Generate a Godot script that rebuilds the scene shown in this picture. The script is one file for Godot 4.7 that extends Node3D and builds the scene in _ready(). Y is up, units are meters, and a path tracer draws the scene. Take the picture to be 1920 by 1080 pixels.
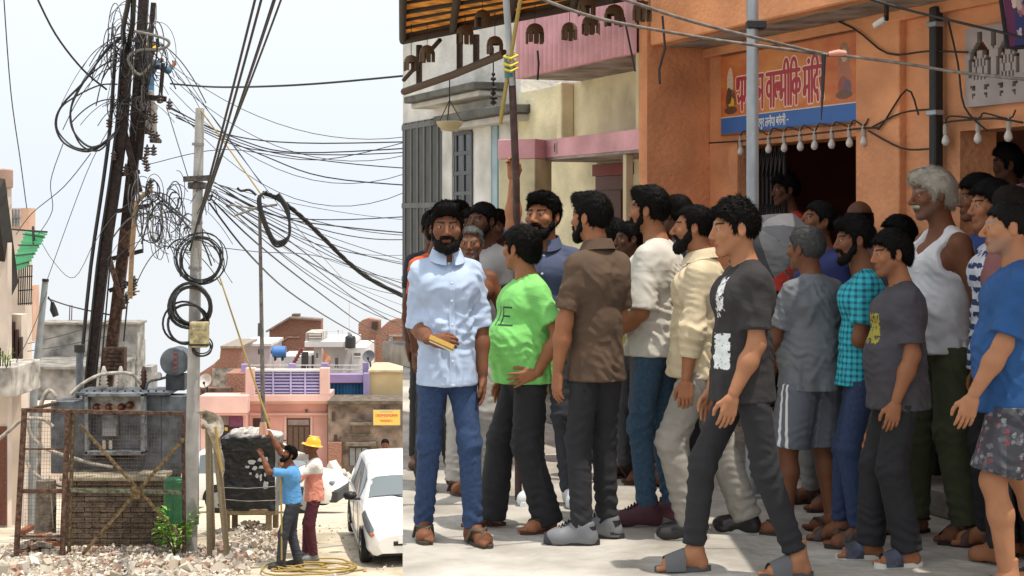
extends Node3D

func _ready() -> void:
	# camera: 1.6 m above the upper street, lens shifted so that uprights stay upright
	var cam := Camera3D.new()
	cam.name = "camera"
	add_child(cam)
	cam.projection = Camera3D.PROJECTION_FRUSTUM
	cam.keep_aspect = Camera3D.KEEP_HEIGHT
	cam.near = 0.1
	cam.far = 1500.0
	cam.size = 2.0 * 0.1 * 540.0 / F
	cam.frustum_offset = Vector2(0.0, -0.1 * 130.0 / F)
	cam.position = Vector3(0, EYE, 0)
	cam.current = true
	# sky: hot, hazy, nearly white
	var env := Environment.new()
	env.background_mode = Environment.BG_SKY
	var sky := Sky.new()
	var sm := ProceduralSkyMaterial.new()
	sm.sky_top_color = Color(1.20, 1.205, 1.21)  # zenith raised above the horizon tone to add fill light
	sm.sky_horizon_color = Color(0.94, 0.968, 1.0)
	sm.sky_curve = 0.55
	sm.ground_horizon_color = Color(0.94, 0.968, 1.0)
	sm.ground_bottom_color = Color(0.955, 0.97, 0.98)
	sm.sun_angle_max = 12.0
	sm.sky_energy_multiplier = 1.0
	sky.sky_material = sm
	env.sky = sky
	env.tonemap_mode = Environment.TONE_MAPPER_LINEAR
	env.tonemap_exposure = 1.0
	env.sdfgi_enabled = true
	env.ssao_enabled = true
	env.ssil_enabled = true
	var we := WorldEnvironment.new()
	we.name = "world_environment"
	we.environment = env
	add_child(we)
	# midday sun, high, a little to the right and behind the camera
	var sun := DirectionalLight3D.new()
	sun.name = "sun"
	add_child(sun)
	sun.look_at_from_position(Vector3(0.25, 0.95, 0.13) * 50.0, Vector3.ZERO, Vector3.BACK)
	sun.light_energy = 1.4
	sun.light_color = Color(1.0, 0.965, 0.91)
	sun.light_angular_distance = 0.6
	sun.shadow_enabled = true

	make_textures()
	make_shared()
	upper_street()
	lower_street()
	crowd()

# ---------------------------------------------------------------- helpers
const F := 3000.0            # focal length of the lens, in pixels of a 1920 wide picture
const EYE := 1.6
const LOW := -3.44           # level of the lower street

# a point at depth d (metres from the lens) that shows at px, py
func at(px: float, py: float, d: float) -> Vector3:
	return Vector3((px - 960.0) * d / F, EYE - (py - 410.0) * d / F, -d)

func lin(c: Color) -> Color:
	return c.srgb_to_linear()

func hx(s: String) -> Color:
	return Color.html(s)

class MB:
	var v := PackedVector3Array()
	var n := PackedVector3Array()
	var c := PackedColorArray()
	var uv := PackedVector2Array()
	var ix := PackedInt32Array()
	var xf := Transform3D.IDENTITY
	func tri(a: Vector3, b: Vector3, d: Vector3) -> void:
		var k := v.size()
		var nn := (b - a).cross(d - a).normalized()
		for p: Vector3 in [a, b, d]:
			v.append(xf * p); n.append((xf.basis * nn).normalized())
		ix.append(k); ix.append(k + 2); ix.append(k + 1)
	# corners counter-clockwise seen from outside
	func quad(a: Vector3, b: Vector3, d: Vector3, e: Vector3) -> void:
		var k := v.size()
		var nn := (d - a).cross(e - b).normalized()
		for p: Vector3 in [a, b, d, e]:
			v.append(xf * p); n.append((xf.basis * nn).normalized())
		for j: int in [0, 2, 1, 0, 3, 2]: ix.append(k + j)
	func box(p: Vector3, s: Vector3, bev := 0.0, b := Basis.IDENTITY) -> void:
		var h := s * 0.5
		var keep := xf
		xf = xf * Transform3D(b, p)
		var axes := [Vector3.RIGHT, Vector3.UP, Vector3.BACK]
		for i in 3:
			var ax: Vector3 = axes[i]
			var ux: Vector3 = axes[(i + 1) % 3]
			var wx: Vector3 = axes[(i + 2) % 3]
			var hu: float = h[(i + 1) % 3] - bev
			var hw: float = h[(i + 2) % 3] - bev
			for sg: float in [-1.0, 1.0]:
				var q: Vector3 = ax * (h[i] * sg)
				if sg > 0: quad(q - ux * hu - wx * hw, q + ux * hu - wx * hw, q + ux * hu + wx * hw, q - ux * hu + wx * hw)
				else: quad(q - ux * hu - wx * hw, q - ux * hu + wx * hw, q + ux * hu + wx * hw, q + ux * hu - wx * hw)
		if bev > 0.0:
			for i in 3:
				var ax: Vector3 = axes[i]
				var ux: Vector3 = axes[(i + 1) % 3]
				var wx: Vector3 = axes[(i + 2) % 3]
				var ha: float = h[i] - bev
				for su: float in [-1.0, 1.0]:
					for sw: float in [-1.0, 1.0]:
						var p1: Vector3 = ux * (h[(i + 1) % 3] * su) + wx * ((h[(i + 2) % 3] - bev) * sw)
						var p2: Vector3 = ux * ((h[(i + 1) % 3] - bev) * su) + wx * (h[(i + 2) % 3] * sw)
						if su * sw > 0: quad(p1 - ax * ha, p1 + ax * ha, p2 + ax * ha, p2 - ax * ha) if false else quad(p1 - ax * ha, p2 - ax * ha, p2 + ax * ha, p1 + ax * ha)
						else: quad(p1 - ax * ha, p1 + ax * ha, p2 + ax * ha, p2 - ax * ha)
			for sx: float in [-1.0, 1.0]:
				for sy: float in [-1.0, 1.0]:
					for sz: float in [-1.0, 1.0]:
						var a := Vector3(h.x * sx, (h.y - bev) * sy, (h.z - bev) * sz)
						var b2 := Vector3((h.x - bev) * sx, h.y * sy, (h.z - bev) * sz)
						var d := Vector3((h.x - bev) * sx, (h.y - bev) * sy, h.z * sz)
						if sx * sy * sz > 0: tri(a, b2, d)
						else: tri(a, d, b2)
		xf = keep
	# a round bar through points; r may be one radius or one for each point
	func tube(pts: Array, r, sides := 6, caps := true, closed := false) -> void:
		var m := pts.size()
		if m < 2: return
		var base := v.size()
		var t0: Vector3 = (pts[1] - pts[0]).normalized()
		var up := Vector3.UP if absf(t0.y) < 0.9 else Vector3.RIGHT
		var nx := t0.cross(up).normalized()
		for i in m:
			var t: Vector3
			if closed: t = (pts[(i + 1) % m] - pts[(i + m - 1) % m]).normalized()
			elif i == 0: t = t0
			elif i == m - 1: t = (pts[i] - pts[i - 1]).normalized()
			else: t = (pts[i + 1] - pts[i - 1]).normalized()
			nx = (nx - t * nx.dot(t)).normalized()
			var by := t.cross(nx)
			var rr: float = r[i] if r is Array else float(r)
			for j in sides:
				var a := TAU * j / sides
				var o := nx * cos(a) + by * sin(a)
				v.append(xf * (pts[i] + o * rr)); n.append((xf.basis * o).normalized())
		var rings := m if closed else m - 1
		for i in rings:
			for j in sides:
				var a := base + i * sides + j
				var b := base + i * sides + (j + 1) % sides
				var a2 := base + ((i + 1) % m) * sides + j
				var b2 := base + ((i + 1) % m) * sides + (j + 1) % sides
				ix.append(a); ix.append(a2); ix.append(b)
				ix.append(b); ix.append(a2); ix.append(b2)
		if caps and not closed:
			for e in 2:
				var i := 0 if e == 0 else m - 1
				var t: Vector3 = (pts[0] - pts[1]).normalized() if e == 0 else (pts[m - 1] - pts[m - 2]).normalized()
				var k := v.size()
				v.append(xf * pts[i]); n.append(xf.basis * t)
				for j in sides:
					v.append(v[base + i * sides + j]); n.append(xf.basis * t)
				for j in sides:
					ix.append(k)
					if e == 0: ix.append(k + 1 + j); ix.append(k + 1 + (j + 1) % sides)
					else: ix.append(k + 1 + (j + 1) % sides); ix.append(k + 1 + j)
	# turned about the y axis: prof is a list of (radius, y), from the bottom up
	func lathe(p: Vector3, prof: Array, sides := 16, b := Basis.IDENTITY) -> void:
		var keep := xf
		xf = xf * Transform3D(b, p)
		var base := v.size()
		var m := prof.size()
		for i in m:
			var q: Vector2 = prof[i]
			var d: Vector2 = (prof[mini(i + 1, m - 1)] - prof[maxi(i - 1, 0)]).normalized()
			for j in sides:
				var a := TAU * j / sides
				v.append(xf * Vector3(cos(a) * q.x, q.y, sin(a) * q.x))
				n.append((xf.basis * Vector3(cos(a) * d.y, -d.x, sin(a) * d.y)).normalized())
		for i in m - 1:
			for j in sides:
				var a := base + i * sides + j
				var b1 := base + i * sides + (j + 1) % sides
				ix.append(a); ix.append(b1); ix.append(a + sides)
				ix.append(b1); ix.append(b1 + sides); ix.append(a + sides)
		xf = keep
	# an outline in x, y pushed along z, the outline counter-clockwise seen from +z
	func prism(poly: PackedVector2Array, z0: float, z1: float) -> void:
		var t := Geometry2D.triangulate_polygon(poly)
		var area := 0.0
		for i in poly.size(): area += poly[i].cross(poly[(i + 1) % poly.size()])
		for i in range(0, t.size(), 3):
			var a := poly[t[i]]
			var b := poly[t[i + 1]]
			var d := poly[t[i + 2]]
			if (b - a).cross(d - a) < 0:
				var w := b; b = d; d = w
			tri(Vector3(a.x, a.y, z1), Vector3(b.x, b.y, z1), Vector3(d.x, d.y, z1))
			tri(Vector3(a.x, a.y, z0), Vector3(d.x, d.y, z0), Vector3(b.x, b.y, z0))
		for i in poly.size():
			var a := poly[i]
			var b := poly[(i + 1) % poly.size()]
			if area > 0: quad(Vector3(a.x, a.y, z0), Vector3(b.x, b.y, z0), Vector3(b.x, b.y, z1), Vector3(a.x, a.y, z1))
			else: quad(Vector3(b.x, b.y, z0), Vector3(a.x, a.y, z0), Vector3(a.x, a.y, z1), Vector3(b.x, b.y, z1))
	# a grid of points, smooth; rows of equal length
	func sheet(rows: Array, uvs := false) -> void:
		var base := v.size()
		var m := rows.size()
		var w: int = rows[0].size()
		for i in m:
			for j in w:
				var dx: Vector3 = rows[i][mini(j + 1, w - 1)] - rows[i][maxi(j - 1, 0)]
				var dy: Vector3 = rows[mini(i + 1, m - 1)][j] - rows[maxi(i - 1, 0)][j]
				v.append(xf * rows[i][j]); n.append((xf.basis * dx.cross(dy)).normalized())
				if uvs: uv.append(Vector2(float(j) / (w - 1), 1.0 - float(i) / (m - 1)))
		for i in m - 1:
			for j in w - 1:
				var a := base + i * w + j
				ix.append(a); ix.append(a + w); ix.append(a + 1)
				ix.append(a + 1); ix.append(a + w); ix.append(a + w + 1)
	# joins a ready-made mesh, placed by t; flips its faces when t mirrors
	func add(o: MB, t: Transform3D) -> void:
		var k := v.size()
		var flip := t.basis.determinant() < 0.0
		for i in o.v.size():
			v.append(t * o.v[i]); n.append((t.basis * o.n[i]).normalized())
		for i in range(0, o.ix.size(), 3):
			ix.append(k + o.ix[i])
			if flip: ix.append(k + o.ix[i + 2]); ix.append(k + o.ix[i + 1])
			else: ix.append(k + o.ix[i + 1]); ix.append(k + o.ix[i + 2])
	func mesh() -> ArrayMesh:
		var m := ArrayMesh.new()
		var a := []
		a.resize(Mesh.ARRAY_MAX)
		a[Mesh.ARRAY_VERTEX] = v
		a[Mesh.ARRAY_NORMAL] = n
		if c.size() == v.size(): a[Mesh.ARRAY_COLOR] = c
		if uv.size() == v.size(): a[Mesh.ARRAY_TEX_UV] = uv
		a[Mesh.ARRAY_INDEX] = ix
		m.add_surface_from_arrays(Mesh.PRIMITIVE_TRIANGLES, a)
		return m

var taken := {}
func numbered(s: String) -> String:
	if not taken.has(s):
		taken[s] = 0
		return s
	taken[s] += 1
	return "%s_%03d" % [s, taken[s]]

func tag(o: Node3D, label: String, category: String, group := "") -> Node3D:
	o.set_meta("label", label); o.set_meta("category", category)
	if group != "": o.set_meta("group", group)
	return o

# an empty top-level thing at its base
func thing(called: String, where: Vector3, label: String, category: String, group := "", turn := 0.0) -> Node3D:
	var o := Node3D.new()
	o.name = numbered(called)
	add_child(o)
	o.position = where
	o.rotation.y = turn
	tag(o, label, category, group)
	return o

# commits a mesh as one part of parent, or as a top-level object when parent is null
func put(called: String, m, material: Material, parent: Node3D = null, where := Vector3.ZERO) -> MeshInstance3D:
	var o := MeshInstance3D.new()
	o.mesh = m.mesh() if m is MB else m
	o.material_override = material
	o.cast_shadow = GeometryInstance3D.SHADOW_CASTING_SETTING_ON
	if parent == null:
		o.name = numbered(called)
		add_child(o)
	else:
		o.name = called
		parent.add_child(o, true)
	o.position = where
	return o

func structure(o: Node3D) -> Node3D:
	o.set_meta("kind", "structure")
	return o

func stuff(o: Node3D) -> Node3D:
	o.set_meta("kind", "stuff")
	return o

func bx(p: Vector3, s: Vector3, bev := 0.0, b := Basis.IDENTITY) -> MB:
	var m := MB.new()
	m.box(p, s, bev, b)
	return m

func tb(pts: Array, r, sides := 6) -> MB:
	var m := MB.new()
	m.tube(pts, r, sides)
	return m

# ---------------------------------------------------------------- materials
var tx := {}
var mats := {}

func noise_image(seed_: int, freq: float, oct: int, size := 512, kind := FastNoiseLite.TYPE_SIMPLEX_SMOOTH) -> Image:
	var f := FastNoiseLite.new()
	f.seed = seed_; f.frequency = freq; f.fractal_octaves = oct; f.noise_type = kind
	var im := f.get_seamless_image(size, size)
	im.convert(Image.FORMAT_RGB8)
	return im

# grey noise squeezed between lo and 1, to be multiplied into a colour
func vary(seed_: int, freq: float, oct: int, lo: float, power := 1.0, tint := Color(0, 0, 0)) -> ImageTexture:
	var im := noise_image(seed_, freq, oct, 512)
	var d := im.get_data()
	for i in range(0, d.size(), 3):
		var t := pow(d[i] / 255.0, power)
		for k in 3:
			d[i + k] = int(255.0 * clampf(lo + (1.0 - lo) * t + tint[k] * (1.0 - t), 0.0, 1.0))
	return ImageTexture.create_from_image(Image.create_from_data(512, 512, false, Image.FORMAT_RGB8, d))

func bump(seed_: int, freq: float, oct: int, strength: float) -> ImageTexture:
	var im := noise_image(seed_, freq, oct, 512)
	im.convert(Image.FORMAT_L8)
	im.convert(Image.FORMAT_RGBA8)
	im.bump_map_to_normal_map(strength)
	return ImageTexture.create_from_image(im)

func make_textures() -> void:
	tx.soft = vary(3, 0.006, 4, 0.80)                 # broad, gentle unevenness
	tx.grain = vary(5, 0.05, 4, 0.72)                 # fine grain
	tx.stain = vary(9, 0.010, 6, 0.35, 0.55)          # blotches of dirt
	tx.rust = vary(12, 0.016, 6, 0.30, 0.8, Color(0.10, 0.0, -0.05))
	tx.weather = vary(31, 0.009, 6, 0.70, 0.7, Color(0.0, 0.0, -0.02))   # rain marks and rubbed paint
	tx.ground = vary(14, 0.012, 6, 0.62, 0.7, Color(0.02, 0.0, -0.03))   # worn, dusty concrete
	tx.peel = vary(17, 0.014, 5, 0.55, 0.35)          # paint with flaked patches
	tx.brickish = vary(19, 0.07, 4, 0.55, 0.8, Color(0.03, 0.0, 0.0))    # brickwork too far off to tell the bricks apart
	tx.n_fine = bump(21, 0.09, 3, 5.0)
	tx.n_rough = bump(23, 0.03, 5, 10.0)
	tx.n_fold = bump_of(ridged(25, 0.0045, 2, 1.0, 1.6), 7.0)
	tx.n_hair = bump_of(ridged(27, 0.05, 3, 1.0, 0.25), 6.0)

# creases: ridged noise, drawn out along y by sy
func ridged(seed_: int, freq: float, oct: int, sx: float, sy: float) -> Image:
	var f := FastNoiseLite.new()
	f.seed = seed_; f.frequency = freq; f.fractal_octaves = oct
	f.fractal_type = FastNoiseLite.FRACTAL_RIDGED
	f.domain_warp_enabled = true; f.domain_warp_amplitude = 25.0; f.domain_warp_frequency = 0.01
	var im := f.get_seamless_image(int(512 * sx), int(512 * sy))
	im.resize(512, 512)
	return im

func bump_of(im: Image, strength: float) -> ImageTexture:
	im.convert(Image.FORMAT_RGBA8)
	im.bump_map_to_normal_map(strength)
	return ImageTexture.create_from_image(im)

# col: sRGB base colour; tex: a grey texture of tx; sc: repeats for each metre
func mat(col: Color, rough := 0.8, tex := "soft", sc := 0.6, nrm := "", nsc := 3.0, metal := 0.0, nstr := 0.5, world := true) -> StandardMaterial3D:
	var key := "%s|%s|%s|%s|%s|%s|%s|%s|%s" % [col.to_html(), rough, tex, sc, nrm, nsc, metal, nstr, world]
	if mats.has(key): return mats[key]
	var m := StandardMaterial3D.new()
	m.albedo_color = col
	m.roughness = rough
	m.metallic = metal
	m.uv1_triplanar = true
	m.uv1_world_triplanar = world
	m.uv1_scale = Vector3.ONE * sc
	if tex != "": m.albedo_texture = tx[tex]
	if nrm != "":
		m.normal_enabled = true
		m.normal_texture = tx[nrm]
		m.normal_scale = nstr
	mats[key] = m
	return m

func plain(col: Color, rough := 0.6, metal := 0.0) -> StandardMaterial3D:
	var key := "p%s|%s|%s" % [col.to_html(), rough, metal]
	if mats.has(key): return mats[key]
	var m := StandardMaterial3D.new()
	m.albedo_color = col; m.roughness = rough; m.metallic = metal
	mats[key] = m
	return m

# ---------------------------------------------------------------- bodies: a field of tapered bones, meshed as surface nets
class Field:
	var o: Vector3
	var h: float
	var nx: int
	var ny: int
	var nz: int
	var g := PackedFloat32Array()
	var lo := PackedInt32Array()      # touched range of x in each row
	var hi := PackedInt32Array()
	func _init(a: Vector3, b: Vector3, cell: float) -> void:
		h = cell
		o = a - Vector3.ONE * cell * 2.0
		var s := (b - a) / cell
		nx = int(s.x) + 6; ny = int(s.y) + 6; nz = int(s.z) + 6
		g.resize(nx * ny * nz); g.fill(1.0)
		lo.resize(ny * nz); lo.fill(1 << 20)
		hi.resize(ny * nz); hi.fill(-1)
	# a tapered bone from a to b; f and s squeeze it along f; cn, cd cut it where cn.p > cd
	func cap(a: Vector3, b: Vector3, ra: float, rb: float, k := 0.03, f := Vector3.ZERO, s := 1.0, cn := Vector3.ZERO, cd := 0.0, cn2 := Vector3.ZERO, cd2 := 0.0) -> void:
		var rm := maxf(ra, rb) * maxf(1.0, s) + k * 0.5 + h * 2.0
		var l := a.min(b) - Vector3.ONE * rm - o
		var u := a.max(b) + Vector3.ONE * rm - o
		var x0 := clampi(int(l.x / h), 0, nx - 1)
		var x1 := clampi(int(u.x / h) + 1, 0, nx - 1)
		var y0 := clampi(int(l.y / h), 0, ny - 1)
		var y1 := clampi(int(u.y / h) + 1, 0, ny - 1)
		var z0 := clampi(int(l.z / h), 0, nz - 1)
		var z1 := clampi(int(u.z / h) + 1, 0, nz - 1)
		var ab := b - a
		var inv := 1.0 / maxf(ab.length_squared(), 1e-9)
		var squeeze := s != 1.0
		var si := 1.0 / s - 1.0
		var cut := cn != Vector3.ZERO
		var cut2 := cn2 != Vector3.ZERO
		var dr := rb - ra
		for z in range(z0, z1 + 1):
			for y in range(y0, y1 + 1):
				var row := z * ny + y
				if lo[row] > x0: lo[row] = x0
				if hi[row] < x1: hi[row] = x1
				var i := row * nx + x0
				var p := o + Vector3(x0, y, z) * h
				for x in range(x0, x1 + 1):
					var q := p - a
					var t := clampf(q.dot(ab) * inv, 0.0, 1.0)
					q -= ab * t
					if squeeze: q += f * (q.dot(f) * si)
					var d := q.length() - ra - dr * t
					if cut: d = maxf(d, cn.dot(p) - cd)
					if cut2: d = maxf(d, cn2.dot(p) - cd2)
					var e := g[i]
					var w := k - absf(e - d)
					if w > 0.0: g[i] = minf(e, d) - w * w / k * 0.25
					elif d < e: g[i] = d
					i += 1
					p.x += h
	# an ellipsoid; dig takes it away instead
	func ell(c: Vector3, r: Vector3, k := 0.02, dig := false) -> void:
		var rm := r + Vector3.ONE * (k + h * 2.0)
		var l := c - rm - o
		var u := c + rm - o
		var x0 := clampi(int(l.x / h), 0, nx - 1)
		var x1 := clampi(int(u.x / h) + 1, 0, nx - 1)
		var m := minf(r.x, minf(r.y, r.z))
		for z in range(clampi(int(l.z / h), 0, nz - 1), clampi(int(u.z / h) + 1, 0, nz - 1) + 1):
			for y in range(clampi(int(l.y / h), 0, ny - 1), clampi(int(u.y / h) + 1, 0, ny - 1) + 1):
				var row := z * ny + y
				if not dig:
					if lo[row] > x0: lo[row] = x0
					if hi[row] < x1: hi[row] = x1
				var i := row * nx + x0
				var p := o + Vector3(x0, y, z) * h
				for x in range(x0, x1 + 1):
					var q := (p - c) / r
					var ql := q.length()
					var q2 := (q / r).length()
					var d := ql * (ql - 1.0) / maxf(q2, 1e-6) if ql > 0.2 else -m * 0.8
					var e := g[i]
					if dig:
						d = -d
						var w := k - absf(e - d)
						g[i] = maxf(e, d) + (w * w / k * 0.25 if w > 0.0 else 0.0)
					else:
						var w := k - absf(e - d)
						if w > 0.0: g[i] = minf(e, d) - w * w / k * 0.25
						elif d < e: g[i] = d
					i += 1
					p.x += h
	func net() -> MB:
		var m := MB.new()
		var id := PackedInt32Array()
		id.resize(nx * ny * nz); id.fill(-1)
		var sx := 1
		var sy := nx
		var sz := nx * ny
		var off := [0, sx, sy, sx + sy, sz, sx + sz, sy + sz, sx + sy + sz]
		var ed := [[0, 1], [2, 3], [4, 5], [6, 7], [0, 2], [1, 3], [4, 6], [5, 7], [0, 4], [1, 5], [2, 6], [3, 7]]
		var cells := PackedInt32Array()
		var vv := PackedVector3Array()
		for z in nz - 1:
			for y in ny - 1:
				var r0 := z * ny + y
				var a := mini(mini(lo[r0], lo[r0 + 1]), mini(lo[r0 + ny], lo[r0 + ny + 1]))
				var b := maxi(maxi(hi[r0], hi[r0 + 1]), maxi(hi[r0 + ny], hi[r0 + ny + 1]))
				if b < 0: continue
				a = maxi(a - 1, 0)
				b = mini(b, nx - 2)
				var i := r0 * nx + a
				for x in range(a, b + 1):
					var s := 1 if g[i] < 0.0 else 0
					s += (1 if g[i + 1] < 0.0 else 0) + (1 if g[i + sy] < 0.0 else 0) + (1 if g[i + sy + 1] < 0.0 else 0)
					s += (1 if g[i + sz] < 0.0 else 0) + (1 if g[i + sz + 1] < 0.0 else 0) + (1 if g[i + sz + sy] < 0.0 else 0) + (1 if g[i + sz + sy + 1] < 0.0 else 0)
					if s > 0 and s < 8:
						var sum := Vector3.ZERO
						var k := 0
						for e: Array in ed:
							var ca: int = e[0]
							var cb: int = e[1]
							var ga := g[i + off[ca]]
							var gb := g[i + off[cb]]
							if (ga < 0.0) != (gb < 0.0):
								var t := ga / (ga - gb)
								var pa := Vector3(ca & 1, (ca >> 1) & 1, ca >> 2)
								var pb := Vector3(cb & 1, (cb >> 1) & 1, cb >> 2)
								sum += pa + (pb - pa) * t
								k += 1
						id[i] = vv.size()
						vv.append(o + (Vector3(x, y, z) + sum / k) * h)
						cells.append(i)
					i += 1
		var ix := PackedInt32Array()
		for c in cells:
			var g0 := g[c] < 0.0
			for ax in 3:
				var st: int = [sx, sy, sz][ax]
				var u: int = [sy, sz, sx][ax]
				var w: int = [sz, sx, sy][ax]
				if g0 != (g[c + st] < 0.0):
					if c - u - w < 0: continue
					var q0 := id[c]
					var q1 := id[c - u]
					var q2 := id[c - u - w]
					var q3 := id[c - w]
					if q1 < 0 or q2 < 0 or q3 < 0: continue
					if g0:
						ix.append(q0); ix.append(q2); ix.append(q1); ix.append(q0); ix.append(q3); ix.append(q2)
					else:
						ix.append(q0); ix.append(q1); ix.append(q2); ix.append(q0); ix.append(q2); ix.append(q3)
		m.v = vv
		m.ix = ix
		return m

static func smooth_normals(m: MB) -> void:
	var nn := PackedVector3Array()
	nn.resize(m.v.size())
	for i in range(0, m.ix.size(), 3):
		var a := m.ix[i]
		var b := m.ix[i + 1]
		var c := m.ix[i + 2]
		var f := (m.v[c] - m.v[a]).cross(m.v[b] - m.v[a])
		nn[a] += f; nn[b] += f; nn[c] += f
	for i in nn.size(): nn[i] = nn[i].normalized()
	m.n = nn

# drapes cloth: sets of parallel folds that come and go, each [slant, wavelength, height, level, reach] where reach < 0 means everywhere
static func fold(m: MB, sets: Array, sd: int) -> void:
	var f := FastNoiseLite.new()
	f.seed = sd; f.frequency = 1.0; f.fractal_octaves = 2; f.noise_type = FastNoiseLite.TYPE_SIMPLEX_SMOOTH
	for i in m.v.size():
		var w := m.v[i]
		var c := atan2(w.x, w.z) * 0.14
		var d := 0.0
		for k in sets.size():
			var s: Array = sets[k]
			var sl: float = s[0]
			var q := 7.0 * k
			var mask := f.get_noise_3d(w.x * 4.0 + q, w.y * 3.2 + q, w.z * 4.0) * 2.6 - 0.05
			if s[4] > 0.0: mask = mask * 0.5 + 1.5 * exp(-pow((w.y - s[3]) / s[4], 2.0)) - 0.35
			if mask <= 0.0: continue
			var along := w.y * cos(sl) + c * sin(sl)
			var wob := f.get_noise_3d(w.x * 5.0 - q, w.y * 2.5, w.z * 5.0 + q) * 1.1
			var t := sin(TAU * (along / s[1] + wob))
			t = 1.0 - 1.6 * pow(absf(0.5 - 0.5 * t), 0.7)
			d += t * s[2] * minf(mask, 1.2)
		m.v[i] = w + m.n[i] * Vector3(1.0, 0.25, 1.0) * d
	smooth_normals(m)

# ---------------------------------------------------------------- shared pieces: heads, hair, beards, hands, feet
var heads := []
var hairs := {}
var beards := {}
var hands := {}
var feet := {}

static func make_head(v: int) -> MB:
	var f := Field.new(Vector3(-0.10, -0.20, -0.13), Vector3(0.10, 0.13, 0.13), 0.0042)
	var jw: float = [1.0, 1.10, 0.93, 1.03][v]
	var nl: float = [0.0, 0.004, -0.002, 0.007][v]
	f.ell(Vector3(0, 0.032, -0.018), Vector3(0.077, 0.084, 0.096), 0.02)
	f.ell(Vector3(0, -0.030, 0.020), Vector3(0.063 * jw, 0.082, 0.070), 0.03)
	f.cap(Vector3(0.052 * jw, -0.035, 0.0), Vector3(0.022 * jw, -0.092, 0.058), 0.020, 0.019, 0.02)
	f.cap(Vector3(-0.052 * jw, -0.035, 0.0), Vector3(-0.022 * jw, -0.092, 0.058), 0.020, 0.019, 0.02)
	f.ell(Vector3(0, -0.096, 0.066), Vector3(0.025, 0.020, 0.020), 0.02)
	f.cap(Vector3(-0.036, 0.030, 0.071), Vector3(0.036, 0.030, 0.071), 0.013, 0.013, 0.015)
	for s: float in [-1.0, 1.0]:
		f.ell(Vector3(0.046 * s * jw, -0.018, 0.062), Vector3(0.022, 0.020, 0.020), 0.02)
		f.ell(Vector3(0.032 * s, 0.010, 0.098), Vector3(0.019, 0.012, 0.017), 0.010, true)
		f.ell(Vector3(0.032 * s, 0.009, 0.0755), Vector3(0.0135, 0.0115, 0.0125), 0.003)
		f.cap(Vector3(0.019 * s, 0.018, 0.083), Vector3(0.044 * s, 0.017, 0.078), 0.0055, 0.005, 0.004)
	f.cap(Vector3(0, 0.022, 0.082), Vector3(0, -0.027, 0.106 + nl), 0.0085, 0.0125, 0.012)
	for s: float in [-1.0, 1.0]:
		f.ell(Vector3(0.012 * s, -0.032, 0.096 + nl * 0.5), Vector3(0.010, 0.008, 0.011), 0.006)
		f.ell(Vector3(0.081 * s, 0.0, -0.012), Vector3(0.009, 0.032, 0.019), 0.008)
		f.ell(Vector3(0.089 * s, 0.004, -0.006), Vector3(0.005, 0.018, 0.010), 0.004, true)
	f.cap(Vector3(-0.019, -0.0585, 0.082), Vector3(0.019, -0.0585, 0.082), 0.0075, 0.0075, 0.008)
	f.cap(Vector3(-0.016, -0.0695, 0.081), Vector3(0.016, -0.0695, 0.081), 0.008, 0.008, 0.008)
	f.cap(Vector3(-0.023, -0.0640, 0.090), Vector3(0.023, -0.0640, 0.090), 0.0, 0.0, 0.004)
	f.cap(Vector3(0, -0.05, -0.025), Vector3(0, -0.17, -0.040), 0.052, 0.058, 0.03)
	var m := f.net()
	smooth_normals(m)
	# what each vertex is made of: r 0 skin, 1 lip, 2 brow, 3 white of the eye, 4 iris; g = share of shaved stubble
	for p in m.v:
		var ax := absf(p.x)
		var k := 0.0
		var q := p - Vector3(0.032 * signf(p.x), 0.009, 0.0755)
		if q.length() < 0.0145 and p.z > 0.079 and absf(p.y - 0.0070) < 0.0048 and absf(ax - 0.032) < 0.0125:
			k = 4.0 if absf(ax - 0.032) < 0.0062 else 3.0
		elif absf(p.y + 0.064) < 0.0115 - ax * 0.25 and ax < 0.026 and p.z > 0.076: k = 1.0
		elif p.y > 0.0225 + ax * 0.08 and p.y < 0.0345 + ax * 0.03 and ax > 0.012 and ax < 0.052 and p.z > 0.055: k = 2.0
		var st := clampf((-0.030 - p.y) * 40.0, 0.0, 1.0) * clampf((p.z + 0.02) * 30.0, 0.0, 1.0)
		if p.y < -0.112: st *= clampf((p.y + 0.135) * 40.0, 0.0, 1.0)
		m.c.append(Color(k, st, 0))
	return m

# line below which no hair grows, by how far forward the spot lies
static func hairline(z: float, back: float) -> float:
	var t := [[-0.14, -0.068], [-0.06, -0.055], [-0.036, -0.030], [-0.028, 0.030], [0.0, 0.034], [0.008, -0.015], [0.022, -0.012], [0.030, 0.030], [0.052 - back, 0.052], [0.085 - back, 0.070], [0.14, 0.10]]
	for i in t.size() - 1:
		if z < t[i + 1][0]: return lerpf(t[i][1], t[i + 1][1], clampf((z - t[i][0]) / (t[i + 1][0] - t[i][0]), 0.0, 1.0))
	return 0.1

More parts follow.
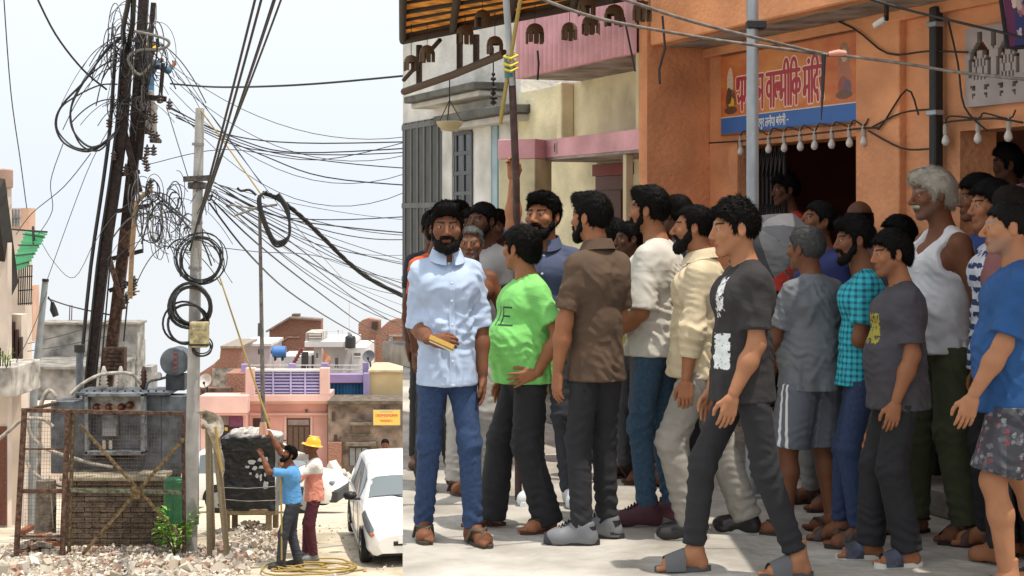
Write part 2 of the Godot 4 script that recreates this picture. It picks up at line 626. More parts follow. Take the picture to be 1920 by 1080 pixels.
static func make_hair(st: Dictionary) -> MB:
	var f := Field.new(Vector3(-0.12, -0.10, -0.15), Vector3(0.12, 0.17, 0.14), 0.0045)
	var top: float = st.top
	var side: float = st.side
	f.ell(Vector3(0, 0.032, -0.018), Vector3(0.077 + side, 0.084 + side, 0.096 + side), 0.01)
	if top > 0.0:
		f.ell(Vector3(0, 0.062 + top * 0.4, -0.004), Vector3(0.068 + side * 0.6, 0.046 + top * 0.7, 0.082), 0.03)
	if st.get("quiff", 0.0) > 0.0:
		f.cap(Vector3(-0.035, 0.100, 0.062), Vector3(0.040, 0.104, 0.058), 0.020 + st.quiff, 0.022 + st.quiff, 0.03)
	if st.get("fringe", 0.0) > 0.0:
		f.cap(Vector3(-0.048, 0.074, 0.060), Vector3(0.048, 0.074, 0.060), 0.018 + st.fringe, 0.018 + st.fringe, 0.02)
	if st.get("nape", 0.0) > 0.0:
		f.ell(Vector3(0, -0.02, -0.085), Vector3(0.060, 0.055, 0.030 + st.nape), 0.03)
	var ns := FastNoiseLite.new()
	ns.seed = 7; ns.frequency = st.get("fq", 60.0) * 1.6; ns.fractal_octaves = 3
	var am: float = st.get("amp", 0.008)
	var back: float = st.get("back", 0.0)
	var i := 0
	for z in f.nz:
		for y in f.ny:
			for x in f.nx:
				var d := f.g[i]
				if d < 0.05:
					var p := f.o + Vector3(x, y, z) * f.h
					var e := ns.get_noise_3d(p.x, p.y * 0.5, p.z * 0.22)
					d += (e + 0.1) * am * 0.42
					d = maxf(d, (hairline(p.z, back) - p.y + e * 0.012) * 0.7)
					if st.get("bald", 0.0) > 0.0:
						d = maxf(d, (p.y - 0.045 + maxf(0.0, p.z) * 0.5 + e * 0.01) * 0.8)
					f.g[i] = d
				i += 1
	var m := f.net()
	smooth_normals(m)
	strands(m, 9000, Vector3(0.01, 0.115, -0.055), st.get("len", 0.020), 5)
	return m

# fine locks lying on the mass of hair, so that its outline and its shine break up
static func strands(m: MB, n: int, crown: Vector3, l: float, sd: int) -> void:
	var rg := RandomNumberGenerator.new()
	rg.seed = sd
	var nv := m.v.size()
	for k in n:
		var i := rg.randi() % nv
		var p := m.v[i]
		var nm := m.n[i]
		var fl := p - crown
		fl = fl - nm * fl.dot(nm) + Vector3(rg.randf() - 0.5, rg.randf() - 0.5, rg.randf() - 0.5) * 0.05
		fl = (fl - nm * fl.dot(nm)).normalized()
		var sd2 := fl.cross(nm) * 0.0016
		var ll := l * (0.6 + 0.8 * rg.randf())
		var e := p + (fl + nm * (0.10 + 0.35 * rg.randf() * rg.randf())) * ll
		var b := m.v.size()
		m.v.append(p - sd2 - nm * 0.001); m.v.append(p + sd2 - nm * 0.001); m.v.append(e)
		var n2 := (nm + fl * 0.35 + sd2.normalized() * (rg.randf() - 0.5) * 0.9).normalized()
		for j in 3: m.n.append(n2)
		m.ix.append(b); m.ix.append(b + 2); m.ix.append(b + 1)

static func make_beard(full: float) -> MB:
	var f := Field.new(Vector3(-0.10, -0.17, -0.03), Vector3(0.10, 0.02, 0.13), 0.0042)
	if full >= 0.0:
		for s: float in [-1.0, 1.0]:
			f.cap(Vector3(0.0660 * s, 0.0, 0.006), Vector3(0.0600 * s, -0.048, 0.020), 0.011, 0.016 + full * 0.5, 0.02)
			f.cap(Vector3(0.0600 * s, -0.048, 0.020), Vector3(0.034 * s, -0.094, 0.056), 0.016 + full * 0.5, 0.021 + full, 0.02)
			f.cap(Vector3(0.034 * s, -0.094, 0.056), Vector3(0, -0.106, 0.072), 0.021 + full, 0.023 + full, 0.02)
			f.cap(Vector3(0.034 * s, -0.085, 0.060), Vector3(0.026 * s, -0.052, 0.080), 0.016, 0.010, 0.012)
	f.cap(Vector3(-0.026, -0.0505, 0.0840), Vector3(0, -0.0455, 0.0930), 0.0085, 0.0095, 0.01)
	f.cap(Vector3(0.026, -0.0505, 0.0840), Vector3(0, -0.0455, 0.0930), 0.0085, 0.0095, 0.01)
	var ns := FastNoiseLite.new()
	ns.seed = 3; ns.frequency = 90.0; ns.fractal_octaves = 2
	var i := 0
	for z in f.nz:
		for y in f.ny:
			for x in f.nx:
				if f.g[i] < 0.04:
					var p := f.o + Vector3(x, y, z) * f.h
					f.g[i] += (absf(ns.get_noise_3d(p.x, p.y * 0.5, p.z)) * 2.0 - 0.4) * 0.005
				i += 1
	var m := f.net()
	smooth_normals(m)
	strands(m, 1800 if full >= 0.0 else 300, Vector3(0, 0.12, 0.02), 0.010, 6)
	return m

# wrist at the origin, fingers along +y, palm towards +z, thumb at +x
static func make_hand(curl: float, spread: float, thumb: float) -> MB:
	var f := Field.new(Vector3(-0.08, -0.05, -0.04), Vector3(0.09, 0.21, 0.11), 0.0042)
	f.cap(Vector3(0, -0.03, 0), Vector3(0, 0.02, 0), 0.027, 0.026, 0.02, Vector3.BACK, 0.78)
	for j in 4:
		var x := 0.030 - j * 0.020
		f.cap(Vector3(x * 0.55, 0.015, 0.0), Vector3(x, 0.088 - absf(j - 1.2) * 0.005, 0.002), 0.017, 0.0125, 0.014)
	f.cap(Vector3(0.018, 0.025, 0.010), Vector3(0.024, 0.060, 0.014), 0.019, 0.013, 0.015)
	f.cap(Vector3(-0.016, 0.025, 0.010), Vector3(-0.020, 0.065, 0.010), 0.017, 0.012, 0.015)
	var ln := [0.074, 0.082, 0.077, 0.060]
	for j in 4:
		var x := 0.030 - j * 0.020
		var p := Vector3(x, 0.088 - absf(j - 1.2) * 0.005, 0.002)
		var a := curl * (0.30 + 0.04 * j)
		var sp := (1.2 - j) * spread
		for s in 3:
			var l: float = ln[j] * [0.45, 0.30, 0.25][s]
			var dir := Vector3(sin(sp) * cos(a), cos(a) * cos(sp), sin(a))
			var q := p + dir * l
			f.cap(p, q, 0.0100 - s * 0.0010, 0.0092 - s * 0.0012, 0.003)
			p = q
			a += curl * (0.55 + 0.03 * j)
	var t0 := Vector3(0.022, 0.022, 0.008)
	var t1 := t0 + Vector3(0.030, 0.032, 0.010 + thumb * 0.014)
	var t2 := t1 + Vector3(0.010 - thumb * 0.010, 0.030, 0.006 + thumb * 0.010)
	var t3 := t2 + Vector3(0.002 - thumb * 0.014, 0.024, 0.004 + thumb * 0.008)
	f.cap(t0, t1, 0.0155, 0.0125, 0.012)
	f.cap(t1, t2, 0.0115, 0.0105, 0.004)
	f.cap(t2, t3, 0.0105, 0.0085, 0.004)
	var m := f.net()
	smooth_normals(m)
	return m

# ankle above the origin, heel behind it, toes along +z, ground at y = 0; shape without the toes for shoes
static func make_foot(shoe: bool) -> MB:
	var f := Field.new(Vector3(-0.08, -0.02, -0.11), Vector3(0.08, 0.19, 0.24), 0.0060 if shoe else 0.0052)
	var gn := Vector3.DOWN
	var e := 0.011 if shoe else 0.0
	var y := 0.014
	f.cap(Vector3(0, 0.16, -0.012), Vector3(0, 0.085, -0.008), 0.036 + e * 0.6, 0.040 + e, 0.02, Vector3.ZERO, 1.0, Vector3.UP, 0.105 if shoe else 0.17)
	f.cap(Vector3(0, 0.085, -0.008), Vector3(0, 0.040, -0.035), 0.038 + e, 0.033 + e, 0.03, Vector3.ZERO, 1.0, gn, -y)
	f.cap(Vector3(0, 0.075, 0.010), Vector3(0.004, 0.034, 0.120), 0.036 + e, 0.028 + e, 0.03, Vector3.ZERO, 1.0, gn, -y)
	f.cap(Vector3(-0.018, 0.030, 0.100), Vector3(0.026, 0.030, 0.115), 0.028 + e, 0.027 + e, 0.03, Vector3.ZERO, 1.0, gn, -y)
	f.cap(Vector3(0.006, 0.034, -0.03), Vector3(0.014, 0.030, 0.10), 0.030 + e, 0.030 + e, 0.03, Vector3.ZERO, 1.0, gn, -y)
	if shoe:
		f.cap(Vector3(-0.012, 0.034, 0.130), Vector3(0.016, 0.034, 0.150), 0.036, 0.034, 0.03, Vector3.ZERO, 1.0, gn, -y)
	else:
		for j in 5:
			var x := -0.032 + j * 0.0165
			var l: float = [0.052, 0.050, 0.043, 0.036, 0.026][j]
			var r: float = [0.0135, 0.0095, 0.009, 0.0085, 0.008][j]
			f.cap(Vector3(x, 0.026, 0.112 - j * 0.003), Vector3(x + 0.002, 0.021, 0.120 + l - j * 0.006), r + 0.002, r, 0.006)
	var m := f.net()
	smooth_normals(m)
	return m

static func sole_outline(w: float, l0: float, l1: float) -> PackedVector2Array:
	var out := PackedVector2Array()
	for j in 28:
		var a := TAU * j / 28.0
		var z := (sin(a) * 0.5 + 0.5)
		var half := w * (0.80 + 0.28 * smoothstep(0.3, 0.85, z))
		out.append(Vector2(cos(a) * half * (1.0 if z < 0.9 else 0.95) + 0.004, lerpf(l0, l1, z)))
	return out

func sole(y0: float, y1: float, w: float, l0: float, l1: float) -> MB:
	var m := MB.new()
	m.xf = Transform3D(Basis(Vector3.RIGHT, Vector3(0, 0, 1), Vector3(0, -1, 0)), Vector3.ZERO)   # outline x, y -> x, z
	m.prism(sole_outline(w, l0, l1), -y1, -y0)
	return m

# a band over the foot from side to side, z0 to z1
func strap(z0: float, z1: float, w: float, top: float, shift := 0.0) -> MB:
	var m := MB.new()
	var rows := []
	for i in 5:
		var row := []
		var t := i / 4.0
		for j in 13:
			var a := PI * j / 12.0
			var s := 1.0 - 0.12 * absf(t - 0.5)
			row.append(Vector3(-cos(a) * w * s + 0.004, 0.010 + sin(a) * (top - 0.010) * (1.0 - t * 0.36), lerpf(z0, z1, t) + shift * cos(a)))
		rows.append(row)
	m.sheet(rows)
	return m

var styles := {
	"short": {"len": 0.015, "top": 0.020, "side": 0.007, "amp": 0.008, "fq": 42.0},
	"thick": {"top": 0.034, "side": 0.011, "quiff": 0.010, "amp": 0.012, "fq": 45.0},
	"swept": {"top": 0.028, "side": 0.012, "quiff": 0.006, "amp": 0.012, "fq": 40.0},
	"curly": {"top": 0.036, "side": 0.008, "fringe": 0.012, "amp": 0.022, "fq": 70.0},
	"crop": {"len": 0.008, "top": 0.008, "side": 0.004, "amp": 0.006, "fq": 80.0},
	"thin": {"top": 0.004, "side": 0.008, "amp": 0.008, "fq": 60.0, "back": 0.040},
	"bald": {"len": 0.010, "top": 0.0, "side": 0.006, "amp": 0.006, "fq": 60.0, "bald": 1.0},
	"old": {"len": 0.030, "top": 0.030, "side": 0.014, "quiff": 0.008, "nape": 0.006, "amp": 0.012, "fq": 40.0},
	"full": {"top": 0.030, "side": 0.014, "fringe": 0.004, "nape": 0.006, "amp": 0.012, "fq": 45.0},
}

func make_shared() -> void:
	heads.resize(4)
	var names := styles.keys()
	for k in names: hairs[k] = null
	for k in ["full", "trim", "lip"]: beards[k] = null
	for k in ["rest", "grip", "flat"]: hands[k] = null
	for k in ["bare", "shoe"]: feet[k] = null
	var jobs := []
	for i in 4: jobs.append(func(): heads[i] = make_head(i))
	for k in names: jobs.append(func(): hairs[k] = make_hair(styles[k]))
	jobs.append(func(): beards.full = make_beard(0.007))
	jobs.append(func(): beards.trim = make_beard(0.0))
	jobs.append(func(): beards.lip = make_beard(-1.0))
	jobs.append(func(): hands.rest = make_hand(0.55, 0.03, 0.3))
	jobs.append(func(): hands.grip = make_hand(1.25, 0.0, 1.0))
	jobs.append(func(): hands.flat = make_hand(0.22, 0.16, 0.0))
	jobs.append(func(): feet.bare = make_foot(false))
	jobs.append(func(): feet.shoe = make_foot(true))
	run_jobs(jobs)

func run_jobs(jobs: Array) -> void:
	var t := WorkerThreadPool.add_group_task(func(i): jobs[i].call(), jobs.size(), -1, true)
	WorkerThreadPool.wait_for_group_task_completion(t)

# ---------------------------------------------------------------- one person: joints from a pose, then body, clothes, hair
static func knee(hip: Vector3, ank: Vector3, l1: float, l2: float, fwd: Vector3) -> Vector3:
	var d := ank - hip
	var l := minf(d.length(), l1 + l2 - 0.002)
	var a := (l1 * l1 - l2 * l2 + l * l) / (2.0 * l)
	var hgt := sqrt(maxf(l1 * l1 - a * a, 0.0))
	var u := d.normalized()
	var w := (fwd - u * fwd.dot(u)).normalized()
	return hip + u * a + w * hgt

# everything is worked out for a body 1.72 m tall that faces +z and then scaled
static func shape_person(q: Dictionary, shared: Dictionary) -> Dictionary:
	var out := {}
	var sc: float = q.h / 1.72
	var cell: float = q.get("cell", 0.0125)
	var fine := cell * (0.72 if cell < 0.015 else 1.0)
	var w: float = q.get("w", 1.0)
	var fat: float = q.get("fat", 0.0)
	var lean: float = q.get("lean", 0.0)
	# feet: (sideways, forward, turn, height); left is +x
	var fl: Array = q.get("fl", [0.11, 0.0, 10.0])
	var fr: Array = q.get("fr", [-0.11, 0.0, -10.0])
	var al := Vector3(fl[0], 0.092 + (fl[3] if fl.size() > 3 else 0.0), fl[1])
	var ar := Vector3(fr[0], 0.092 + (fr[3] if fr.size() > 3 else 0.0), fr[1])
	var hipy := 0.925
	for a: Vector3 in [al, ar]:
		var dx := Vector2(a.x - 0.09 * signf(a.x), a.z).length()
		hipy = minf(hipy, a.y + sqrt(maxf(0.832 * 0.832 - dx * dx, 0.01)))
	var hipz: float = q.get("hipz", 0.0)
	var hl := Vector3(0.071 * w, hipy, hipz)
	var hr := Vector3(-0.071 * w, hipy, hipz)
	var kl := knee(hl, al, 0.425, 0.410, Vector3(0.10, 0, 1))
	var kr := knee(hr, ar, 0.425, 0.410, Vector3(-0.10, 0, 1))
	var B := Basis(Vector3.RIGHT, deg_to_rad(lean)) * Basis(Vector3.UP, deg_to_rad(q.get("twist", 0.0)))
	var P := Vector3(0, hipy + 0.03, hipz)
	var up := func(x: float, y: float, z: float) -> Vector3: return P + B * Vector3(x, y - 0.955, z)
	var fz: Vector3 = B * Vector3.BACK
	var pel: Vector3 = up.call(0, 0.945, -0.008)
	var wst: Vector3 = up.call(0, 1.08, 0.0)
	var chs: Vector3 = up.call(0, 1.27, -0.004)
	var nkb: Vector3 = up.call(0, 1.405, -0.020)
	var nkt: Vector3 = up.call(0, 1.50, 0.0)
	var shl: Vector3 = up.call(0.134 * w, 1.368, -0.015)
	var shr: Vector3 = up.call(-0.134 * w, 1.368, -0.015)
	var arms := []
	for side in 2:
		var sg := 1.0 if side == 0 else -1.0
		var dat: Array = q.get("al" if side == 0 else "ar", [Vector3(0.10, -1, 0.0), Vector3(0.03, -1, 0.16), "rest"])
		var d1: Vector3 = dat[0]
		var d2: Vector3 = dat[1]
		var u1 := (B * Vector3(d1.x * sg, d1.y, d1.z)).normalized()
		var u2 := (B * Vector3(d2.x * sg, d2.y, d2.z)).normalized()
		var s0: Vector3 = shl if side == 0 else shr
		if d1.y > 0.2: s0 += Vector3(-0.02 * sg, 0.035, 0)
		var e := s0 + u1 * 0.285
		var r := e + u2 * 0.245
		var palm: Vector3 = dat[3] if dat.size() > 3 else Vector3(-1, 0, 0)
		palm = (B * Vector3(palm.x * sg, palm.y, palm.z)).normalized()
		var fd := u2
		if dat[2] == "rest" and u2.y < -0.1: fd = (u2 + Vector3(0, -0.7, 0)).normalized()
		if dat.size() > 4:
			var d3: Vector3 = dat[4]
			fd = (B * Vector3(d3.x * sg, d3.y, d3.z)).normalized()
		arms.append({"s": s0, "e": e, "w": r, "f": fd, "p": palm, "pose": dat[2], "sg": sg, "u1": u1, "u2": u2})
	out.arms = arms
	# ---- bounds
	var mn := Vector3(1e9, -0.02, 1e9)
	var mx := Vector3(-1e9, 1.60, -1e9)
	var joints := [al, ar, kl, kr, hl, hr, pel, wst, chs, nkb, nkt, shl, shr, arms[0].e, arms[0].w, arms[1].e, arms[1].w, al + Vector3(0, 0, 0.2), ar + Vector3(0, 0, 0.2)]
	for p: Vector3 in joints:
		mn = mn.min(p); mx = mx.max(p)
	mn -= Vector3.ONE * (0.19 + fat); mx += Vector3.ONE * (0.19 + fat)
	mn.y = -0.02
	# ---- the body, one skin from neck to ankles
	var f := Field.new(mn, mx, cell)
	torso(f, pel, wst, chs, nkb, shl, shr, fz, w, fat, -0.012, B, up)
	f.cap(nkb, nkt, 0.056, 0.052, 0.05)
	for a: Dictionary in arms:
		f.cap(a.s, a.e, 0.046 * (0.6 + 0.4 * w), 0.037, 0.04)
		f.cap(a.e, a.e + (a.w - a.e) * 0.35, 0.0395, 0.0415, 0.03)
		f.cap(a.e + (a.w - a.e) * 0.35, a.w, 0.0415, 0.0265, 0.03)
	for s in 2:
		var hp: Vector3 = hl if s == 0 else hr
		var kn: Vector3 = kl if s == 0 else kr
		var an: Vector3 = al if s == 0 else ar
		var ls := 0.64 if q.get("legs", "long") == "long" else 1.0
		f.cap(hp + Vector3(0, -0.02, 0), kn, 0.072 * ls, 0.050 * ls, 0.04)
		f.cap(kn, kn + (an - kn) * 0.35 + Vector3(0, 0, -0.012), 0.051 * ls, 0.053 * ls, 0.04)
		f.cap(kn + (an - kn) * 0.35 + Vector3(0, 0, -0.012), an, 0.053 * ls, 0.036, 0.03)
	var body := f.net()
	smooth_normals(body)
	for i in body.v.size(): body.c.append(Color(0, 0, 0))
	# hands
	if not q.get("plainhands", false):
		for a: Dictionary in arms:
			var yv: Vector3 = a.f
			var zv: Vector3 = (a.p - yv * a.p.dot(yv)).normalized()
			var xv: Vector3 = yv.cross(zv) * -a.sg
			body.add(shared.hands[a.pose], Transform3D(Basis(xv, yv, zv) * Basis.from_scale(Vector3.ONE * 0.92), a.w + yv * 0.010))
	for side in 2:
		var an: Vector3 = al if side == 0 else ar
		var tn: float = deg_to_rad((fl if side == 0 else fr)[2])
		var t := Transform3D(Basis(Vector3.UP, tn) * Basis.from_scale(Vector3(0.90 if side == 0 else -0.90, 1, 0.97)) , Vector3(an.x, an.y - 0.092, an.z))
		out["foot%d" % side] = t
		if not q.get("shod", false): body.add(shared.feet.bare, t)
	while body.c.size() < body.v.size(): body.c.append(Color(0, 0, 0))
	# head
	var hy := deg_to_rad(q.get("hyaw", 0.0))
	var hb := Basis(Vector3.UP, hy) * Basis(Vector3.RIGHT, deg_to_rad(-q.get("hpitch", 0.0))) * Basis(Vector3.BACK, deg_to_rad(q.get("hroll", 0.0)))
	var hs: float = q.get("hs", 0.95)
	var ht := Transform3D(hb * Basis.from_scale(Vector3.ONE * hs), nkt + Vector3(0, 0.037, 0) + hb * Vector3(0, 0.055, 0.036))
	out.head = ht
	var hm: MB = shared.heads[int(q.get("face", 0))]
	body.add(hm, ht)
	body.c.append_array(hm.c)
	# colours of skin, lip, brow, eye
	var skin: Color = q.skin
	var stub: float = q.get("stubble", 0.25)
	var ns := FastNoiseLite.new()
	ns.seed = 5; ns.frequency = 14.0; ns.fractal_octaves = 3
	for i in body.c.size():
		var k := int(body.c[i].r + 0.5)
		var p := body.v[i]
		var c := skin * (1.0 + 0.13 * ns.get_noise_3d(p.x, p.y, p.z))
		if k == 1: c = skin * Color(0.78, 0.52, 0.55)
		elif k == 2: c = Color(0.018, 0.013, 0.011) if not q.get("grey", false) else Color(0.20, 0.18, 0.17)
		elif k == 3: c = Color(0.36, 0.32, 0.29)
		elif k == 4: c = Color(0.012, 0.008, 0.006)
		elif body.c[i].g > 0.0: c = c.lerp(Color(0.03, 0.025, 0.025) if not q.get("grey", false) else Color(0.16, 0.15, 0.145), body.c[i].g * stub * 0.8)
		c.a = 1.0
		body.c[i] = c
	out.body = body
	# ---- shirt
	var sd: int = q.get("seed", 1)
	var top: String = q.get("top", "tee")
	if top != "none":
		f = Field.new(mn, mx, fine)
		var ease: float = q.get("ease", 0.016)
		var hem: float = q.get("hem", 0.86)
		var hn: Vector3 = -(B * Vector3.UP)
		var hd: float = hn.dot(up.call(0, hem, 0))
		torso(f, pel, wst, chs, nkb, shl, shr, fz, w, fat, ease, B, up, hn, hd, hem, top == "vest")
		if top != "vest":
			var sl: float = q.get("sleeve", 0.62)      # 1 = elbow, 2 = wrist
			var lo2: float = q.get("loose", 0.020)
			for a: Dictionary in arms:
				if sl <= 1.0:
					var e: Vector3 = a.s + (a.e - a.s) * minf(1.0, sl + 0.25)
					f.cap(a.s, e, 0.046 * (0.6 + 0.4 * w) + ease * 0.4, 0.044 + lo2, 0.035, Vector3.ZERO, 1.0, a.u1, a.u1.dot(a.s + a.u1 * 0.285 * sl))
				else:
					var e: Vector3 = a.e + (a.w - a.e) * minf(1.0, sl - 1.0 + 0.2)
					f.cap(a.s, a.e, 0.046 * (0.6 + 0.4 * w) + ease * 0.4, 0.046 + lo2 * 0.5, 0.035)
					f.cap(a.e, e, 0.046 + lo2 * 0.5, 0.042 + lo2 * 0.3, 0.03, Vector3.ZERO, 1.0, a.u2, a.u2.dot(a.e + a.u2 * 0.245 * (sl - 1.0)))
		if top == "vest":
			f.ell(up.call(0, 1.45, 0.10), Vector3(0.085, 0.135, 0.13), 0.01, true)
			f.ell(up.call(0, 1.47, -0.10), Vector3(0.075, 0.09, 0.10), 0.01, true)
			for s: float in [-1.0, 1.0]:
				f.ell(up.call(0.188 * s * w, 1.34, 0.01), Vector3(0.092, 0.155, 0.15), 0.01, true)
		else:
			f.ell(up.call(0, 1.50, 0.035), Vector3(0.066, 0.075 + q.get("neck", 0.0), 0.080), 0.01, true)
		var m := f.net()
		smooth_normals(m)
		var wr: float = q.get("wr", 0.006) / 0.006
		fold(m, [[0.75, 0.075, 0.0042 * wr, 0.0, -1.0], [-0.65, 0.085, 0.0042 * wr, 0.0, -1.0], [0.15, 0.050, 0.0036 * wr, 1.02, 0.10], [1.45, 0.090, 0.0050 * wr, 0.86, 0.14], [0.5, 0.035, 0.0016 * wr, 0.0, -1.0]], sd)
		# print lies round the trunk: u turns about it, v climbs
		var Bi := B.inverse()
		for p in m.v:
			var l := Bi * (p - P)
			m.uv.append(Vector2(0.5 + atan2(l.x, l.z) / TAU, 1.0 - (l.y + 0.20) / 0.75))
		out.shirt = m
	# ---- trousers or shorts
	var leg: String = q.get("legs", "long")
	if leg != "none":
		f = Field.new(mn, Vector3(mx.x, 1.25, mx.z), fine)
		var e2: float = q.get("baggy", 0.012)
		var wcut := pel.y + 0.07
		if top != "none": wcut = minf(wcut, (up.call(0, q.get("hem", 0.86), 0) as Vector3).y + 0.035)
		f.cap(pel + Vector3(0, 0.045, 0.004), pel + Vector3(0, -0.01, -0.004), 0.106 * (0.6 + 0.4 * w) + fat * 0.6, 0.124 * (0.6 + 0.4 * w) + fat * 0.5 + 0.002, 0.05, Vector3.BACK, 0.86, Vector3.UP, wcut)
		for s in 2:
			var hp: Vector3 = hl if s == 0 else hr
			var kn: Vector3 = kl if s == 0 else kr
			var an: Vector3 = al if s == 0 else ar
			var g2 := Vector3(0, -0.02, -0.012)
			if leg == "short":
				var cut: float = q.get("cut", 0.98)
				var en: Vector3 = hp + (kn - hp) * (cut + 0.2)
				var dn := (kn - hp).normalized()
				f.cap(hp + g2, en, 0.092 + e2 * 0.4 + fat * 0.3, 0.088 + e2, 0.04, Vector3.ZERO, 1.0, dn, dn.dot(hp + (kn - hp) * cut), Vector3.UP, wcut)
			else:
				var dn := (an - kn).normalized()
				var mid: float = q.get("flare", 0.0)
				f.cap(hp + g2, kn, 0.074 + e2 * 0.4 + fat * 0.3, 0.053 + e2, 0.04, Vector3.ZERO, 1.0, Vector3.UP, wcut)
				f.cap(kn, an + dn * 0.05, 0.053 + e2, 0.043 + e2 * 0.8 + mid, 0.03, Vector3.ZERO, 1.0, dn, dn.dot(an + dn * q.get("ankle", 0.015)))
		var m := f.net()
		smooth_normals(m)
		fold(m, [[0.35, 0.055, 0.0050, 0.16, 0.11], [-0.3, 0.060, 0.0042, 0.50, 0.12], [0.6, 0.065, 0.0038, 0.82, 0.10], [1.5, 0.080, 0.0030, 0.0, -1.0], [0.2, 0.035, 0.0016, 0.0, -1.0]], sd + 4)
		for p in m.v:
			var cx := hl.x if p.x > 0.0 else hr.x
			m.uv.append(Vector2(0.5 + atan2(p.x - cx, p.z - hipz) / TAU, 1.0 - p.y))
		out.legs = m
	# ---- button strip down the front of the shirt
	if q.get("placket", false):
		var pts := {}
		for i in out.shirt.v.size():
			var p: Vector3 = out.shirt.v[i]
			if absf(p.x) < 0.013 and out.shirt.n[i].z > 0.4:
				var k := int(p.y / 0.025)
				if not pts.has(k) or pts[k].z < p.z: pts[k] = p
		var ks := pts.keys()
		ks.sort()
		var m := MB.new()
		var rows := []
		for k in ks: rows.append([Vector3(-0.017, pts[k].y, pts[k].z - 0.004), Vector3(-0.015, pts[k].y, pts[k].z + 0.003), Vector3(0.013, pts[k].y, pts[k].z + 0.003), Vector3(0.015, pts[k].y, pts[k].z - 0.004)])
		if rows.size() > 2:
			m.sheet(rows)
			var bt := MB.new()
			for j in range(1, rows.size(), 4): bt.lathe(rows[j][1] + Vector3(0.014, 0, 0), [Vector2(0.0075, 0.0), Vector2(0.006, 0.003), Vector2(0, 0.0035)], 8, Basis(Vector3.RIGHT, PI / 2))
			out.placket = m
			out.buttons = bt
	# ---- a shirt collar, turned down, open at the throat
	if q.get("collar", false):
		var m := MB.new()
		var rows := []
		for i in 4:
			var row := []
			for j in 25:
				var a := lerpf(-PI * 0.93, PI * 0.93, j / 24.0) + PI
				var fr2 := 0.5 - 0.5 * cos(a)                       # 0 in front, 1 at the nape
				var y: float = [1.420, 1.478, 1.482, 1.432][i] + 0.016 * fr2 - (0.030 if i == 3 else 0.018) * pow(1.0 - fr2, 2.0)
				var rr: float = [0.066, 0.064, 0.071, 0.090][i] + (0.016 if i == 3 else 0.0) * pow(1.0 - fr2, 3.0)
				row.append(up.call(sin(a) * rr, y, cos(a) * rr * 1.05 - 0.008))
			rows.append(row)
		m.sheet(rows)
		out.collar = m
	for k: String in ["body", "shirt", "legs", "collar", "placket", "buttons"]:
		if out.has(k):
			for i in out[k].v.size(): out[k].v[i] *= sc
	out.sc = sc
	return out

static func torso(f: Field, pel: Vector3, wst: Vector3, chs: Vector3, nkb: Vector3, shl: Vector3, shr: Vector3, fz: Vector3, w: float, fat: float, e: float, B: Basis, up: Callable, hn := Vector3.ZERO, hd := 0.0, hem := 1.0, vest := false) -> void:
	var s := 0.90
	e *= 0.8
	var low := pel
	if hn != Vector3.ZERO: low = up.call(0, hem - 0.06, 0.0)
	var skirt := e * 0.9 if hn != Vector3.ZERO else 0.0
	f.cap(low, wst, 0.122 * (0.6 + 0.4 * w) + fat * 0.7 + e + skirt * 1.2, 0.101 * w + fat + e + skirt * 0.6, 0.06, fz, (0.98 if skirt > 0.0 else 0.90) + fat * 0.8, hn, hd)
	f.cap(wst, chs, 0.101 * w + fat + e, 0.112 * w + fat * 0.5 + e, 0.06, fz, s, hn, hd)
	f.cap(chs, nkb - B * Vector3(0, 0.045, 0), 0.112 * w + fat * 0.5 + e, 0.070 * w + e, 0.05, fz, s, hn, hd)
	# chest, shoulder blades, shoulders
	for x: float in [-1.0, 1.0]:
		var sh: Vector3 = shl if x > 0 else shr
		f.ell(up.call(0.062 * x * w, 1.29, 0.048), Vector3(0.076, 0.072, 0.058) + Vector3.ONE * (e + fat * 0.4), 0.05)
		f.ell(up.call(0.068 * x * w, 1.30, -0.062), Vector3(0.074, 0.095, 0.046) + Vector3.ONE * e, 0.05)
		f.cap(nkb + B * Vector3(0.02 * x, 0.014, 0), sh, 0.034 + e * 0.5, 0.040 + e * 0.6, 0.05)
	if fat > 0.01:
		f.ell(up.call(0, 1.06, 0.05 + fat), Vector3(0.13 + fat, 0.14, 0.075 + fat) + Vector3.ONE * e, 0.06)

var shared := {}
var skin_mat: StandardMaterial3D

func cloth(col: Color, tex := "soft", rough := 0.9) -> StandardMaterial3D:
	var m := mat(col, rough, tex, 1.6, "n_fold", 3.0, 0.0, 0.6, false)
	return m

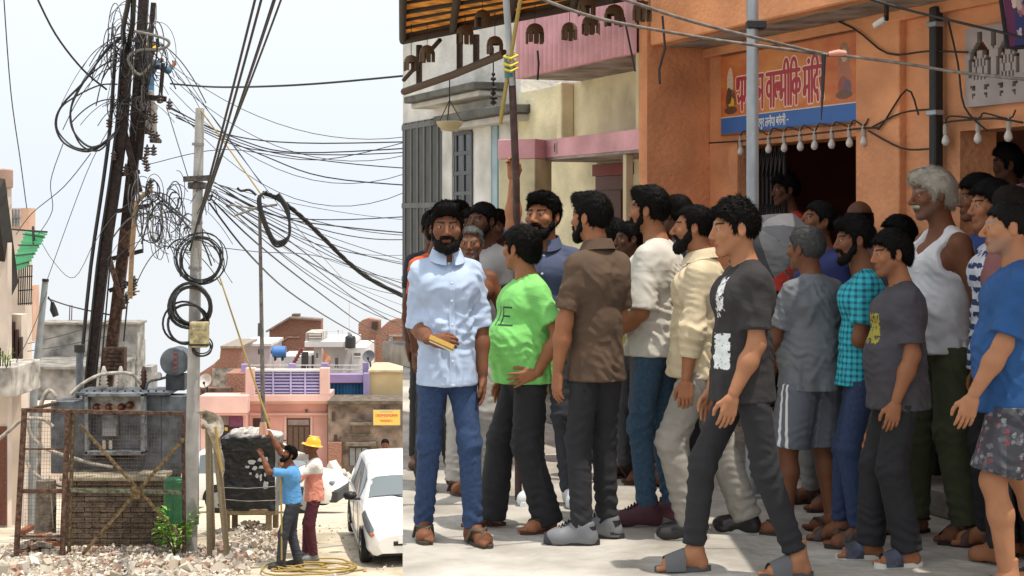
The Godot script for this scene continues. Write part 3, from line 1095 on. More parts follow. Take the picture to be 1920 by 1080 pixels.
# q.at: px of the body's axis, depth; q.y: level of what the person stands on
func person(q: Dictionary, g: Dictionary, label: String, group: String) -> Node3D:
	var d: float = q.d
	var o := thing("person", Vector3((q.x - 960.0) * d / F, q.get("y", 0.0), -d), label, "person", group, deg_to_rad(q.get("yaw", 0.0)))
	put("body", g.body, skin_mat, o)
	if g.has("shirt"):
		var s := put("vest" if q.get("top", "tee") == "vest" else "shirt", g.shirt, q.shirt, o)
		if g.has("collar"): put("collar", g.collar, q.get("collarmat", q.shirt), s)
		if g.has("placket"):
			put("placket", g.placket, q.shirt, s)
			put("buttons", g.buttons, plain(hx("c8ccd2"), 0.4), s)
	if g.has("legs"): put("shorts" if q.get("legs", "long") == "short" else "trousers", g.legs, q.legmat, o)
	var sc: float = g.sc
	var ht: Transform3D = g.head
	ht.origin *= sc
	ht.basis = ht.basis.scaled(Vector3.ONE * sc)
	if q.get("hair", "") != "":
		var hm := put("hair", hair_mesh(q.hair), q.get("hairmat", hair_mat("black")), o)
		hm.transform = ht
	if q.get("beard", "") != "":
		var bm := put("moustache" if q.beard == "lip" else "beard", beard_mesh(q.beard), q.get("beardmat", hair_mat("black")), o)
		bm.transform = ht
	var wear: String = q.get("wear", "")
	for side in 2:
		var ft: Transform3D = g["foot%d" % side]
		ft.origin *= sc
		ft.basis = ft.basis.scaled(Vector3.ONE * sc)
		if wear != "": footwear(wear, q, o, ft)
	return o

var mesh_cache := {}
func cached(key: String, build: Callable) -> Mesh:
	if not mesh_cache.has(key):
		var r: MB = build.call()
		mesh_cache[key] = r.mesh()
	return mesh_cache[key]

func hair_mesh(k: String) -> Mesh: return cached("hair" + k, func(): return hairs[k])
func beard_mesh(k: String) -> Mesh: return cached("beard" + k, func(): return beards[k])

func hair_mat(k: String) -> StandardMaterial3D:
	var c: Color = {"black": Color(0.075, 0.066, 0.062), "brown": Color(0.13, 0.10, 0.085), "grey": Color(0.52, 0.51, 0.50), "white": Color(0.86, 0.83, 0.77), "salt": Color(0.36, 0.36, 0.36)}[k]
	var m := mat(c, 0.62, "grain", 9.0, "n_hair", 3.0, 0.0, 0.8, false)
	m.metallic_specular = 0.25
	return m

func footwear(kind: String, q: Dictionary, o: Node3D, t: Transform3D) -> void:
	var m1: Material = q.wearmat
	var m2: Material = q.get("solemat", m1)
	if kind == "shoe":
		var s := put("shoe", cached("shoe", func(): return feet.shoe), m1, o)
		s.transform = t
		var so := put("sole", cached("shoesole", func(): return sole(0.0, 0.026, 0.0475, -0.092, 0.192)), m2, s)
		if q.has("accentmat"):
			put("toe_cap", cached("toecap", func(): return strap(0.128, 0.190, 0.053, 0.082)), q.accentmat, s)
			put("heel_patch", cached("heelpatch", func():
				var m := MB.new()
				var rows := []
				for i in 4:
					var row := []
					for j in 11:
						var an := PI * j / 10.0
						row.append(Vector3(cos(an) * 0.049, 0.022 + 0.024 * i, -0.030 - sin(an) * (0.052 - 0.004 * i)))
					rows.append(row)
				m.sheet(rows)
				return m), q.accentmat, s)
		if q.has("lacemat"):
			put("laces", cached("laces", func():
				var m := MB.new()
				for j in 5:
					var z := 0.050 + j * 0.016
					var y := 0.121 - j * 0.0095
					m.tube([Vector3(-0.024, y - 0.008, z - 0.004), Vector3(0, y + 0.006, z), Vector3(0.026, y - 0.008, z + 0.005)], 0.0045, 5)
				return m), q.lacemat, s)
	else:
		var s := put("sandal", cached("sole" + kind, func(): return sole(0.0, 0.017 if kind != "slide" else 0.024, 0.052, -0.085, 0.186)), m2, o)
		s.transform = t
		match kind:
			"slide": put("strap", cached("slide", func(): return strap(0.045, 0.140, 0.061, 0.108)), m1, s)
			"flip":
				put("strap", cached("flip", func():
					var m := MB.new()
					for x: float in [-1.0, 1.0]:
						m.tube([Vector3(-0.018, 0.016, 0.140), Vector3(-0.008, 0.072, 0.112), Vector3(0.046 * x + 0.004, 0.078, 0.060), Vector3(0.056 * x + 0.004, 0.014, 0.015)], 0.0095, 6)
					return m), m1, s)
			"sandal":
				put("strap", cached("sandalfront", func(): return strap(0.085, 0.125, 0.060, 0.088, 0.02)), m1, s)
				put("strap", cached("sandalmid", func(): return strap(0.020, 0.055, 0.056, 0.122, -0.02)), m1, s)
				put("strap", cached("sandalheel", func():
					var m := MB.new()
					var pts := []
					for j in 11:
						var a := PI * j / 10.0
						pts.append(Vector3(cos(a) * 0.047, 0.075 - sin(a) * 0.01, 0.01 - sin(a) * 0.086))
					m.tube(pts, 0.008, 6)
					return m), m1, s)

# ---------------------------------------------------------------- the upper street
# frame of the street front: s runs right along the facades, t comes out of them
const FO := Vector3(2.4945, 0, -9.0)
const FT := -1.18768
func s_of(px: float, t: float) -> float:
	var k := (px - 960.0) / F
	return (k * (9.0 - 0.3738 * t) - 2.4945 + 0.9275 * t) / (0.3738 + 0.9275 * k)
func y_of(py: float, s: float, t: float) -> float:
	return EYE + (410.0 - py) * (9.0 - 0.9275 * s - 0.3738 * t) / F
func front(s: float, y: float, t: float) -> Vector3:
	return FO + Vector3(0.3738 * s - 0.9275 * t, y, 0.9275 * s + 0.3738 * t)

# box from two corners in the facade frame
func fb(s0: float, s1: float, y0: float, y1: float, t0: float, t1: float, bev := 0.0) -> MB:
	return bx(Vector3((s0 + s1) / 2, (y0 + y1) / 2, (t0 + t1) / 2), Vector3(absf(s1 - s0), absf(y1 - y0), absf(t1 - t0)), bev)

var paint := {}

func upper_street() -> void:
	paint.orange = mat(hx("f0a676"), 0.85, "weather", 0.42, "n_fine", 3.0, 0.0, 0.35)
	paint.pink = mat(hx("ecb3be"), 0.8, "weather", 0.42, "n_fine", 3.0, 0.0, 0.2)
	paint.cream = mat(hx("f3e9c4"), 0.85, "weather", 0.42, "n_fine", 3.0, 0.0, 0.3)
	paint.white = mat(hx("dcdbd8"), 0.85, "weather", 0.42, "n_fine", 3.0, 0.0, 0.3)
	paint.soffit = mat(hx("b5aca6"), 0.9, "stain", 0.5)
	paint.concrete = mat(hx("a49c92"), 0.9, "stain", 0.45, "n_rough", 3.0, 0.0, 0.4)
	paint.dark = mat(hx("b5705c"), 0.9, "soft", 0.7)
	paint.wood = mat(hx("4a3226"), 0.75, "grain", 1.4, "n_fine", 3.0, 0.0, 0.4)
	paint.rope = mat(hx("b59a55"), 0.9, "grain", 3.0)
	paint.wire = mat(hx("262422"), 0.6, "grain", 3.0)
	paint.steel = mat(hx("aab0b5"), 0.42, "soft", 1.1, "n_fine", 3.0, 0.55, 0.15)
	paint.iron = mat(hx("2c2a2a"), 0.6, "grain", 2.0, "n_fine", 3.0, 0.2, 0.3)
	# street: a level deck that ends along the top of the retaining wall
	var gm := mat(hx("c1bdb6"), 0.92, "ground", 0.22, "n_rough", 3.0, 0.0, 0.35)
	var m := MB.new()
	m.xf = Transform3D(Basis(Vector3.RIGHT, Vector3(0, 0, -1), Vector3.UP), Vector3.ZERO)
	m.prism(PackedVector2Array([Vector2(-9, -8), Vector2(26, -8), Vector2(26, 19.4), Vector2(-1.325, 19.4), Vector2(-0.478, 7.0), Vector2(-9, 7.0)]), -6.0, 0.0)
	structure(put("street_ground", m, gm))
	temple()
	pink_house()
	white_house()
	awning()
	street_bits()

func temple() -> void:
	var o := thing("temple", FO, "orange painted temple building with deep doorway and concrete canopy slab", "building", "", FT)
	var H := 3.75
	put("wall", fb(-4.0, -2.83, 0, 2.83, -0.30, -0.02), paint.orange, o)
	put("wing_wall", fb(-2.965, -2.835, 0, 3.80, -0.02, 0.505), paint.orange, o)
	put("wall", fb(-2.83, -2.378, 0, 2.83, -0.25, 0.0), paint.orange, o)
	put("wall", fb(-2.378, -0.907, 2.11, 2.83, -0.25, 0.0), paint.orange, o)
	put("pilaster", fb(-0.907, -0.46, 0, 2.83, -0.25, 0.05, 0.006), paint.orange, o)
	put("wall", fb(-0.46, 0.04, 0, 2.83, -0.25, 0.0), paint.orange, o)
	var j0 := s_of(1815, 0.02)
	var j1 := j0 + 64 * 0.0145
	put("wall", fb(0.04, 1.7, 2.09, 2.218, -0.25, 0.0), paint.orange, o)
	put("wall", fb(0.04, 1.7, 2.648, 2.83, -0.25, 0.0), paint.orange, o)
	put("wall", fb(0.04, j0 + 0.01, 2.218, 2.648, -0.25, 0.0), paint.orange, o)
	put("wall", fb(j1 - 0.01, 1.7, 2.218, 2.648, -0.25, 0.0), paint.orange, o)
	put("wall", fb(1.7, 2.6, 0, 2.83, -0.25, 0.0), paint.orange, o)
	put("door_jamb", fb(-2.50, -2.378, 0, 2.15, 0.0, 0.035, 0.005), paint.orange, o)
	put("cornice", fb(-2.83, 2.6, 2.765, 2.83, 0.0, 0.06, 0.008), paint.orange, o)
	put("parapet", fb(-2.80, 2.6, 2.834, H, 0.38, 0.50, 0.01), paint.orange, o)
	put("parapet", fb(-2.80, -2.68, 2.834, H, -0.25, 0.38), paint.orange, o)
	put("canopy_slab", fb(-2.795, 2.6, 2.83, 2.95, -3.7, 0.385), paint.soffit, o)
	put("roof_slab", fb(-4.0, -2.80, 2.832, 2.95, -3.7, -0.02), paint.soffit, o)
	# the hall behind the doorways
	put("back_wall", fb(-4.0, 2.6, 0, 2.83, -3.7, -3.5), paint.dark, o)
	put("side_wall", fb(-4.0, -3.85, 0, 2.83, -3.5, -0.30), paint.dark, o)
	put("side_wall", fb(2.45, 2.6, 0, 2.83, -3.5, -0.25), paint.dark, o)
	put("partition", fb(-0.55, -0.43, 0.3, 2.83, -3.5, -0.25), paint.dark, o)
	put("hall_floor", fb(-3.85, 2.45, 0.0, 0.30, -3.5, 0.02), paint.concrete, o)
	put("step", fb(-2.9, 2.6, 0.0, 0.15, 0.02, 0.36, 0.01), paint.concrete, o)
	# folding gate drawn to the left of the doorway
	var g := MB.new()
	for i in 7:
		g.box(Vector3(-2.33 + i * 0.055, 1.2, -0.12), Vector3(0.02, 1.78, 0.02))
	for j in 5:
		for i in 6:
			g.tube([Vector3(-2.33 + i * 0.055, 0.45 + j * 0.36, -0.105), Vector3(-2.275 + i * 0.055, 0.62 + j * 0.36, -0.105)], 0.006, 4)
	put("folding_gate", g, paint.iron, o)
	# cut-out screen above the right opening: bars, arches and drops round real holes
	var s0 := s_of(1815, 0.02)
	var jl := MB.new()
	var cell := 0.0145
	for r in 30:
		var c0 := 0
		var solid := func(c: int) -> bool:
			var u := fposmod(c / 16.0, 1.0) * 2.0 - 1.0
			var v := r / 29.0
			if r < 2 or r > 27 or c < 2 or c > 61: return true
			var q := Vector2(u, (v - 0.62) * 1.9)
			if q.y < 0.05 and q.length() > 0.62 and q.length() < 0.86: return false
			if v > 0.34 and v < 0.66 and absf(u) < 0.5 and absf(u) > 0.12: return int(absf(u) * 8.0 + v * 10.0) % 2 == 0
			if v < 0.30 and absf(absf(u) - 1.0) < 0.26 - absf(v - 0.16) * 1.2: return false
			if v < 0.26 and absf(u) < 0.20 - absf(v - 0.14): return false
			if v > 0.70 and v < 0.90 and absf(absf(u) - 0.45) < 0.10 + (0.85 - v): return absf(u) < 0.2 or int(v * 30.0) % 3 == 0
			return true
		while c0 < 64:
			if solid.call(c0):
				var c1 := c0
				while c1 < 64 and solid.call(c1): c1 += 1
				jl.box(Vector3(s0 + (c0 + c1) * 0.5 * cell, 2.65 - (r + 0.5) * cell, 0.024), Vector3((c1 - c0) * cell, cell, 0.030))
				c0 = c1
			else: c0 += 1
	put("lattice_screen", jl, mat(hx("b4a8a4"), 0.85, "soft", 1.0), o)
	# banner over the doorway
	var sg := thing("temple_sign", front(-1.745, 2.475, 0.03), "orange banner with red lettering and blue strip above the temple doorway", "sign", "", FT)
	put("frame", bx(Vector3(0, 0, -0.012), Vector3(1.74, 0.57, 0.024), 0.004), plain(hx("8a5a3a"), 0.6), sg)
	var face := MB.new()
	face.sheet([[Vector3(-0.855, -0.272, 0.004), Vector3(0.855, -0.272, 0.004)], [Vector3(-0.855, 0.272, 0.004), Vector3(0.855, 0.272, 0.004)]], true)
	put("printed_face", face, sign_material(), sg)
	# lamps on a wire
	bulbs("row of clear bulbs hung on a wire across the temple doorway", [1388, 1415, 1442, 1470, 1500, 1528, 1560, 1592, 1619], 0.06, 2.17)
	bulbs("three bulbs hung on a wire over the right temple opening", [1772, 1834, 1892], 0.05, 2.14)
	# black pipe and wall wires
	var ds := s_of(1755, 0.06)
	var pp := thing("drain_pipe", front(ds, 0, 0.06), "black square pipe running up the orange temple wall", "pipe", "", FT)
	put("pipe", bx(Vector3(0, 1.40, 0), Vector3(0.062, 2.80, 0.06), 0.008), paint.iron, pp)
	for y: float in [0.6, 1.5, 2.2, 2.7]: put("clamp", bx(Vector3(0, y, 0.004), Vector3(0.085, 0.03, 0.068), 0.004), paint.steel, pp)
	var k := 0
	for w: Array in [[[1330, 268], [1420, 262], [1622, 240], [1650, 238], [1700, 168], [1722, 215]], [[1632, 240], [1690, 212], [1745, 205]], [[1500, 12], [1598, 52], [1664, 100], [1742, 96], [1815, 98]],
			[[1628, 245], [1692, 278], [1745, 279]], [[1770, 230], [1800, 226], [1866, 222], [1918, 230]], [[1778, 40], [1796, 120], [1808, 200], [1850, 245]]]:
		var pts := []
		for p: Array in w:
			var s := s_of(p[0], 0.065)
			pts.append(front(s, y_of(p[1], s, 0.065), 0.065))
		var lab: String = ["wire looping along the top of the temple doorway and up", "short wire from doorway corner to black pipe", "wire running from the slab past the banner to the lattice", "drooping wire below the doorway corner", "wire along the top of the right opening", "loose wire hanging from slab beside the lattice"][k]
		tag(put("wall_wire", tb(smooth(pts, 4), 0.006, 5), paint.wire), lab, "wire", "wires on the temple wall")
		k += 1
	var cs := s_of(1662, 0.3)
	var cc := thing("security_camera", front(cs, 2.83, 0.30), "small white security camera under the orange slab", "camera", "", FT)
	put("bracket", bx(Vector3(0, -0.05, 0), Vector3(0.02, 0.10, 0.02)), paint.wood, cc)
	put("housing", bx(Vector3(-0.03, -0.11, 0.02), Vector3(0.11, 0.035, 0.04), 0.008, Basis(Vector3.BACK, 0.25)), plain(hx("d8d4cc"), 0.5), cc)
	put("lens", bx(Vector3(0.030, -0.096, 0.02), Vector3(0.012, 0.026, 0.026), 0.004), paint.iron, cc)

func smooth(pts: Array, n: int) -> Array:
	var out := []
	for i in pts.size() - 1:
		var a: Vector3 = pts[maxi(i - 1, 0)]
		var b: Vector3 = pts[i]
		var c: Vector3 = pts[i + 1]
		var d: Vector3 = pts[mini(i + 2, pts.size() - 1)]
		for k in n: out.append(b.cubic_interpolate(c, a, d, float(k) / n))
	out.append(pts[-1])
	return out

func bulbs(label: String, xs: Array, t: float, y: float) -> void:
	var s0 := s_of(xs[0], t)
	var o := thing("bulb_string", front(s0, y, t), label, "string lights", "", FT)
	var wire := []
	var glass := StandardMaterial3D.new()
	glass.albedo_color = hx("c9c2bb")
	glass.roughness = 0.15
	var k := 0
	for x in xs:
		var s := s_of(x, t) - s0
		wire.append(Vector3(s, 0.01 * sin(k * 2.3), 0))
		wire.append(Vector3(s + 0.05, 0.035, 0))
		k += 1
		var b := Basis(Vector3.BACK, 0.06 * sin(k * 1.7))
		var bm := MB.new()
		bm.lathe(Vector3(s, 0, 0), [Vector2(0.0, -0.132), Vector2(0.011, -0.130), Vector2(0.021, -0.118), Vector2(0.0235, -0.104), Vector2(0.019, -0.088), Vector2(0.011, -0.072), Vector2(0.010, -0.066)], 14, b)
		var bl := put("bulb", bm, glass, o)
		var hm := MB.new()
		hm.lathe(Vector3(s, 0, 0), [Vector2(0.014, -0.068), Vector2(0.015, -0.055), Vector2(0.013, -0.02), Vector2(0.006, -0.005), Vector2(0.004, 0.012)], 10, b)
		put("holder", hm, plain(hx("a89f96"), 0.6), bl)
	put("wire", tb(smooth(wire, 3), 0.005, 5), paint.wire, o)

func pink_house() -> void:
	var o := thing("pink_house", FO, "pink and cream house with corrugated balcony front beside the temple", "house", "", FT)
	put("back_wall", fb(-6.75, -4.0, 0, 2.80, -0.35, -0.10), paint.cream, o)
	put("lower_band", fb(-4.79, -2.97, 2.10, 2.25, -0.10, 0.50, 0.004), paint.pink, o)
	put("corner_block", fb(-4.97, -4.79, 2.10, 2.25, -0.10, 0.502, 0.004), mat(hx("c2445c"), 0.7, "soft", 0.9), o)
	put("balcony_slab", fb(-5.0, -2.98, 2.08, 2.099, -0.10, 0.49), paint.soffit, o)
	put("balcony_ceiling", fb(-5.31, -2.98, 2.80, 2.83, -0.35, 0.47), paint.soffit, o)
	# corrugated front, drawn as real waves
	var m := MB.new()
	var rows := [[], [], [], []]
	var n := 210
	for i in n + 1:
		var s := lerpf(-5.32, -2.97, float(i) / n)
		var z := 0.50 + 0.026 * absf(sin(float(i) * PI / 9.0))
		rows[0].append(Vector3(s, 2.80, 0.47)); rows[1].append(Vector3(s, 2.80, z)); rows[2].append(Vector3(s, 3.55, z)); rows[3].append(Vector3(s, 3.55, 0.47))
	m.sheet([rows[1], rows[2]])
	m.sheet([rows[0], rows[1]])
	put("corrugated_front", m, paint.pink, o)
	put("upper_wall", fb(-5.31, -2.98, 2.83, 3.55, -0.35, 0.45), paint.pink, o)
	var cs := s_of(1056, -0.02)
	put("column", fb(cs - 0.055, cs + 0.055, 2.25, 2.80, -0.10, 0.02, 0.01), paint.cream, o)
	put("edge_post", fb(-3.03, -2.98, 2.25, 2.80, 0.44, 0.499), mat(hx("ded3ae"), 0.8), o)
	put("slim_post", fb(s_of(1170, 0.45), s_of(1170, 0.45) + 0.055, 0, 2.08, 0.40, 0.46, 0.004), mat(hx("ded3ae"), 0.8), o)
	var d0 := s_of(1124, -0.10)
	var dr := put("door", fb(d0, d0 + 0.62, 0, 1.96, -0.10, -0.06, 0.004), mat(hx("6a3520"), 0.6, "grain", 1.0), o)
	for r in 3: put("panel", fb(d0 + 0.10, d0 + 0.52, 0.18 + r * 0.60, 0.64 + r * 0.60, -0.061, -0.05, 0.006), mat(hx("5c2c1a"), 0.6, "grain", 1.0), dr)
	put("lintel", fb(d0 - 0.05, d0 + 0.66, 1.96, 2.06, -0.10, -0.055), mat(hx("8a3a30"), 0.7), o)
	# the pier at the street corner, turned to the street
	var a := at(935, 300, 13.15)
	var c := at(1003, 300, 13.0)
	var mid := (a + c) * 0.5
	var w := Vector2(c.x - a.x, c.z - a.z).length()
	var ang := -atan2(c.z - a.z, c.x - a.x)
	var inv := o.transform.affine_inverse()
	var bs := inv.basis * Basis(Vector3.UP, ang)
	var q := inv * Vector3(mid.x, 0, mid.z)
	put("corner_pier", bx(q + Vector3(0, 1.045, 0) + bs * Vector3(0, 0, -0.16), Vector3(w, 2.09, 0.32), 0.006, bs), mat(hx("e4dcb6"), 0.85, "peel", 0.5), o)
	put("corner_band", bx(q + Vector3(0, 2.17, 0) + bs * Vector3(0, 0, -0.155), Vector3(w + 0.01, 0.158, 0.325), 0.004, bs), paint.pink, o)
	# house number plate
	var ps := s_of(1040, 0.51)
	var pl := put("number_plate", fb(ps - 0.030, ps + 0.030, 2.125, 2.225, 0.504, 0.508), plain(hx("b8b2ac"), 0.6), o)
	put("bulb_mark", fb(ps - 0.010, ps + 0.010, 2.14, 2.21, 0.509, 0.511), plain(hx("7c4a52"), 0.6), pl)
	put("bulb_mark", fb(ps - 0.016, ps + 0.016, 2.175, 2.182, 0.5112, 0.5125), plain(hx("7c4a52"), 0.6), pl)
	put("step", fb(-6.6, -3.0, 0, 0.16, -0.1, 0.75, 0.01), paint.concrete, o)

func white_house() -> void:
	var o := thing("white_house", FO, "white house with grey ledges, tall grey window and barred gate", "house", "", FT)
	var sl := s_of(755.5, -0.12) - 0.02
	var sr := -6.75
	put("wall", fb(sl + 0.02, sr, 0, 5.2, -1.0, -0.12), paint.white, o)
	# pillars, window, gate
	var f := func(px: float, t: float) -> float: return s_of(px, t)
	var yy := func(py: float, px: float, t: float) -> float: return y_of(py, s_of(px, t), t)
	put("pillar", fb(f.call(815, 0.0), f.call(833, 0.0), 0, yy.call(236, 824, 0.0), -0.12, -0.085, 0.004), paint.white, o)
	put("pillar", fb(f.call(877, 0.0), f.call(905, 0.0), 0, yy.call(236, 890, 0.0), -0.12, -0.085, 0.004), paint.white, o)
	put("blue_panel", fb(f.call(905, -0.10), f.call(932, -0.10), 0, yy.call(238, 918, -0.1), -0.12, -0.10), mat(hx("9fb9c4"), 0.8, "soft", 0.8), o)
	var w0: float = f.call(834, -0.06)
	var w1: float = f.call(876, -0.06)
	var wt: float = yy.call(250, 855, -0.06)
	var wb: float = yy.call(400, 855, -0.06)
	var grey := mat(hx("5f6468"), 0.7, "soft", 1.0)
	var wn := put("window", fb(w0, w1, wb, wt, -0.12, -0.112), plain(hx("24282b"), 0.2), o)
	for i in 4: put("mullion", fb(lerpf(w0, w1, i / 3.0) - 0.022, lerpf(w0, w1, i / 3.0) + 0.022, wb, wt, -0.112, -0.098, 0.003), grey, wn)
	for j in 5: put("transom", fb(w0, w1, lerpf(wb, wt, j / 4.0) - 0.02, lerpf(wb, wt, j / 4.0) + 0.02, -0.111, -0.100, 0.003), grey, wn)
	var g0: float = sl + 0.03
	var g1: float = f.call(811, 0.0)
	var gt: float = yy.call(224, 780, 0.0)
	var gt0 := put("gate", fb(g0, g1, 0, gt, -0.12, -0.11), mat(hx("4d5050"), 0.7, "soft", 1.0), o)
	for i in 6:
		var s := lerpf(g0, g1, (i + 0.5) / 6.0)
		put("bar", fb(s - 0.02, s + 0.02, 0, gt, -0.11, -0.095, 0.004), mat(hx("6a6c6b"), 0.7), gt0)
	for y: float in [0.9, 1.75, gt - 0.05]: put("rail", fb(g0, g1, y - 0.03, y + 0.03, -0.109, -0.098, 0.004), mat(hx("6a6c6b"), 0.7), gt0)
	# grey ledges
	var lm := mat(hx("6e6e68"), 0.85, "stain", 0.6)
	for l: Array in [[757, 887, 168, 192, 0.22], [812, 950, 207, 236, 0.14]]:
		var a: float = s_of(l[0], l[4])
		var b: float = s_of(l[1], l[4])
		var y1: float = y_of(l[2], (a + b) / 2, l[4])
		var y0: float = y_of(l[3], (a + b) / 2, l[4])
		a = maxf(a, sl + 0.03)
		var lg := put("ledge", fb(a, b, lerpf(y0, y1, 0.45), y1, -0.12, l[4], 0.01), lm, o)
		put("moulding", fb(a + 0.04, b - 0.04, y0, lerpf(y0, y1, 0.45) - 0.002, -0.12, l[4] - 0.07, 0.01), mat(hx("c8c6c0"), 0.85, "soft", 0.8), lg)
	put("plinth", fb(sl + 0.55, sr, 0, 0.22, -0.12, 0.3, 0.01), paint.concrete, o)
	# basket and a strand of black charms
	var bp := at(843, 232, 14.9)
	var bk := thing("hanging_basket", bp, "shallow pale basket hanging by cords under the grey ledge", "basket")
	var bm := MB.new()
	bm.lathe(Vector3.ZERO, [Vector2(0.0, -0.06), Vector2(0.07, -0.058), Vector2(0.11, -0.02), Vector2(0.125, 0.02), Vector2(0.118, 0.022), Vector2(0.10, -0.015), Vector2(0.0, -0.04)], 18)
	put("bowl", bm, mat(hx("c9bd9c"), 0.9, "grain", 3.0), bk)
	for i in 3:
		var an := TAU * i / 3.0 + 0.3
		put("cord", tb([Vector3(cos(an) * 0.12, 0.02, sin(an) * 0.12), Vector3(0, 0.22, 0), Vector3(0, 0.44, 0)], 0.006, 4), paint.wire, bk)
	var ch := thing("charm_string", at(925, 135, 14.2), "black charm string hanging before the white wall", "charm")
	put("cord", tb([Vector3(0, 0.22, 0), Vector3(0, -0.30, 0)], 0.006, 4), paint.wire, ch)
	for i in 7:
		var k := MB.new()
		var r: float = [0.018, 0.026, 0.02, 0.034, 0.026, 0.04, 0.03][i]
		k.lathe(Vector3(0, -0.02 - i * 0.042, 0), [Vector2(0, -0.022), Vector2(r, -0.008), Vector2(r * 0.9, 0.012), Vector2(0, 0.02)], 9)
		put("charm", k, paint.iron, ch)

# tin and bamboo canopy over the left houses, and an added floral awning to shade the right side
func awning() -> void:
	var A := at(755, 80, 14.4)
	var Bq := at(1215, 2, 11.1)
	A.y = 3.22; Bq.y = 3.19
	var Aq := at(757, -70, 9.9)
	var Bn := at(1215, -70, 9.7)
	Aq.y = 3.28; Bn.y = 3.26
	var o := thing("bamboo_canopy", Vector3(A.x, 0, A.z), "dark bamboo canopy with yellowed sheets above the left houses", "canopy")
	var off := -Vector3(A.x, 0, A.z)
	var lerp4 := func(u: float, v: float) -> Vector3: return A.lerp(Bq, u).lerp(Aq.lerp(Bn, u), v) + off
	var sheetm := mat(hx("cfa95e"), 0.85, "stain", 0.9)
	var top := MB.new()
	top.sheet([[lerp4.call(0, 0) + Vector3(0, 0.034, 0), lerp4.call(1, 0) + Vector3(0, 0.034, 0)], [lerp4.call(0, 1) + Vector3(0, 0.034, 0), lerp4.call(1, 1) + Vector3(0, 0.034, 0)]])
	sheetm.backlight_enabled = true
	sheetm.backlight = Color(0.80, 0.56, 0.26)
	put("roof_sheet", top, sheetm, o)
	var pm := mat(hx("3a2c22"), 0.85, "grain", 2.0, "n_rough", 3.0, 0.0, 0.4)
	for i in 10:
		var v := i / 9.0
		var w := 0.004 * sin(i * 3.1)
		put("purlin", tb([lerp4.call(0, v) + Vector3(0, 0.03 + w, 0), lerp4.call(0.33, v) + Vector3(0, 0.035 - w, 0), lerp4.call(0.7, v) + Vector3(0, 0.028 + w, 0), lerp4.call(1, v) + Vector3(0, 0.032, 0)], 0.020 if i % 3 else 0.030, 7), pm, o)
	for i in 5:
		var u := i / 4.0
		put("beam", tb([lerp4.call(u, 0) + Vector3(0, -0.01, 0), lerp4.call(u, 1) + Vector3(0, -0.01, 0)], 0.032, 7), pm, o)
	put("edge_beam", tb([lerp4.call(0, 0) + Vector3(0, -0.02, 0), lerp4.call(0.5, 0) + Vector3(0, -0.015, 0), lerp4.call(1, 0) + Vector3(0, -0.02, 0)], 0.034, 8), pm, o)
	# posts to the ground and slanting props
	for p: Array in [[786, 14.1, 0], [862, 13.6, 0], [893, 13.3, 1]]:
		var b := at(p[0], 410, p[1])
		put("post", tb([Vector3(b.x, at(0, 172 - (p[0] - 757) * 0.38, p[1] - 0.2).y, b.z) + off, Vector3(b.x, 3.13, b.z) + off], 0.028, 7), pm, o)
	put("brace", tb([at(757, 172, 14.0) + off, at(850, 140, 13.2) + off, at(946, 100, 12.3) + off], 0.032, 7), mat(hx("5a4636"), 0.8, "grain", 2.0), o)
	put("brace", tb([at(757, 150, 14.3) + off, at(825, 75, 13.5) + off], 0.020, 6), pm, o)
	# hanging slatted shades along the edge
	var proto: Node3D = null
	var spots := [[771, 118, 13.6], [801, 100, 13.5], [872, 64, 12.9], [905, 34, 12.2], [928, 84, 12.7], [1003, 62, 12.2], [1068, 58, 12.0], [1108, 46, 11.7], [1152, 28, 11.4], [1100, 12, 11.0], [1204, 20, 11.0]]
	for i in spots.size():
		var pos := at(spots[i][0], spots[i][1], spots[i][2])
		var lab: String = "brown slatted hanging lantern, number %s from the left under the canopy" % ["one", "two", "three", "four", "five", "six", "seven", "nine", "ten", "eight", "eleven"][i]
		if proto == null:
			proto = thing("slatted_lantern", pos, lab, "lantern", "slatted lanterns hung along the canopy")
			var hm := mat(hx("6c5842"), 0.85, "grain", 3.0, "", 3.0, 0.0, 0.3, false)
			var dm := MB.new()
			dm.lathe(Vector3.ZERO, [Vector2(0.088, 0.0), Vector2(0.080, 0.045), Vector2(0.055, 0.078), Vector2(0.02, 0.092), Vector2(0.0, 0.095)], 14)
			put("dome", dm, hm, proto)
			for j in 9:
				if j in [2, 6]: continue
				var a := TAU * j / 9.0
				put("slat", bx(Vector3(cos(a) * 0.082, -0.045, sin(a) * 0.082), Vector3(0.012, 0.10 + 0.012 * sin(j * 2.0), 0.045), 0.002, Basis(Vector3.UP, -a)), hm, proto)
			put("cord", tb([Vector3(0, 0.09, 0), Vector3(0, 0.46, 0)], 0.004, 4), paint.wire, proto)
			proto.scale = Vector3.ONE * 0.72
		else:
			var c: Node3D = proto.duplicate()
			c.name = numbered("slatted_lantern")
			add_child(c)
			c.position = pos
			c.rotation.y = i * 0.7
			c.scale = Vector3.ONE * (0.70 + 0.05 * (i % 3))
			c.set_meta("label", lab)
	# unseen awning added to shade the right-hand ground; only its hanging corner shows
	var aw := thing("added_cloth_awning", Vector3(3.6, 0, -7.0), "dark blue floral cloth corner hanging at top right from an added unseen awning", "awning")
	var rows := []
	for i in 9:
		var row := []
		for j in 15:
			var u := j / 14.0
			var v := i / 8.0
			row.append(Vector3(lerpf(-1.75, -0.95, u), 2.95 + 0.25 * u - 0.08 * sin(PI * v) - 0.03 * sin(u * 9.0), lerpf(3.2, -2.35, v)))
		rows.append(row)
	var cm := MB.new()
	cm.sheet(rows)
	var cl := cloth(hx("2b3358"))
	put("cloth", cm, cl, aw)
	# the hanging corner with its dark hem
	var hang := MB.new()
	var pc := at(1900, 20, 7.3) - Vector3(3.6, 0, -7.0)
	rows = []
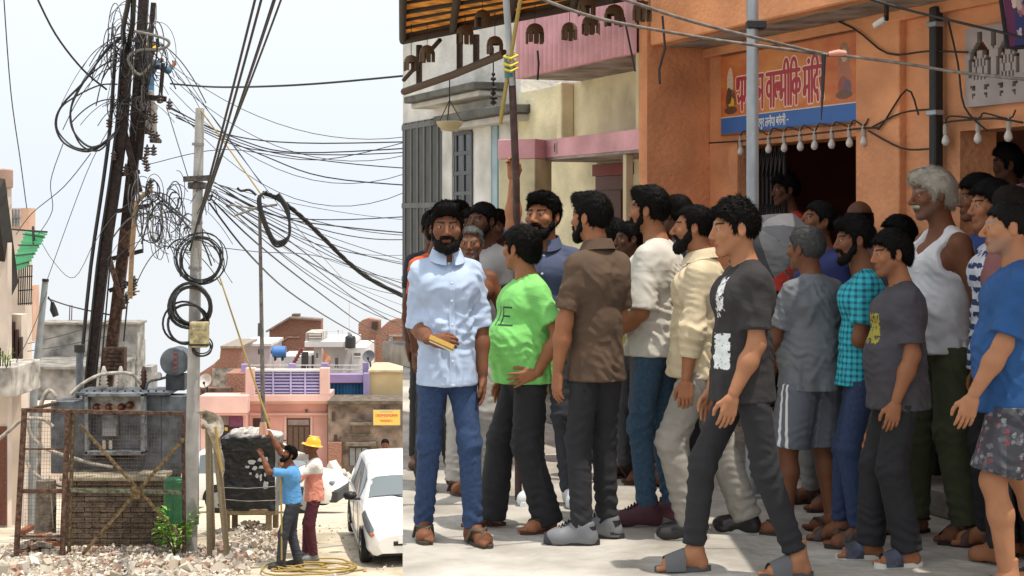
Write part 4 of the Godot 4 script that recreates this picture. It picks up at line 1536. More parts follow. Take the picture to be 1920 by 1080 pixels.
	for i in 9:
		var row := []
		for j in 9:
			var u := j / 8.0
			var v := i / 8.0
			var drop := lerpf(0.20, 0.60, smoothstep(0.0, 0.12, u) * (1.0 - 0.1 * u))
			row.append(Vector3(pc.x - 0.085 + 0.42 * u, 2.97 - drop * v * 1.0 - 0.0, pc.z + 0.02 * sin(u * 7.0 + v)))
		rows.append(row)
	hang.sheet(rows, true)
	var pr := StandardMaterial3D.new()
	pr.albedo_texture = floral_texture(true)
	pr.roughness = 0.9
	var hg := put("hanging_corner", hang, pr, aw)
	var hem := []
	for j in 9: hem.append(rows[8][j])
	put("hem", tb([rows[0][0], rows[4][0], rows[8][0]] + hem, 0.010, 6), cloth(hx("1d1a22")), hg)
	for p: Array in [[-1.70, 3.1, 2.95], [-1.70, -2.2, 2.95], [-1.0, 3.1, 3.1], [-1.0, -2.2, 3.1]]:
		if p[1] > 0: put("pole", tb([Vector3(p[0], 0, p[1]), Vector3(p[0], p[2], p[1])], 0.022, 8), paint.steel, aw)

func street_bits() -> void:
	# steel lamp post rising out of the crowd
	var d := 9.25
	var b := at(1411, 410, d)
	var lp := thing("steel_post", Vector3(b.x, 0, b.z), "shiny grey steel post rising behind the black tee man", "post")
	var m := MB.new()
	m.lathe(Vector3.ZERO, [Vector2(0.045, 0.0), Vector2(0.043, 1.6), Vector2(0.036, 1.62), Vector2(0.033, 4.4), Vector2(0.0, 4.41)], 20)
	put("shaft", m, paint.steel, lp)
	put("base_plate", bx(Vector3(0, 0.01, 0), Vector3(0.22, 0.02, 0.22), 0.004), paint.steel, lp)
	put("clamp", bx(Vector3(0.02, 2.72, 0.0), Vector3(0.11, 0.05, 0.09), 0.006), paint.iron, lp)
	# pole held up by the bearded man, steel above rusty brown, with a bamboo lashed on
	var bot := at(972, 900, 9.0)
	bot.y = 0.02
	var pl := thing("held_pole", bot, "tall brown pole with steel top and yellow ties held by the bearded man", "pole")
	var h1 := at(959, 125, 8.62) - bot
	var h2 := at(946, -40, 8.5) - bot
	put("brown_section", tb([Vector3.ZERO, (at(968, 345, 8.70) - bot), h1], [0.021, 0.021, 0.021], 10), mat(hx("5a3f38"), 0.6, "rust", 1.5), pl)
	put("steel_section", tb([h1 + Vector3(0.004, -0.10, 0.006), h2], 0.019, 10), paint.steel, pl)
	put("coupling", tb([h1 + Vector3(-0.012, -0.06, 0.018), h1 + Vector3(-0.016, 0.06, 0.018)], 0.026, 8), plain(hx("3c6a72"), 0.5), pl)
	put("bamboo", tb([at(938, 232, 8.66) - bot, at(952, 140, 8.60) - bot, at(982, -40, 8.45) - bot], 0.011, 7), paint.rope, pl)
	for y: float in [104, 118, 128]:
		put("yellow_tie", tb([at(945, y + 2, 8.56) - bot, at(958, y + 6, 8.54) - bot, at(970, y, 8.58) - bot, at(958, y - 6, 8.70) - bot, at(945, y + 2, 8.56) - bot], 0.008, 5), plain(hx("cdb93e"), 0.6), pl)
	# grey umbrella
	var u := thing("umbrella", at(1437, 455, 8.55), "open grey umbrella tilted between black tee and moustached man", "umbrella")
	var axis := Vector3(-0.50, 0.62, 0.60).normalized()
	var bz := Basis(axis.cross(Vector3.RIGHT).normalized().cross(axis) * -1.0, axis, axis.cross(Vector3.RIGHT).normalized()).orthonormalized()
	for k in 8:
		var rows := []
		for i in 6:
			var row := []
			for j in 5:
				var a := TAU * (k + j / 4.0) / 8.0
				var r := 0.235 * (i / 5.0) * (1.0 - 0.06 * sin(PI * j / 4.0))
				row.append(bz * Vector3(cos(a) * r, 0.12 - 0.15 * pow(i / 5.0, 2.0), sin(a) * r))
			rows.append(row)
		var pm := MB.new()
		pm.sheet(rows)
		put("panel", pm, cloth(hx("68696c") if k % 2 else hx("484a50")), u)
		var a0 := TAU * k / 8.0
		put("rib", tb([bz * Vector3(0, 0.125, 0), bz * Vector3(cos(a0) * 0.13, 0.072, sin(a0) * 0.13), bz * Vector3(cos(a0) * 0.235, -0.032, sin(a0) * 0.235)], 0.003, 4), paint.iron, u)
	put("shaft", tb([bz * Vector3(0, 0.17, 0), bz * Vector3(0, -0.42, 0)], 0.006, 6), paint.steel, u)
	# street cables, spliced black and bare
	var wr := mat(hx("8f8a84"), 0.6, "rust", 2.0)
	var lab := ["upper bare cable crossing the orange slab to the splice", "lower grey cable crossing the steel post to the splice", "bare cable running right from the splice past the vest man", "thin dark cable crossing at the top right corner"]
	var ws := [[[1000, -8, 7.6], [1120, 34, 7.7], [1300, 68, 7.9], [1410, 84, 8.0], [1500, 96, 8.0], [1560, 104, 8.0], [1586, 100, 8.0]], [[1150, -8, 7.4], [1290, 38, 7.6], [1430, 74, 7.8], [1540, 100, 8.0], [1586, 104, 8.0]], [[1580, 104, 8.0], [1700, 120, 7.8], [1800, 136, 7.5], [1935, 150, 7.1]], [[1610, -8, 7.4], [1700, 18, 7.4], [1790, 40, 7.3], [1935, 74, 7.2]]]
	for i in ws.size():
		var pts := []
		for p: Array in ws[i]: pts.append(at(p[0], p[1], p[2]))
		tag(put("street_cable", tb(smooth(pts, 5), 0.0085 if i < 3 else 0.0065, 6), wr if i < 3 else paint.wire), lab[i], "cable", "cables over the upper street")
	var sp := thing("cable_splice", at(1572, 102, 8.0), "pinkish taped splice with dark strip where the cables join", "splice")
	put("tape", tb([Vector3(-0.05, 0.0, 0.01), Vector3(0.0, 0.006, 0.012), Vector3(0.035, 0.004, 0.01)], [0.012, 0.018, 0.013], 8), plain(hx("c98a78"), 0.6), sp)
	put("dark_strip", tb([Vector3(-0.075, 0, 0.01), Vector3(-0.08, -0.17, 0.01), Vector3(-0.088, -0.33, 0.01)], [0.012, 0.009, 0.003], 6), paint.iron, sp)
	tag(put("loose_wire", tb([at(1242, 30, 10.2), at(1247, 90, 10.2), at(1236, 130, 10.2), at(1237, 158, 10.2)], 0.008, 5), paint.wire), "loose black wire dangling before the dark orange wall", "wire")
	tag(put("loose_wire", tb([at(1170, 32, 10.8), at(1180, 80, 10.8), at(1191, 134, 10.8)], 0.007, 5), paint.wire), "loose wire slanting down across the pink corrugated front", "wire")
	tag(put("loose_wire", tb([at(1008, 95, 11.5), at(1010, 120, 11.5), at(1008, 150, 11.5)], 0.008, 5), paint.wire), "short black wire hanging at the left of the pink front", "wire")

# ---------------------------------------------------------------- printed things
func stroke(im: Image, pts: Array, o: Vector2, sc: float, w: float, col: Color) -> void:
	for i in pts.size() - 1:
		var a: Vector2 = o + pts[i] * sc
		var b: Vector2 = o + pts[i + 1] * sc
		var n := int(a.distance_to(b) / 0.7) + 1
		for k in n + 1:
			var p := a.lerp(b, float(k) / n)
			for dy in range(-int(w), int(w) + 1):
				for dx in range(-int(w), int(w) + 1):
					if dx * dx + dy * dy <= w * w:
						var x := int(p.x) + dx
						var y := int(p.y) + dy
						if x >= 0 and y >= 0 and x < im.get_width() and y < im.get_height(): im.set_pixel(x, y, col)

func arc(c: Vector2, rx: float, ry: float, a0: float, a1: float) -> Array:
	var out := []
	for i in 9: out.append(c + Vector2(cos(deg_to_rad(lerpf(a0, a1, i / 8.0))) * rx, sin(deg_to_rad(lerpf(a0, a1, i / 8.0))) * ry))
	return out

# strokes of the letters, the headline at y = 0, letters 1 tall; each gives [width, strokes]
func letter(k: String) -> Array:
	var P := func(x, y): return Vector2(x, y)
	match k:
		"bha": return [0.80, [[P.call(0.02, 0), P.call(0.02, 0.30)], arc(P.call(0.14, 0.16), 0.12, 0.14, 180, -120), [P.call(0.14, 0.55), P.call(0.22, 0.72), P.call(0.60, 0.55)], [P.call(0.62, 0), P.call(0.62, 1)]]]
		"ga": return [0.72, [[P.call(0.18, 0), P.call(0.18, 0.55), P.call(0.08, 0.72), P.call(0.02, 0.60)], [P.call(0.54, 0), P.call(0.54, 1)]]]
		"va": return [0.66, [arc(P.call(0.26, 0.46), 0.24, 0.22, -60, -330), [P.call(0.48, 0.30), P.call(0.26, 0.25)], [P.call(0.48, 0), P.call(0.48, 1)]]]
		"ba": return [0.66, [arc(P.call(0.26, 0.46), 0.24, 0.22, 0, 360), [P.call(0.10, 0.58), P.call(0.42, 0.34)], [P.call(0.48, 0), P.call(0.48, 1)]]]
		"aa": return [0.28, [[P.call(0.12, 0), P.call(0.12, 1)]]]
		"na": return [0.72, [[P.call(0.52, 0.48), P.call(0.18, 0.48)], arc(P.call(0.14, 0.54), 0.12, 0.12, 0, 360), [P.call(0.54, 0), P.call(0.54, 1)]]]
		"n": return [0.42, [[P.call(0.40, 0.48), P.call(0.18, 0.48)], arc(P.call(0.14, 0.54), 0.12, 0.12, 0, 360)]]
		"la": return [0.86, [arc(P.call(0.18, 0.52), 0.16, 0.20, 90, 360), arc(P.call(0.46, 0.52), 0.14, 0.20, 180, 400), [P.call(0.68, 0), P.call(0.68, 1)]]]
		"l": return [0.56, [arc(P.call(0.16, 0.52), 0.14, 0.20, 90, 360), arc(P.call(0.42, 0.52), 0.12, 0.20, 180, 360)]]
		"ma": return [0.76, [[P.call(0.14, 0), P.call(0.14, 0.72)], arc(P.call(0.12, 0.68), 0.10, 0.10, 0, 360), [P.call(0.14, 0.60), P.call(0.58, 0.52)], [P.call(0.58, 0), P.call(0.58, 1)]]]
		"ii": return [0.30, [[P.call(0.14, 0), P.call(0.14, 1)], arc(P.call(-0.10, -0.02), 0.24, 0.34, -170, 0)]]
		"i": return [0.28, [[P.call(0.12, 0), P.call(0.12, 1)], arc(P.call(0.42, -0.02), 0.30, 0.34, -180, -10)]]
		"ka": return [0.86, [[P.call(0.42, 0), P.call(0.42, 1)], arc(P.call(0.22, 0.48), 0.20, 0.20, 0, 360), arc(P.call(0.62, 0.46), 0.18, 0.18, -180, 120)]]
		"da": return [0.56, [[P.call(0.34, 0), P.call(0.34, 0.22)], arc(P.call(0.30, 0.48), 0.24, 0.26, -80, -290), [P.call(0.38, 0.70), P.call(0.46, 0.98)]]]
		"ra": return [0.48, [arc(P.call(0.16, 0.18), 0.20, 0.20, -60, 110), [P.call(0.10, 0.38), P.call(0.40, 0.95)]]]
		"pa": return [0.64, [[P.call(0.10, 0), P.call(0.10, 0.36)], arc(P.call(0.27, 0.36), 0.18, 0.22, 180, 0), [P.call(0.46, 0), P.call(0.46, 1)]]]
		"ta": return [0.64, [arc(P.call(0.26, 0.66), 0.20, 0.28, -150, -280), [P.call(0.10, 0.45), P.call(0.46, 0.42)], [P.call(0.46, 0), P.call(0.46, 1)]]]
		"ya": return [0.70, [[P.call(0.10, 0), P.call(0.18, 0.30)], arc(P.call(0.28, 0.42), 0.20, 0.26, 200, 40), [P.call(0.52, 0), P.call(0.52, 1)]]]
		"u": return [0.0, [arc(P.call(-0.20, 1.16), 0.14, 0.14, -60, 200)]]
		"e": return [0.0, [[P.call(-0.16, 0), P.call(-0.34, -0.30)]]]
		"ai": return [0.0, [[P.call(-0.16, 0), P.call(-0.34, -0.30)], [P.call(-0.12, 0), P.call(-0.18, -0.34)]]]
		"dot": return [0.0, [arc(P.call(-0.22, -0.20), 0.03, 0.03, 0, 360)]]
		"dash": return [0.40, []]
	return [0.30, []]

func write(im: Image, words: Array, o: Vector2, sc: float, w: float, col: Color, squeeze := 1.0) -> void:
	var x := o.x
	for word: Array in words:
		var x0 := x
		for k: String in word:
			var g := letter(k)
			for st: Array in g[1]:
				var pts := []
				for p: Vector2 in st: pts.append(Vector2(p.x * squeeze, p.y))
				stroke(im, pts, Vector2(x, o.y), sc, w, col)
			if k == "dash": stroke(im, [Vector2(0.05, 0.45), Vector2(0.32, 0.45)], Vector2(x, o.y), sc, w, col)
			x += g[0] * sc * squeeze
		if word != ["dash"]: stroke(im, [Vector2(0, 0), Vector2((x - x0) / sc - 0.06, 0)], Vector2(x0, o.y), sc, w, col)
		x += 0.30 * sc * squeeze

func sign_material() -> StandardMaterial3D:
	var W := 1024
	var Hh := 330
	var im := Image.create(W, Hh, false, Image.FORMAT_RGB8)
	var f := FastNoiseLite.new()
	f.seed = 4; f.frequency = 0.006
	for y in Hh:
		for x in W:
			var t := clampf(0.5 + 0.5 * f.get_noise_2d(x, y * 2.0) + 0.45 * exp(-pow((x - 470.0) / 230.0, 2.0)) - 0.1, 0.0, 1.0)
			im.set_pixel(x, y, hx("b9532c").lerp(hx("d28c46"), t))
	im.fill_rect(Rect2i(0, 262, W, 68), hx("2c62a8"))
	im.fill_rect(Rect2i(0, 259, W, 4), hx("d8c8b8"))
	# two small painted figures at the ends, as soft colour patches
	var rg := RandomNumberGenerator.new()
	rg.seed = 8
	for d: Array in [[75, 120, 26, 70, "d9c7b0"], [80, 190, 44, 46, "6a3a20"], [86, 205, 22, 26, "e0b020"], [66, 170, 20, 34, "4a3020"], [80, 232, 52, 16, "5a3420"],
			[925, 90, 40, 62, "8a6a4a"], [925, 150, 46, 60, "b06a50"], [915, 190, 30, 34, "9a4a3a"], [945, 200, 26, 30, "6a5068"], [925, 226, 54, 16, "6a4a38"], [925, 78, 20, 24, "c9a88a"]]:
		for k in 600:
			var a := rg.randf() * TAU
			var r := sqrt(rg.randf())
			var x: int = d[0] + int(cos(a) * r * d[2])
			var y: int = d[1] + int(sin(a) * r * d[3])
			if x > 2 and y > 2 and x < W - 3 and y < 256: im.fill_rect(Rect2i(x - 2, y - 2, 5, 5), hx(d[4]).lerp(Color(rg.randf(), 0.4, 0.3), 0.12))
	var words := [["bha", "ga", "va", "aa", "na"], ["va", "aa", "l", "ma", "ii", "i", "ka"], ["ma", "dot", "i", "da", "ra"]]
	write(im, words, Vector2(132, 104), 132, 13.0, hx("e6c9b4"), 0.52)
	write(im, words, Vector2(132, 104), 132, 8.0, hx("a82836"), 0.52)
	write(im, [["dash"], ["ka", "u", "dot", "va", "ra", "pa", "u", "ra"], ["ta", "la", "ai", "ya", "aa"], ["ba", "ra", "e", "la", "ii"], ["dash"]], Vector2(235, 284), 32, 2.6, hx("d5d2cc"), 0.95)
	var m := StandardMaterial3D.new()
	m.albedo_texture = ImageTexture.create_from_image(im)
	m.roughness = 0.55
	return m

func floral_texture(big: bool) -> ImageTexture:
	var im := Image.create(256, 256, false, Image.FORMAT_RGB8)
	im.fill(hx("2e3566") if big else hx("36363c"))
	var rg := RandomNumberGenerator.new()
	rg.seed = 31 if big else 32
	if big: im.fill_rect(Rect2i(0, 0, 54, 256), hx("5c2c4c"))
	for k in (16 if big else 90):
		var c := Vector2(rg.randf() * 256, rg.randf() * 256)
		var col: Color = [hx("b98f92"), hx("a8707a"), hx("c7b4ac")][k % 3] if big else [hx("8c3a48"), hx("7c7e84"), hx("9ea0a4"), hx("55585e")][k % 4]
		var r := (15.0 if big else 8.0) * (0.6 + rg.randf() * 0.6)
		for j in 6:
			var a := TAU * j / 6.0 + rg.randf()
			stroke(im, [Vector2.ZERO, Vector2(cos(a), sin(a))], c, r * 0.7, r * 0.32, col.lerp(Color.BLACK, rg.randf() * 0.25))
	return ImageTexture.create_from_image(im)

# ---------------------------------------------------------------- the lower street: level near us, then downhill
func gy(d: float) -> float:
	if d < 25.6: return LOW
	if d < 44.0: return LOW - 0.165 * (d - 25.6)
	return LOW - 3.036 - 0.140 * (d - 44.0)

func gl(px: float, d: float) -> Vector3:
	return Vector3((px - 960.0) * d / F, gy(d), -d)

# box whose front shows between two pixels at depth d and that goes deep metres back
func hb(x0: float, y0: float, x1: float, y1: float, d: float, deep: float, off: Vector3, bev := 0.0) -> MB:
	var a := at(x0, y1, d)
	var b := at(x1, y0, d)
	return bx(Vector3((a.x + b.x) / 2, (a.y + b.y) / 2, -d - deep / 2) - off, Vector3(b.x - a.x, b.y - a.y, deep), bev)

# square bar between two points
func bar(a: Vector3, b: Vector3, w: float, h: float, side := Vector3.BACK) -> MB:
	var m := MB.new()
	beam(m, a, b, w, h, side)
	return m
func beam(m: MB, a: Vector3, b: Vector3, w: float, h: float, side := Vector3.BACK) -> void:
	var y := (b - a).normalized()
	var x := y.cross(side).normalized()
	if x.length() < 0.5: x = y.cross(Vector3.RIGHT).normalized()
	var z := x.cross(y)
	m.box((a + b) * 0.5, Vector3(w, a.distance_to(b), h), minf(w, h) * 0.08, Basis(x, y, z))

func sag(a: Vector3, b: Vector3, drop: float, n := 14) -> Array:
	var out := []
	for i in n + 1:
		var t := float(i) / n
		out.append(a.lerp(b, t) + Vector3(0, -drop * 4.0 * t * (1.0 - t), 0))
	return out

func px(list: Array) -> Array:
	var out := []
	for p: Array in list: out.append(at(p[0], p[1], p[2]))
	return out

func lower_street() -> void:
	paint.rust = mat(hx("735a4a"), 0.85, "rust", 1.2, "n_rough", 3.0, 0.1, 0.5)
	paint.darkrust = mat(hx("3c2e2a"), 0.8, "rust", 1.2, "n_rough", 3.0, 0.1, 0.5)
	paint.tank = mat(hx("6c747c"), 0.55, "stain", 0.7, "n_fine", 3.0, 0.15, 0.2)
	paint.brick = mat(hx("b98a74"), 0.95, "brickish", 0.35, "n_rough", 3.0, 0.0, 0.5)
	paint.cable = mat(hx("232325"), 0.5, "grain", 3.0)
	paint.cgrey = mat(hx("b4b2ae"), 0.85, "soft", 0.8, "n_fine", 3.0, 0.0, 0.3)
	paint.plaster = mat(hx("b7b3ad"), 0.92, "stain", 0.20, "n_rough", 3.0, 0.0, 0.3)
	ground_low()
	houses()
	left_row()
	vehicles()
	transformer_yard()
	poles()
	cables()
	work_site()

func ground_low() -> void:
	var m := MB.new()
	var ns := FastNoiseLite.new()
	ns.seed = 2; ns.frequency = 0.5; ns.fractal_octaves = 3
	var rows := []
	var ds := [-60.0, 4.0]
	var d := 12.0
	while d < 300.0:
		ds.append(d)
		d += 0.3 if d < 31.0 else (2.0 if d < 60.0 else 12.0)
	for dd: float in ds:
		var row := []
		for i in 61:
			var u := i / 60.0
			var x := lerpf(-14.0, 6.0, (u - 0.1) / 0.8) if u > 0.1 and u < 0.9 else (lerpf(-160.0, -14.0, u / 0.1) if u <= 0.1 else lerpf(6.0, 160.0, (u - 0.9) / 0.1))
			var bumpy := clampf((-2.6 - x) * 0.6, 0.0, 1.0) * clampf((31.0 - dd) * 0.3, 0.0, 1.0)
			row.append(Vector3(x, gy(dd) + ns.get_noise_2d(x, dd) * 0.07 * bumpy, -dd))
		rows.append(row)
	m.sheet(rows)
	structure(put("lower_ground", m, mat(hx("d6cab4"), 0.95, "ground", 0.16, "n_rough", 3.0, 0.0, 0.5)))
	# broken plaster and stone, loose on the ground
	var rg := RandomNumberGenerator.new()
	rg.seed = 77
	var st := MB.new()
	var cols := [hx("c6bfb3"), hx("b8aea0"), hx("d3cdc2"), hx("b3a592"), hx("a98b7a"), hx("a59b8e"), hx("c3baac"), hx("b3a897")]
	var heap := func(x0: float, x1: float, d0: float, d1: float, n: int, big: float, pile: float) -> void:
		for i in n:
			var u := rg.randf()
			var v := rg.randf()
			var dd := lerpf(d0, d1, v)
			var pxx := lerpf(x0, x1, u)
			var s := big * (0.25 + pow(rg.randf(), 3.0))
			var y := gy(dd) + pile * sin(PI * u) * sin(PI * v) * rg.randf() + s * 0.2
			var b := Basis(Vector3(rg.randf() - 0.5, rg.randf() - 0.5, rg.randf() - 0.5).normalized(), rg.randf() * TAU)
			var k := st.v.size()
			var hs := Vector3(s, s * (0.4 + 0.5 * rg.randf()), s * (0.6 + 0.5 * rg.randf())) * 0.5
			var cn := []
			for j in 8: cn.append(Vector3((pxx - 960) * dd / F, y, -dd) + b * (Vector3(hs.x if j & 1 else -hs.x, hs.y if j & 2 else -hs.y, hs.z if j & 4 else -hs.z) * (0.65 + 0.45 * rg.randf())))
			for q: Array in [[0, 2, 3, 1], [4, 5, 7, 6], [0, 1, 5, 4], [2, 6, 7, 3], [0, 4, 6, 2], [1, 3, 7, 5]]: st.quad(cn[q[3]], cn[q[2]], cn[q[1]], cn[q[0]])
			var c: Color = lin(cols[rg.randi() % cols.size()])
			while st.c.size() < st.v.size(): st.c.append(c)
	heap.call(-20.0, 445.0, 22.2, 24.6, 6500, 0.065, 0.12)
	heap.call(-20.0, 130.0, 22.4, 23.6, 200, 0.14, 0.10)
	heap.call(200.0, 440.0, 22.3, 23.4, 300, 0.13, 0.13)
	heap.call(425.0, 520.0, 23.4, 26.6, 1200, 0.075, 0.24)
	heap.call(400.0, 470.0, 22.6, 25.6, 500, 0.12, 0.16)
	heap.call(510.0, 760.0, 22.3, 30.0, 160, 0.05, 0.0)
	heap.call(610.0, 650.0, 60.0, 80.0, 120, 0.6, 0.8)
	var sm := StandardMaterial3D.new()
	sm.vertex_color_use_as_albedo = true
	sm.roughness = 0.95
	var so := put("rubble", st, sm)
	stuff(so)
	tag(so, "pale broken stone and plaster strewn over the lower ground", "rubble")
	# a few big lumps
	var spots := [[226, 1046, 22.9, 0.30], [262, 1056, 22.7, 0.24], [60, 1062, 22.6, 0.22], [170, 1066, 22.6, 0.20], [330, 1060, 22.7, 0.26], [372, 1052, 23.0, 0.22], [120, 1058, 22.8, 0.18], [300, 1068, 22.4, 0.20]]
	var where := ["below the cage brace", "left of the concrete pole's foot", "at the far left corner", "under the left gate leaf", "before the concrete pole", "right of the concrete pole's foot", "below the rusty double post", "at the bottom edge near the plant"]
	for i in spots.size():
		var mm := MB.new()
		var s: float = spots[i][3]
		var rr := []
		for a in 7:
			var row := []
			for b in 11:
				var th := PI * a / 6.0
				var ph := TAU * b / 10.0
				var r := s * 0.5 * (0.75 + 0.35 * absf(ns.get_noise_3d(cos(ph) * 3.0 + i * 9.0, cos(th) * 3.0, sin(ph) * 3.0)) * 2.0)
				row.append(Vector3(sin(th) * cos(ph) * r * 1.25, -cos(th) * r * 0.6 + s * 0.12, sin(th) * sin(ph) * r))
			rr.append(row)
		mm.sheet(rr)
		tag(put("stone_lump", mm, mat(hx("bdb6aa"), 0.95, "stain", 1.6, "n_rough", 3.0, 0.0, 0.8), null, gl(spots[i][0], spots[i][2])), "whitish broken plaster lump " + where[i], "stone", "plaster lumps before the cage")

# ---------------------------------------------------------------- houses down the hill
func houses() -> void:
	var pk := mat(hx("e9b3a8"), 0.85, "soft", 0.08)
	var pk2 := mat(hx("efc4ba"), 0.85, "soft", 0.08)
	var lil := mat(hx("a79bc9"), 0.8, "soft", 0.1)
	var wht := mat(hx("e4e2e2"), 0.85, "soft", 0.1)
	var glass := plain(hx("3c4046"), 0.2)
	var doorm := mat(hx("6c5648"), 0.75, "grain", 0.4)
	var d := 90.0
	# the pink house with the lilac balcony rail
	var p := gl(538, d)
	var o := thing("pink_balcony_house", p, "pink two-storey house with lilac balcony railing and wide brown door", "house")
	put("wall", hb(463, 752, 614, 935, d, 2.0, p), pk, o)
	put("frieze", hb(466, 753, 611, 775, d - 0.05, 0.05, p), pk, o)
	put("moulding", hb(462, 774, 615, 779, d - 0.25, 0.3, p, 0.03), pk2, o)
	put("balcony_slab", hb(459, 740, 616, 753, d - 1.3, 3.0, p, 0.03), pk2, o)
	put("slab_edge", hb(459, 751, 618, 757, d - 1.0, 1.0, p, 0.02), pk2, o)
	put("parapet_post", hb(460, 690, 478, 741, d - 1.3, 0.5, p, 0.03), pk2, o)
	put("parapet_post", hb(599, 690, 617, 741, d - 1.3, 0.5, p, 0.03), pk2, o)
	put("parapet_panel", hb(478, 697, 599, 740, d - 1.0, 0.12, p), lil, o)
	for i in 7: put("rail", hb(478, 699 + i * 6.0, 599, 701.5 + i * 6.0, d - 1.22, 0.1, p, 0.01), mat(hx("b9aeda"), 0.7, "soft", 0.1), o)
	for x: float in [512.0, 545.0, 572.0]: put("baluster", hb(x - 1.5, 697, x + 1.5, 740, d - 1.26, 0.1, p, 0.01), mat(hx("b9aeda"), 0.7, "soft", 0.1), o)
	put("top_rail", hb(476, 692, 601, 697, d - 1.3, 0.3, p, 0.02), wht, o)
	var dr := put("door", hb(537, 784, 582, 900, d - 0.02, 0.1, p), doorm, o)
	for i in 4: put("leaf", hb(540 + i * 10.5, 800, 548.5 + i * 10.5, 870, d - 0.08, 0.06, p, 0.01), mat(hx("7c6454"), 0.75, "grain", 0.4), dr)
	put("fanlight", hb(540, 787, 579, 797, d - 0.07, 0.05, p), mat(hx("a0908a"), 0.5), dr)
	put("door_frame", hb(533, 780, 537, 900, d - 0.08, 0.1, p), pk2, o)
	put("door_frame", hb(582, 780, 586, 900, d - 0.08, 0.1, p), pk2, o)
	var w := put("window", hb(474, 784, 505, 850, d - 0.02, 0.1, p), doorm, o)
	put("pane", hb(477, 788, 502, 815, d - 0.07, 0.05, p), mat(hx("4a2c34"), 0.5), w)
	put("bulb_box", hb(572, 768, 576, 773, d - 0.2, 0.12, p), plain(hx("5a4a44")), o)
	# pink shop to its left
	p = gl(420, 88.0)
	o = thing("pink_shop", p, "low pink shop front with plum gate and yellow emblem", "shop")
	put("wall", hb(376, 742, 460, 945, 88.0, 1.5, p), pk, o)
	put("fascia", hb(374, 742, 464, 775, 87.2, 0.8, p, 0.03), pk2, o)
	put("fascia_edge", hb(376, 775, 463, 779, 87.3, 0.7, p), pk, o)
	var gt := put("gate", hb(402, 782, 455, 930, 87.95, 0.06, p), mat(hx("3a1c24"), 0.7, "soft", 0.4), o)
	put("plum_panel", hb(430, 780, 454, 800, 87.9, 0.05, p), mat(hx("7c4060"), 0.7), gt)
	put("grey_panel", hb(404, 780, 429, 797, 87.9, 0.05, p), mat(hx("8a7470"), 0.7), gt)
	put("emblem", hb(431, 806, 448, 826, 87.88, 0.06, p, 0.05), plain(hx("c9a02c"), 0.6), gt)
	for x: float in [424.0, 453.0]: put("stud", hb(x - 3, 801, x + 3, 808, 87.87, 0.06, p, 0.02), plain(hx("c9a85c"), 0.6), gt)
	put("pillar", hb(376, 779, 392, 940, 87.6, 0.4, p), pk2, o)
	# brick houses at the left
	p = gl(415, 97.0)
	o = thing("stepped_brick_house", p, "bare brick house with stepped roof line and plaster patches", "house")
	var pr := MB.new()
	var sc := 97.0 / F
	var poly := PackedVector2Array()
	for q: Array in [[374, 940], [374, 700], [400, 683], [412, 672], [414, 652], [452, 650], [452, 940]]: poly.append(Vector2((q[0] - 960) * sc - p.x, EYE - (q[1] - 410) * sc - p.y))
	pr.prism(poly, -1.2, 0.0)
	put("wall", pr, paint.brick, o)
	put("coping", hb(413, 649, 453, 653, 96.8, 6.0, p), mat(hx("9a8c80"), 0.9), o)
	put("plaster_patch", hb(398, 690, 440, 740, 96.95, 0.1, p), mat(hx("b3aaa0"), 0.95, "stain", 0.4), o)
	put("front_wall", hb(424, 700, 457, 745, 93.0, 3.0, p), paint.brick, o)
	put("low_parapet", hb(376, 728, 430, 746, 92.0, 1.0, p), mat(hx("7c6558"), 0.95, "stain", 0.3), o)
	var dish := thing("satellite_dish", at(387, 716, 91.5), "pale satellite dish above the pink shop", "dish")
	satellite(dish, hx("cfc6c0"), 0.42)
	p = gl(480, 101.0)
	o = thing("pale_upper_room", p, "pinkish white rooftop room behind the lilac railing", "house")
	put("wall", hb(451, 647, 507, 940, 101.0, 5.0, p), mat(hx("e3d5d6"), 0.85, "soft", 0.1), o)
	put("coping", hb(449, 644, 509, 649, 100.7, 5.3, p), wht, o)
	var vn := put("vent", hb(484, 655, 492, 664, 100.95, 0.1, p), glass, o)
	put("bar", hb(487, 655, 489, 664, 100.9, 0.05, p), wht, vn)
	# tall brick block with its gable
	p = gl(553, 108.0)
	sc = 108.0 / F
	o = thing("gabled_brick_block", p, "tall bare brick block with one sloping eave behind the white house", "house")
	poly = PackedVector2Array()
	for q: Array in [[505, 940], [505, 618], [545, 596], [602, 600], [602, 940]]: poly.append(Vector2((q[0] - 960) * sc - p.x, EYE - (q[1] - 410) * sc - p.y))
	pr = MB.new()
	pr.prism(poly, -1.2, 0.0)
	put("wall", pr, paint.brick, o)
	put("eave", bar(at(501, 621, 107.7) - p, at(546, 594, 107.7) - p, 0.12, 1.2), mat(hx("8a7a70"), 0.9), o)
	put("coping", bar(at(545, 594.5, 107.7) - p, at(604, 599, 107.7) - p, 0.12, 1.2), mat(hx("8a7a70"), 0.9), o)
	put("plaster_seam", bar(at(511, 652, 107.9) - p, at(540, 632, 107.9) - p, 0.12, 0.1), mat(hx("b89880"), 0.9), o)
	put("plaster_seam", bar(at(539, 632, 107.9) - p, at(562, 632, 107.9) - p, 0.12, 0.1), mat(hx("b89880"), 0.9), o)
	put("roof_box", hb(547, 589, 560, 597, 107.6, 1.0, p), mat(hx("6c6058"), 0.9), o)
	var wd := put("doorway", hb(506, 672, 522, 706, 107.9, 0.2, p), mat(hx("6a5a50"), 0.8), o)
	put("lintel", hb(504, 661, 530, 671, 107.7, 0.4, p), mat(hx("8a6a58"), 0.9), wd)
	# white house with stair and tanks
	p = gl(625, 99.0)
	o = thing("white_roof_house", p, "white flat-roofed upper storey with outside stair, behind the lilac posts", "house")
	put("wall", hb(588, 640, 660, 940, 99.0, 6.0, p), wht, o)
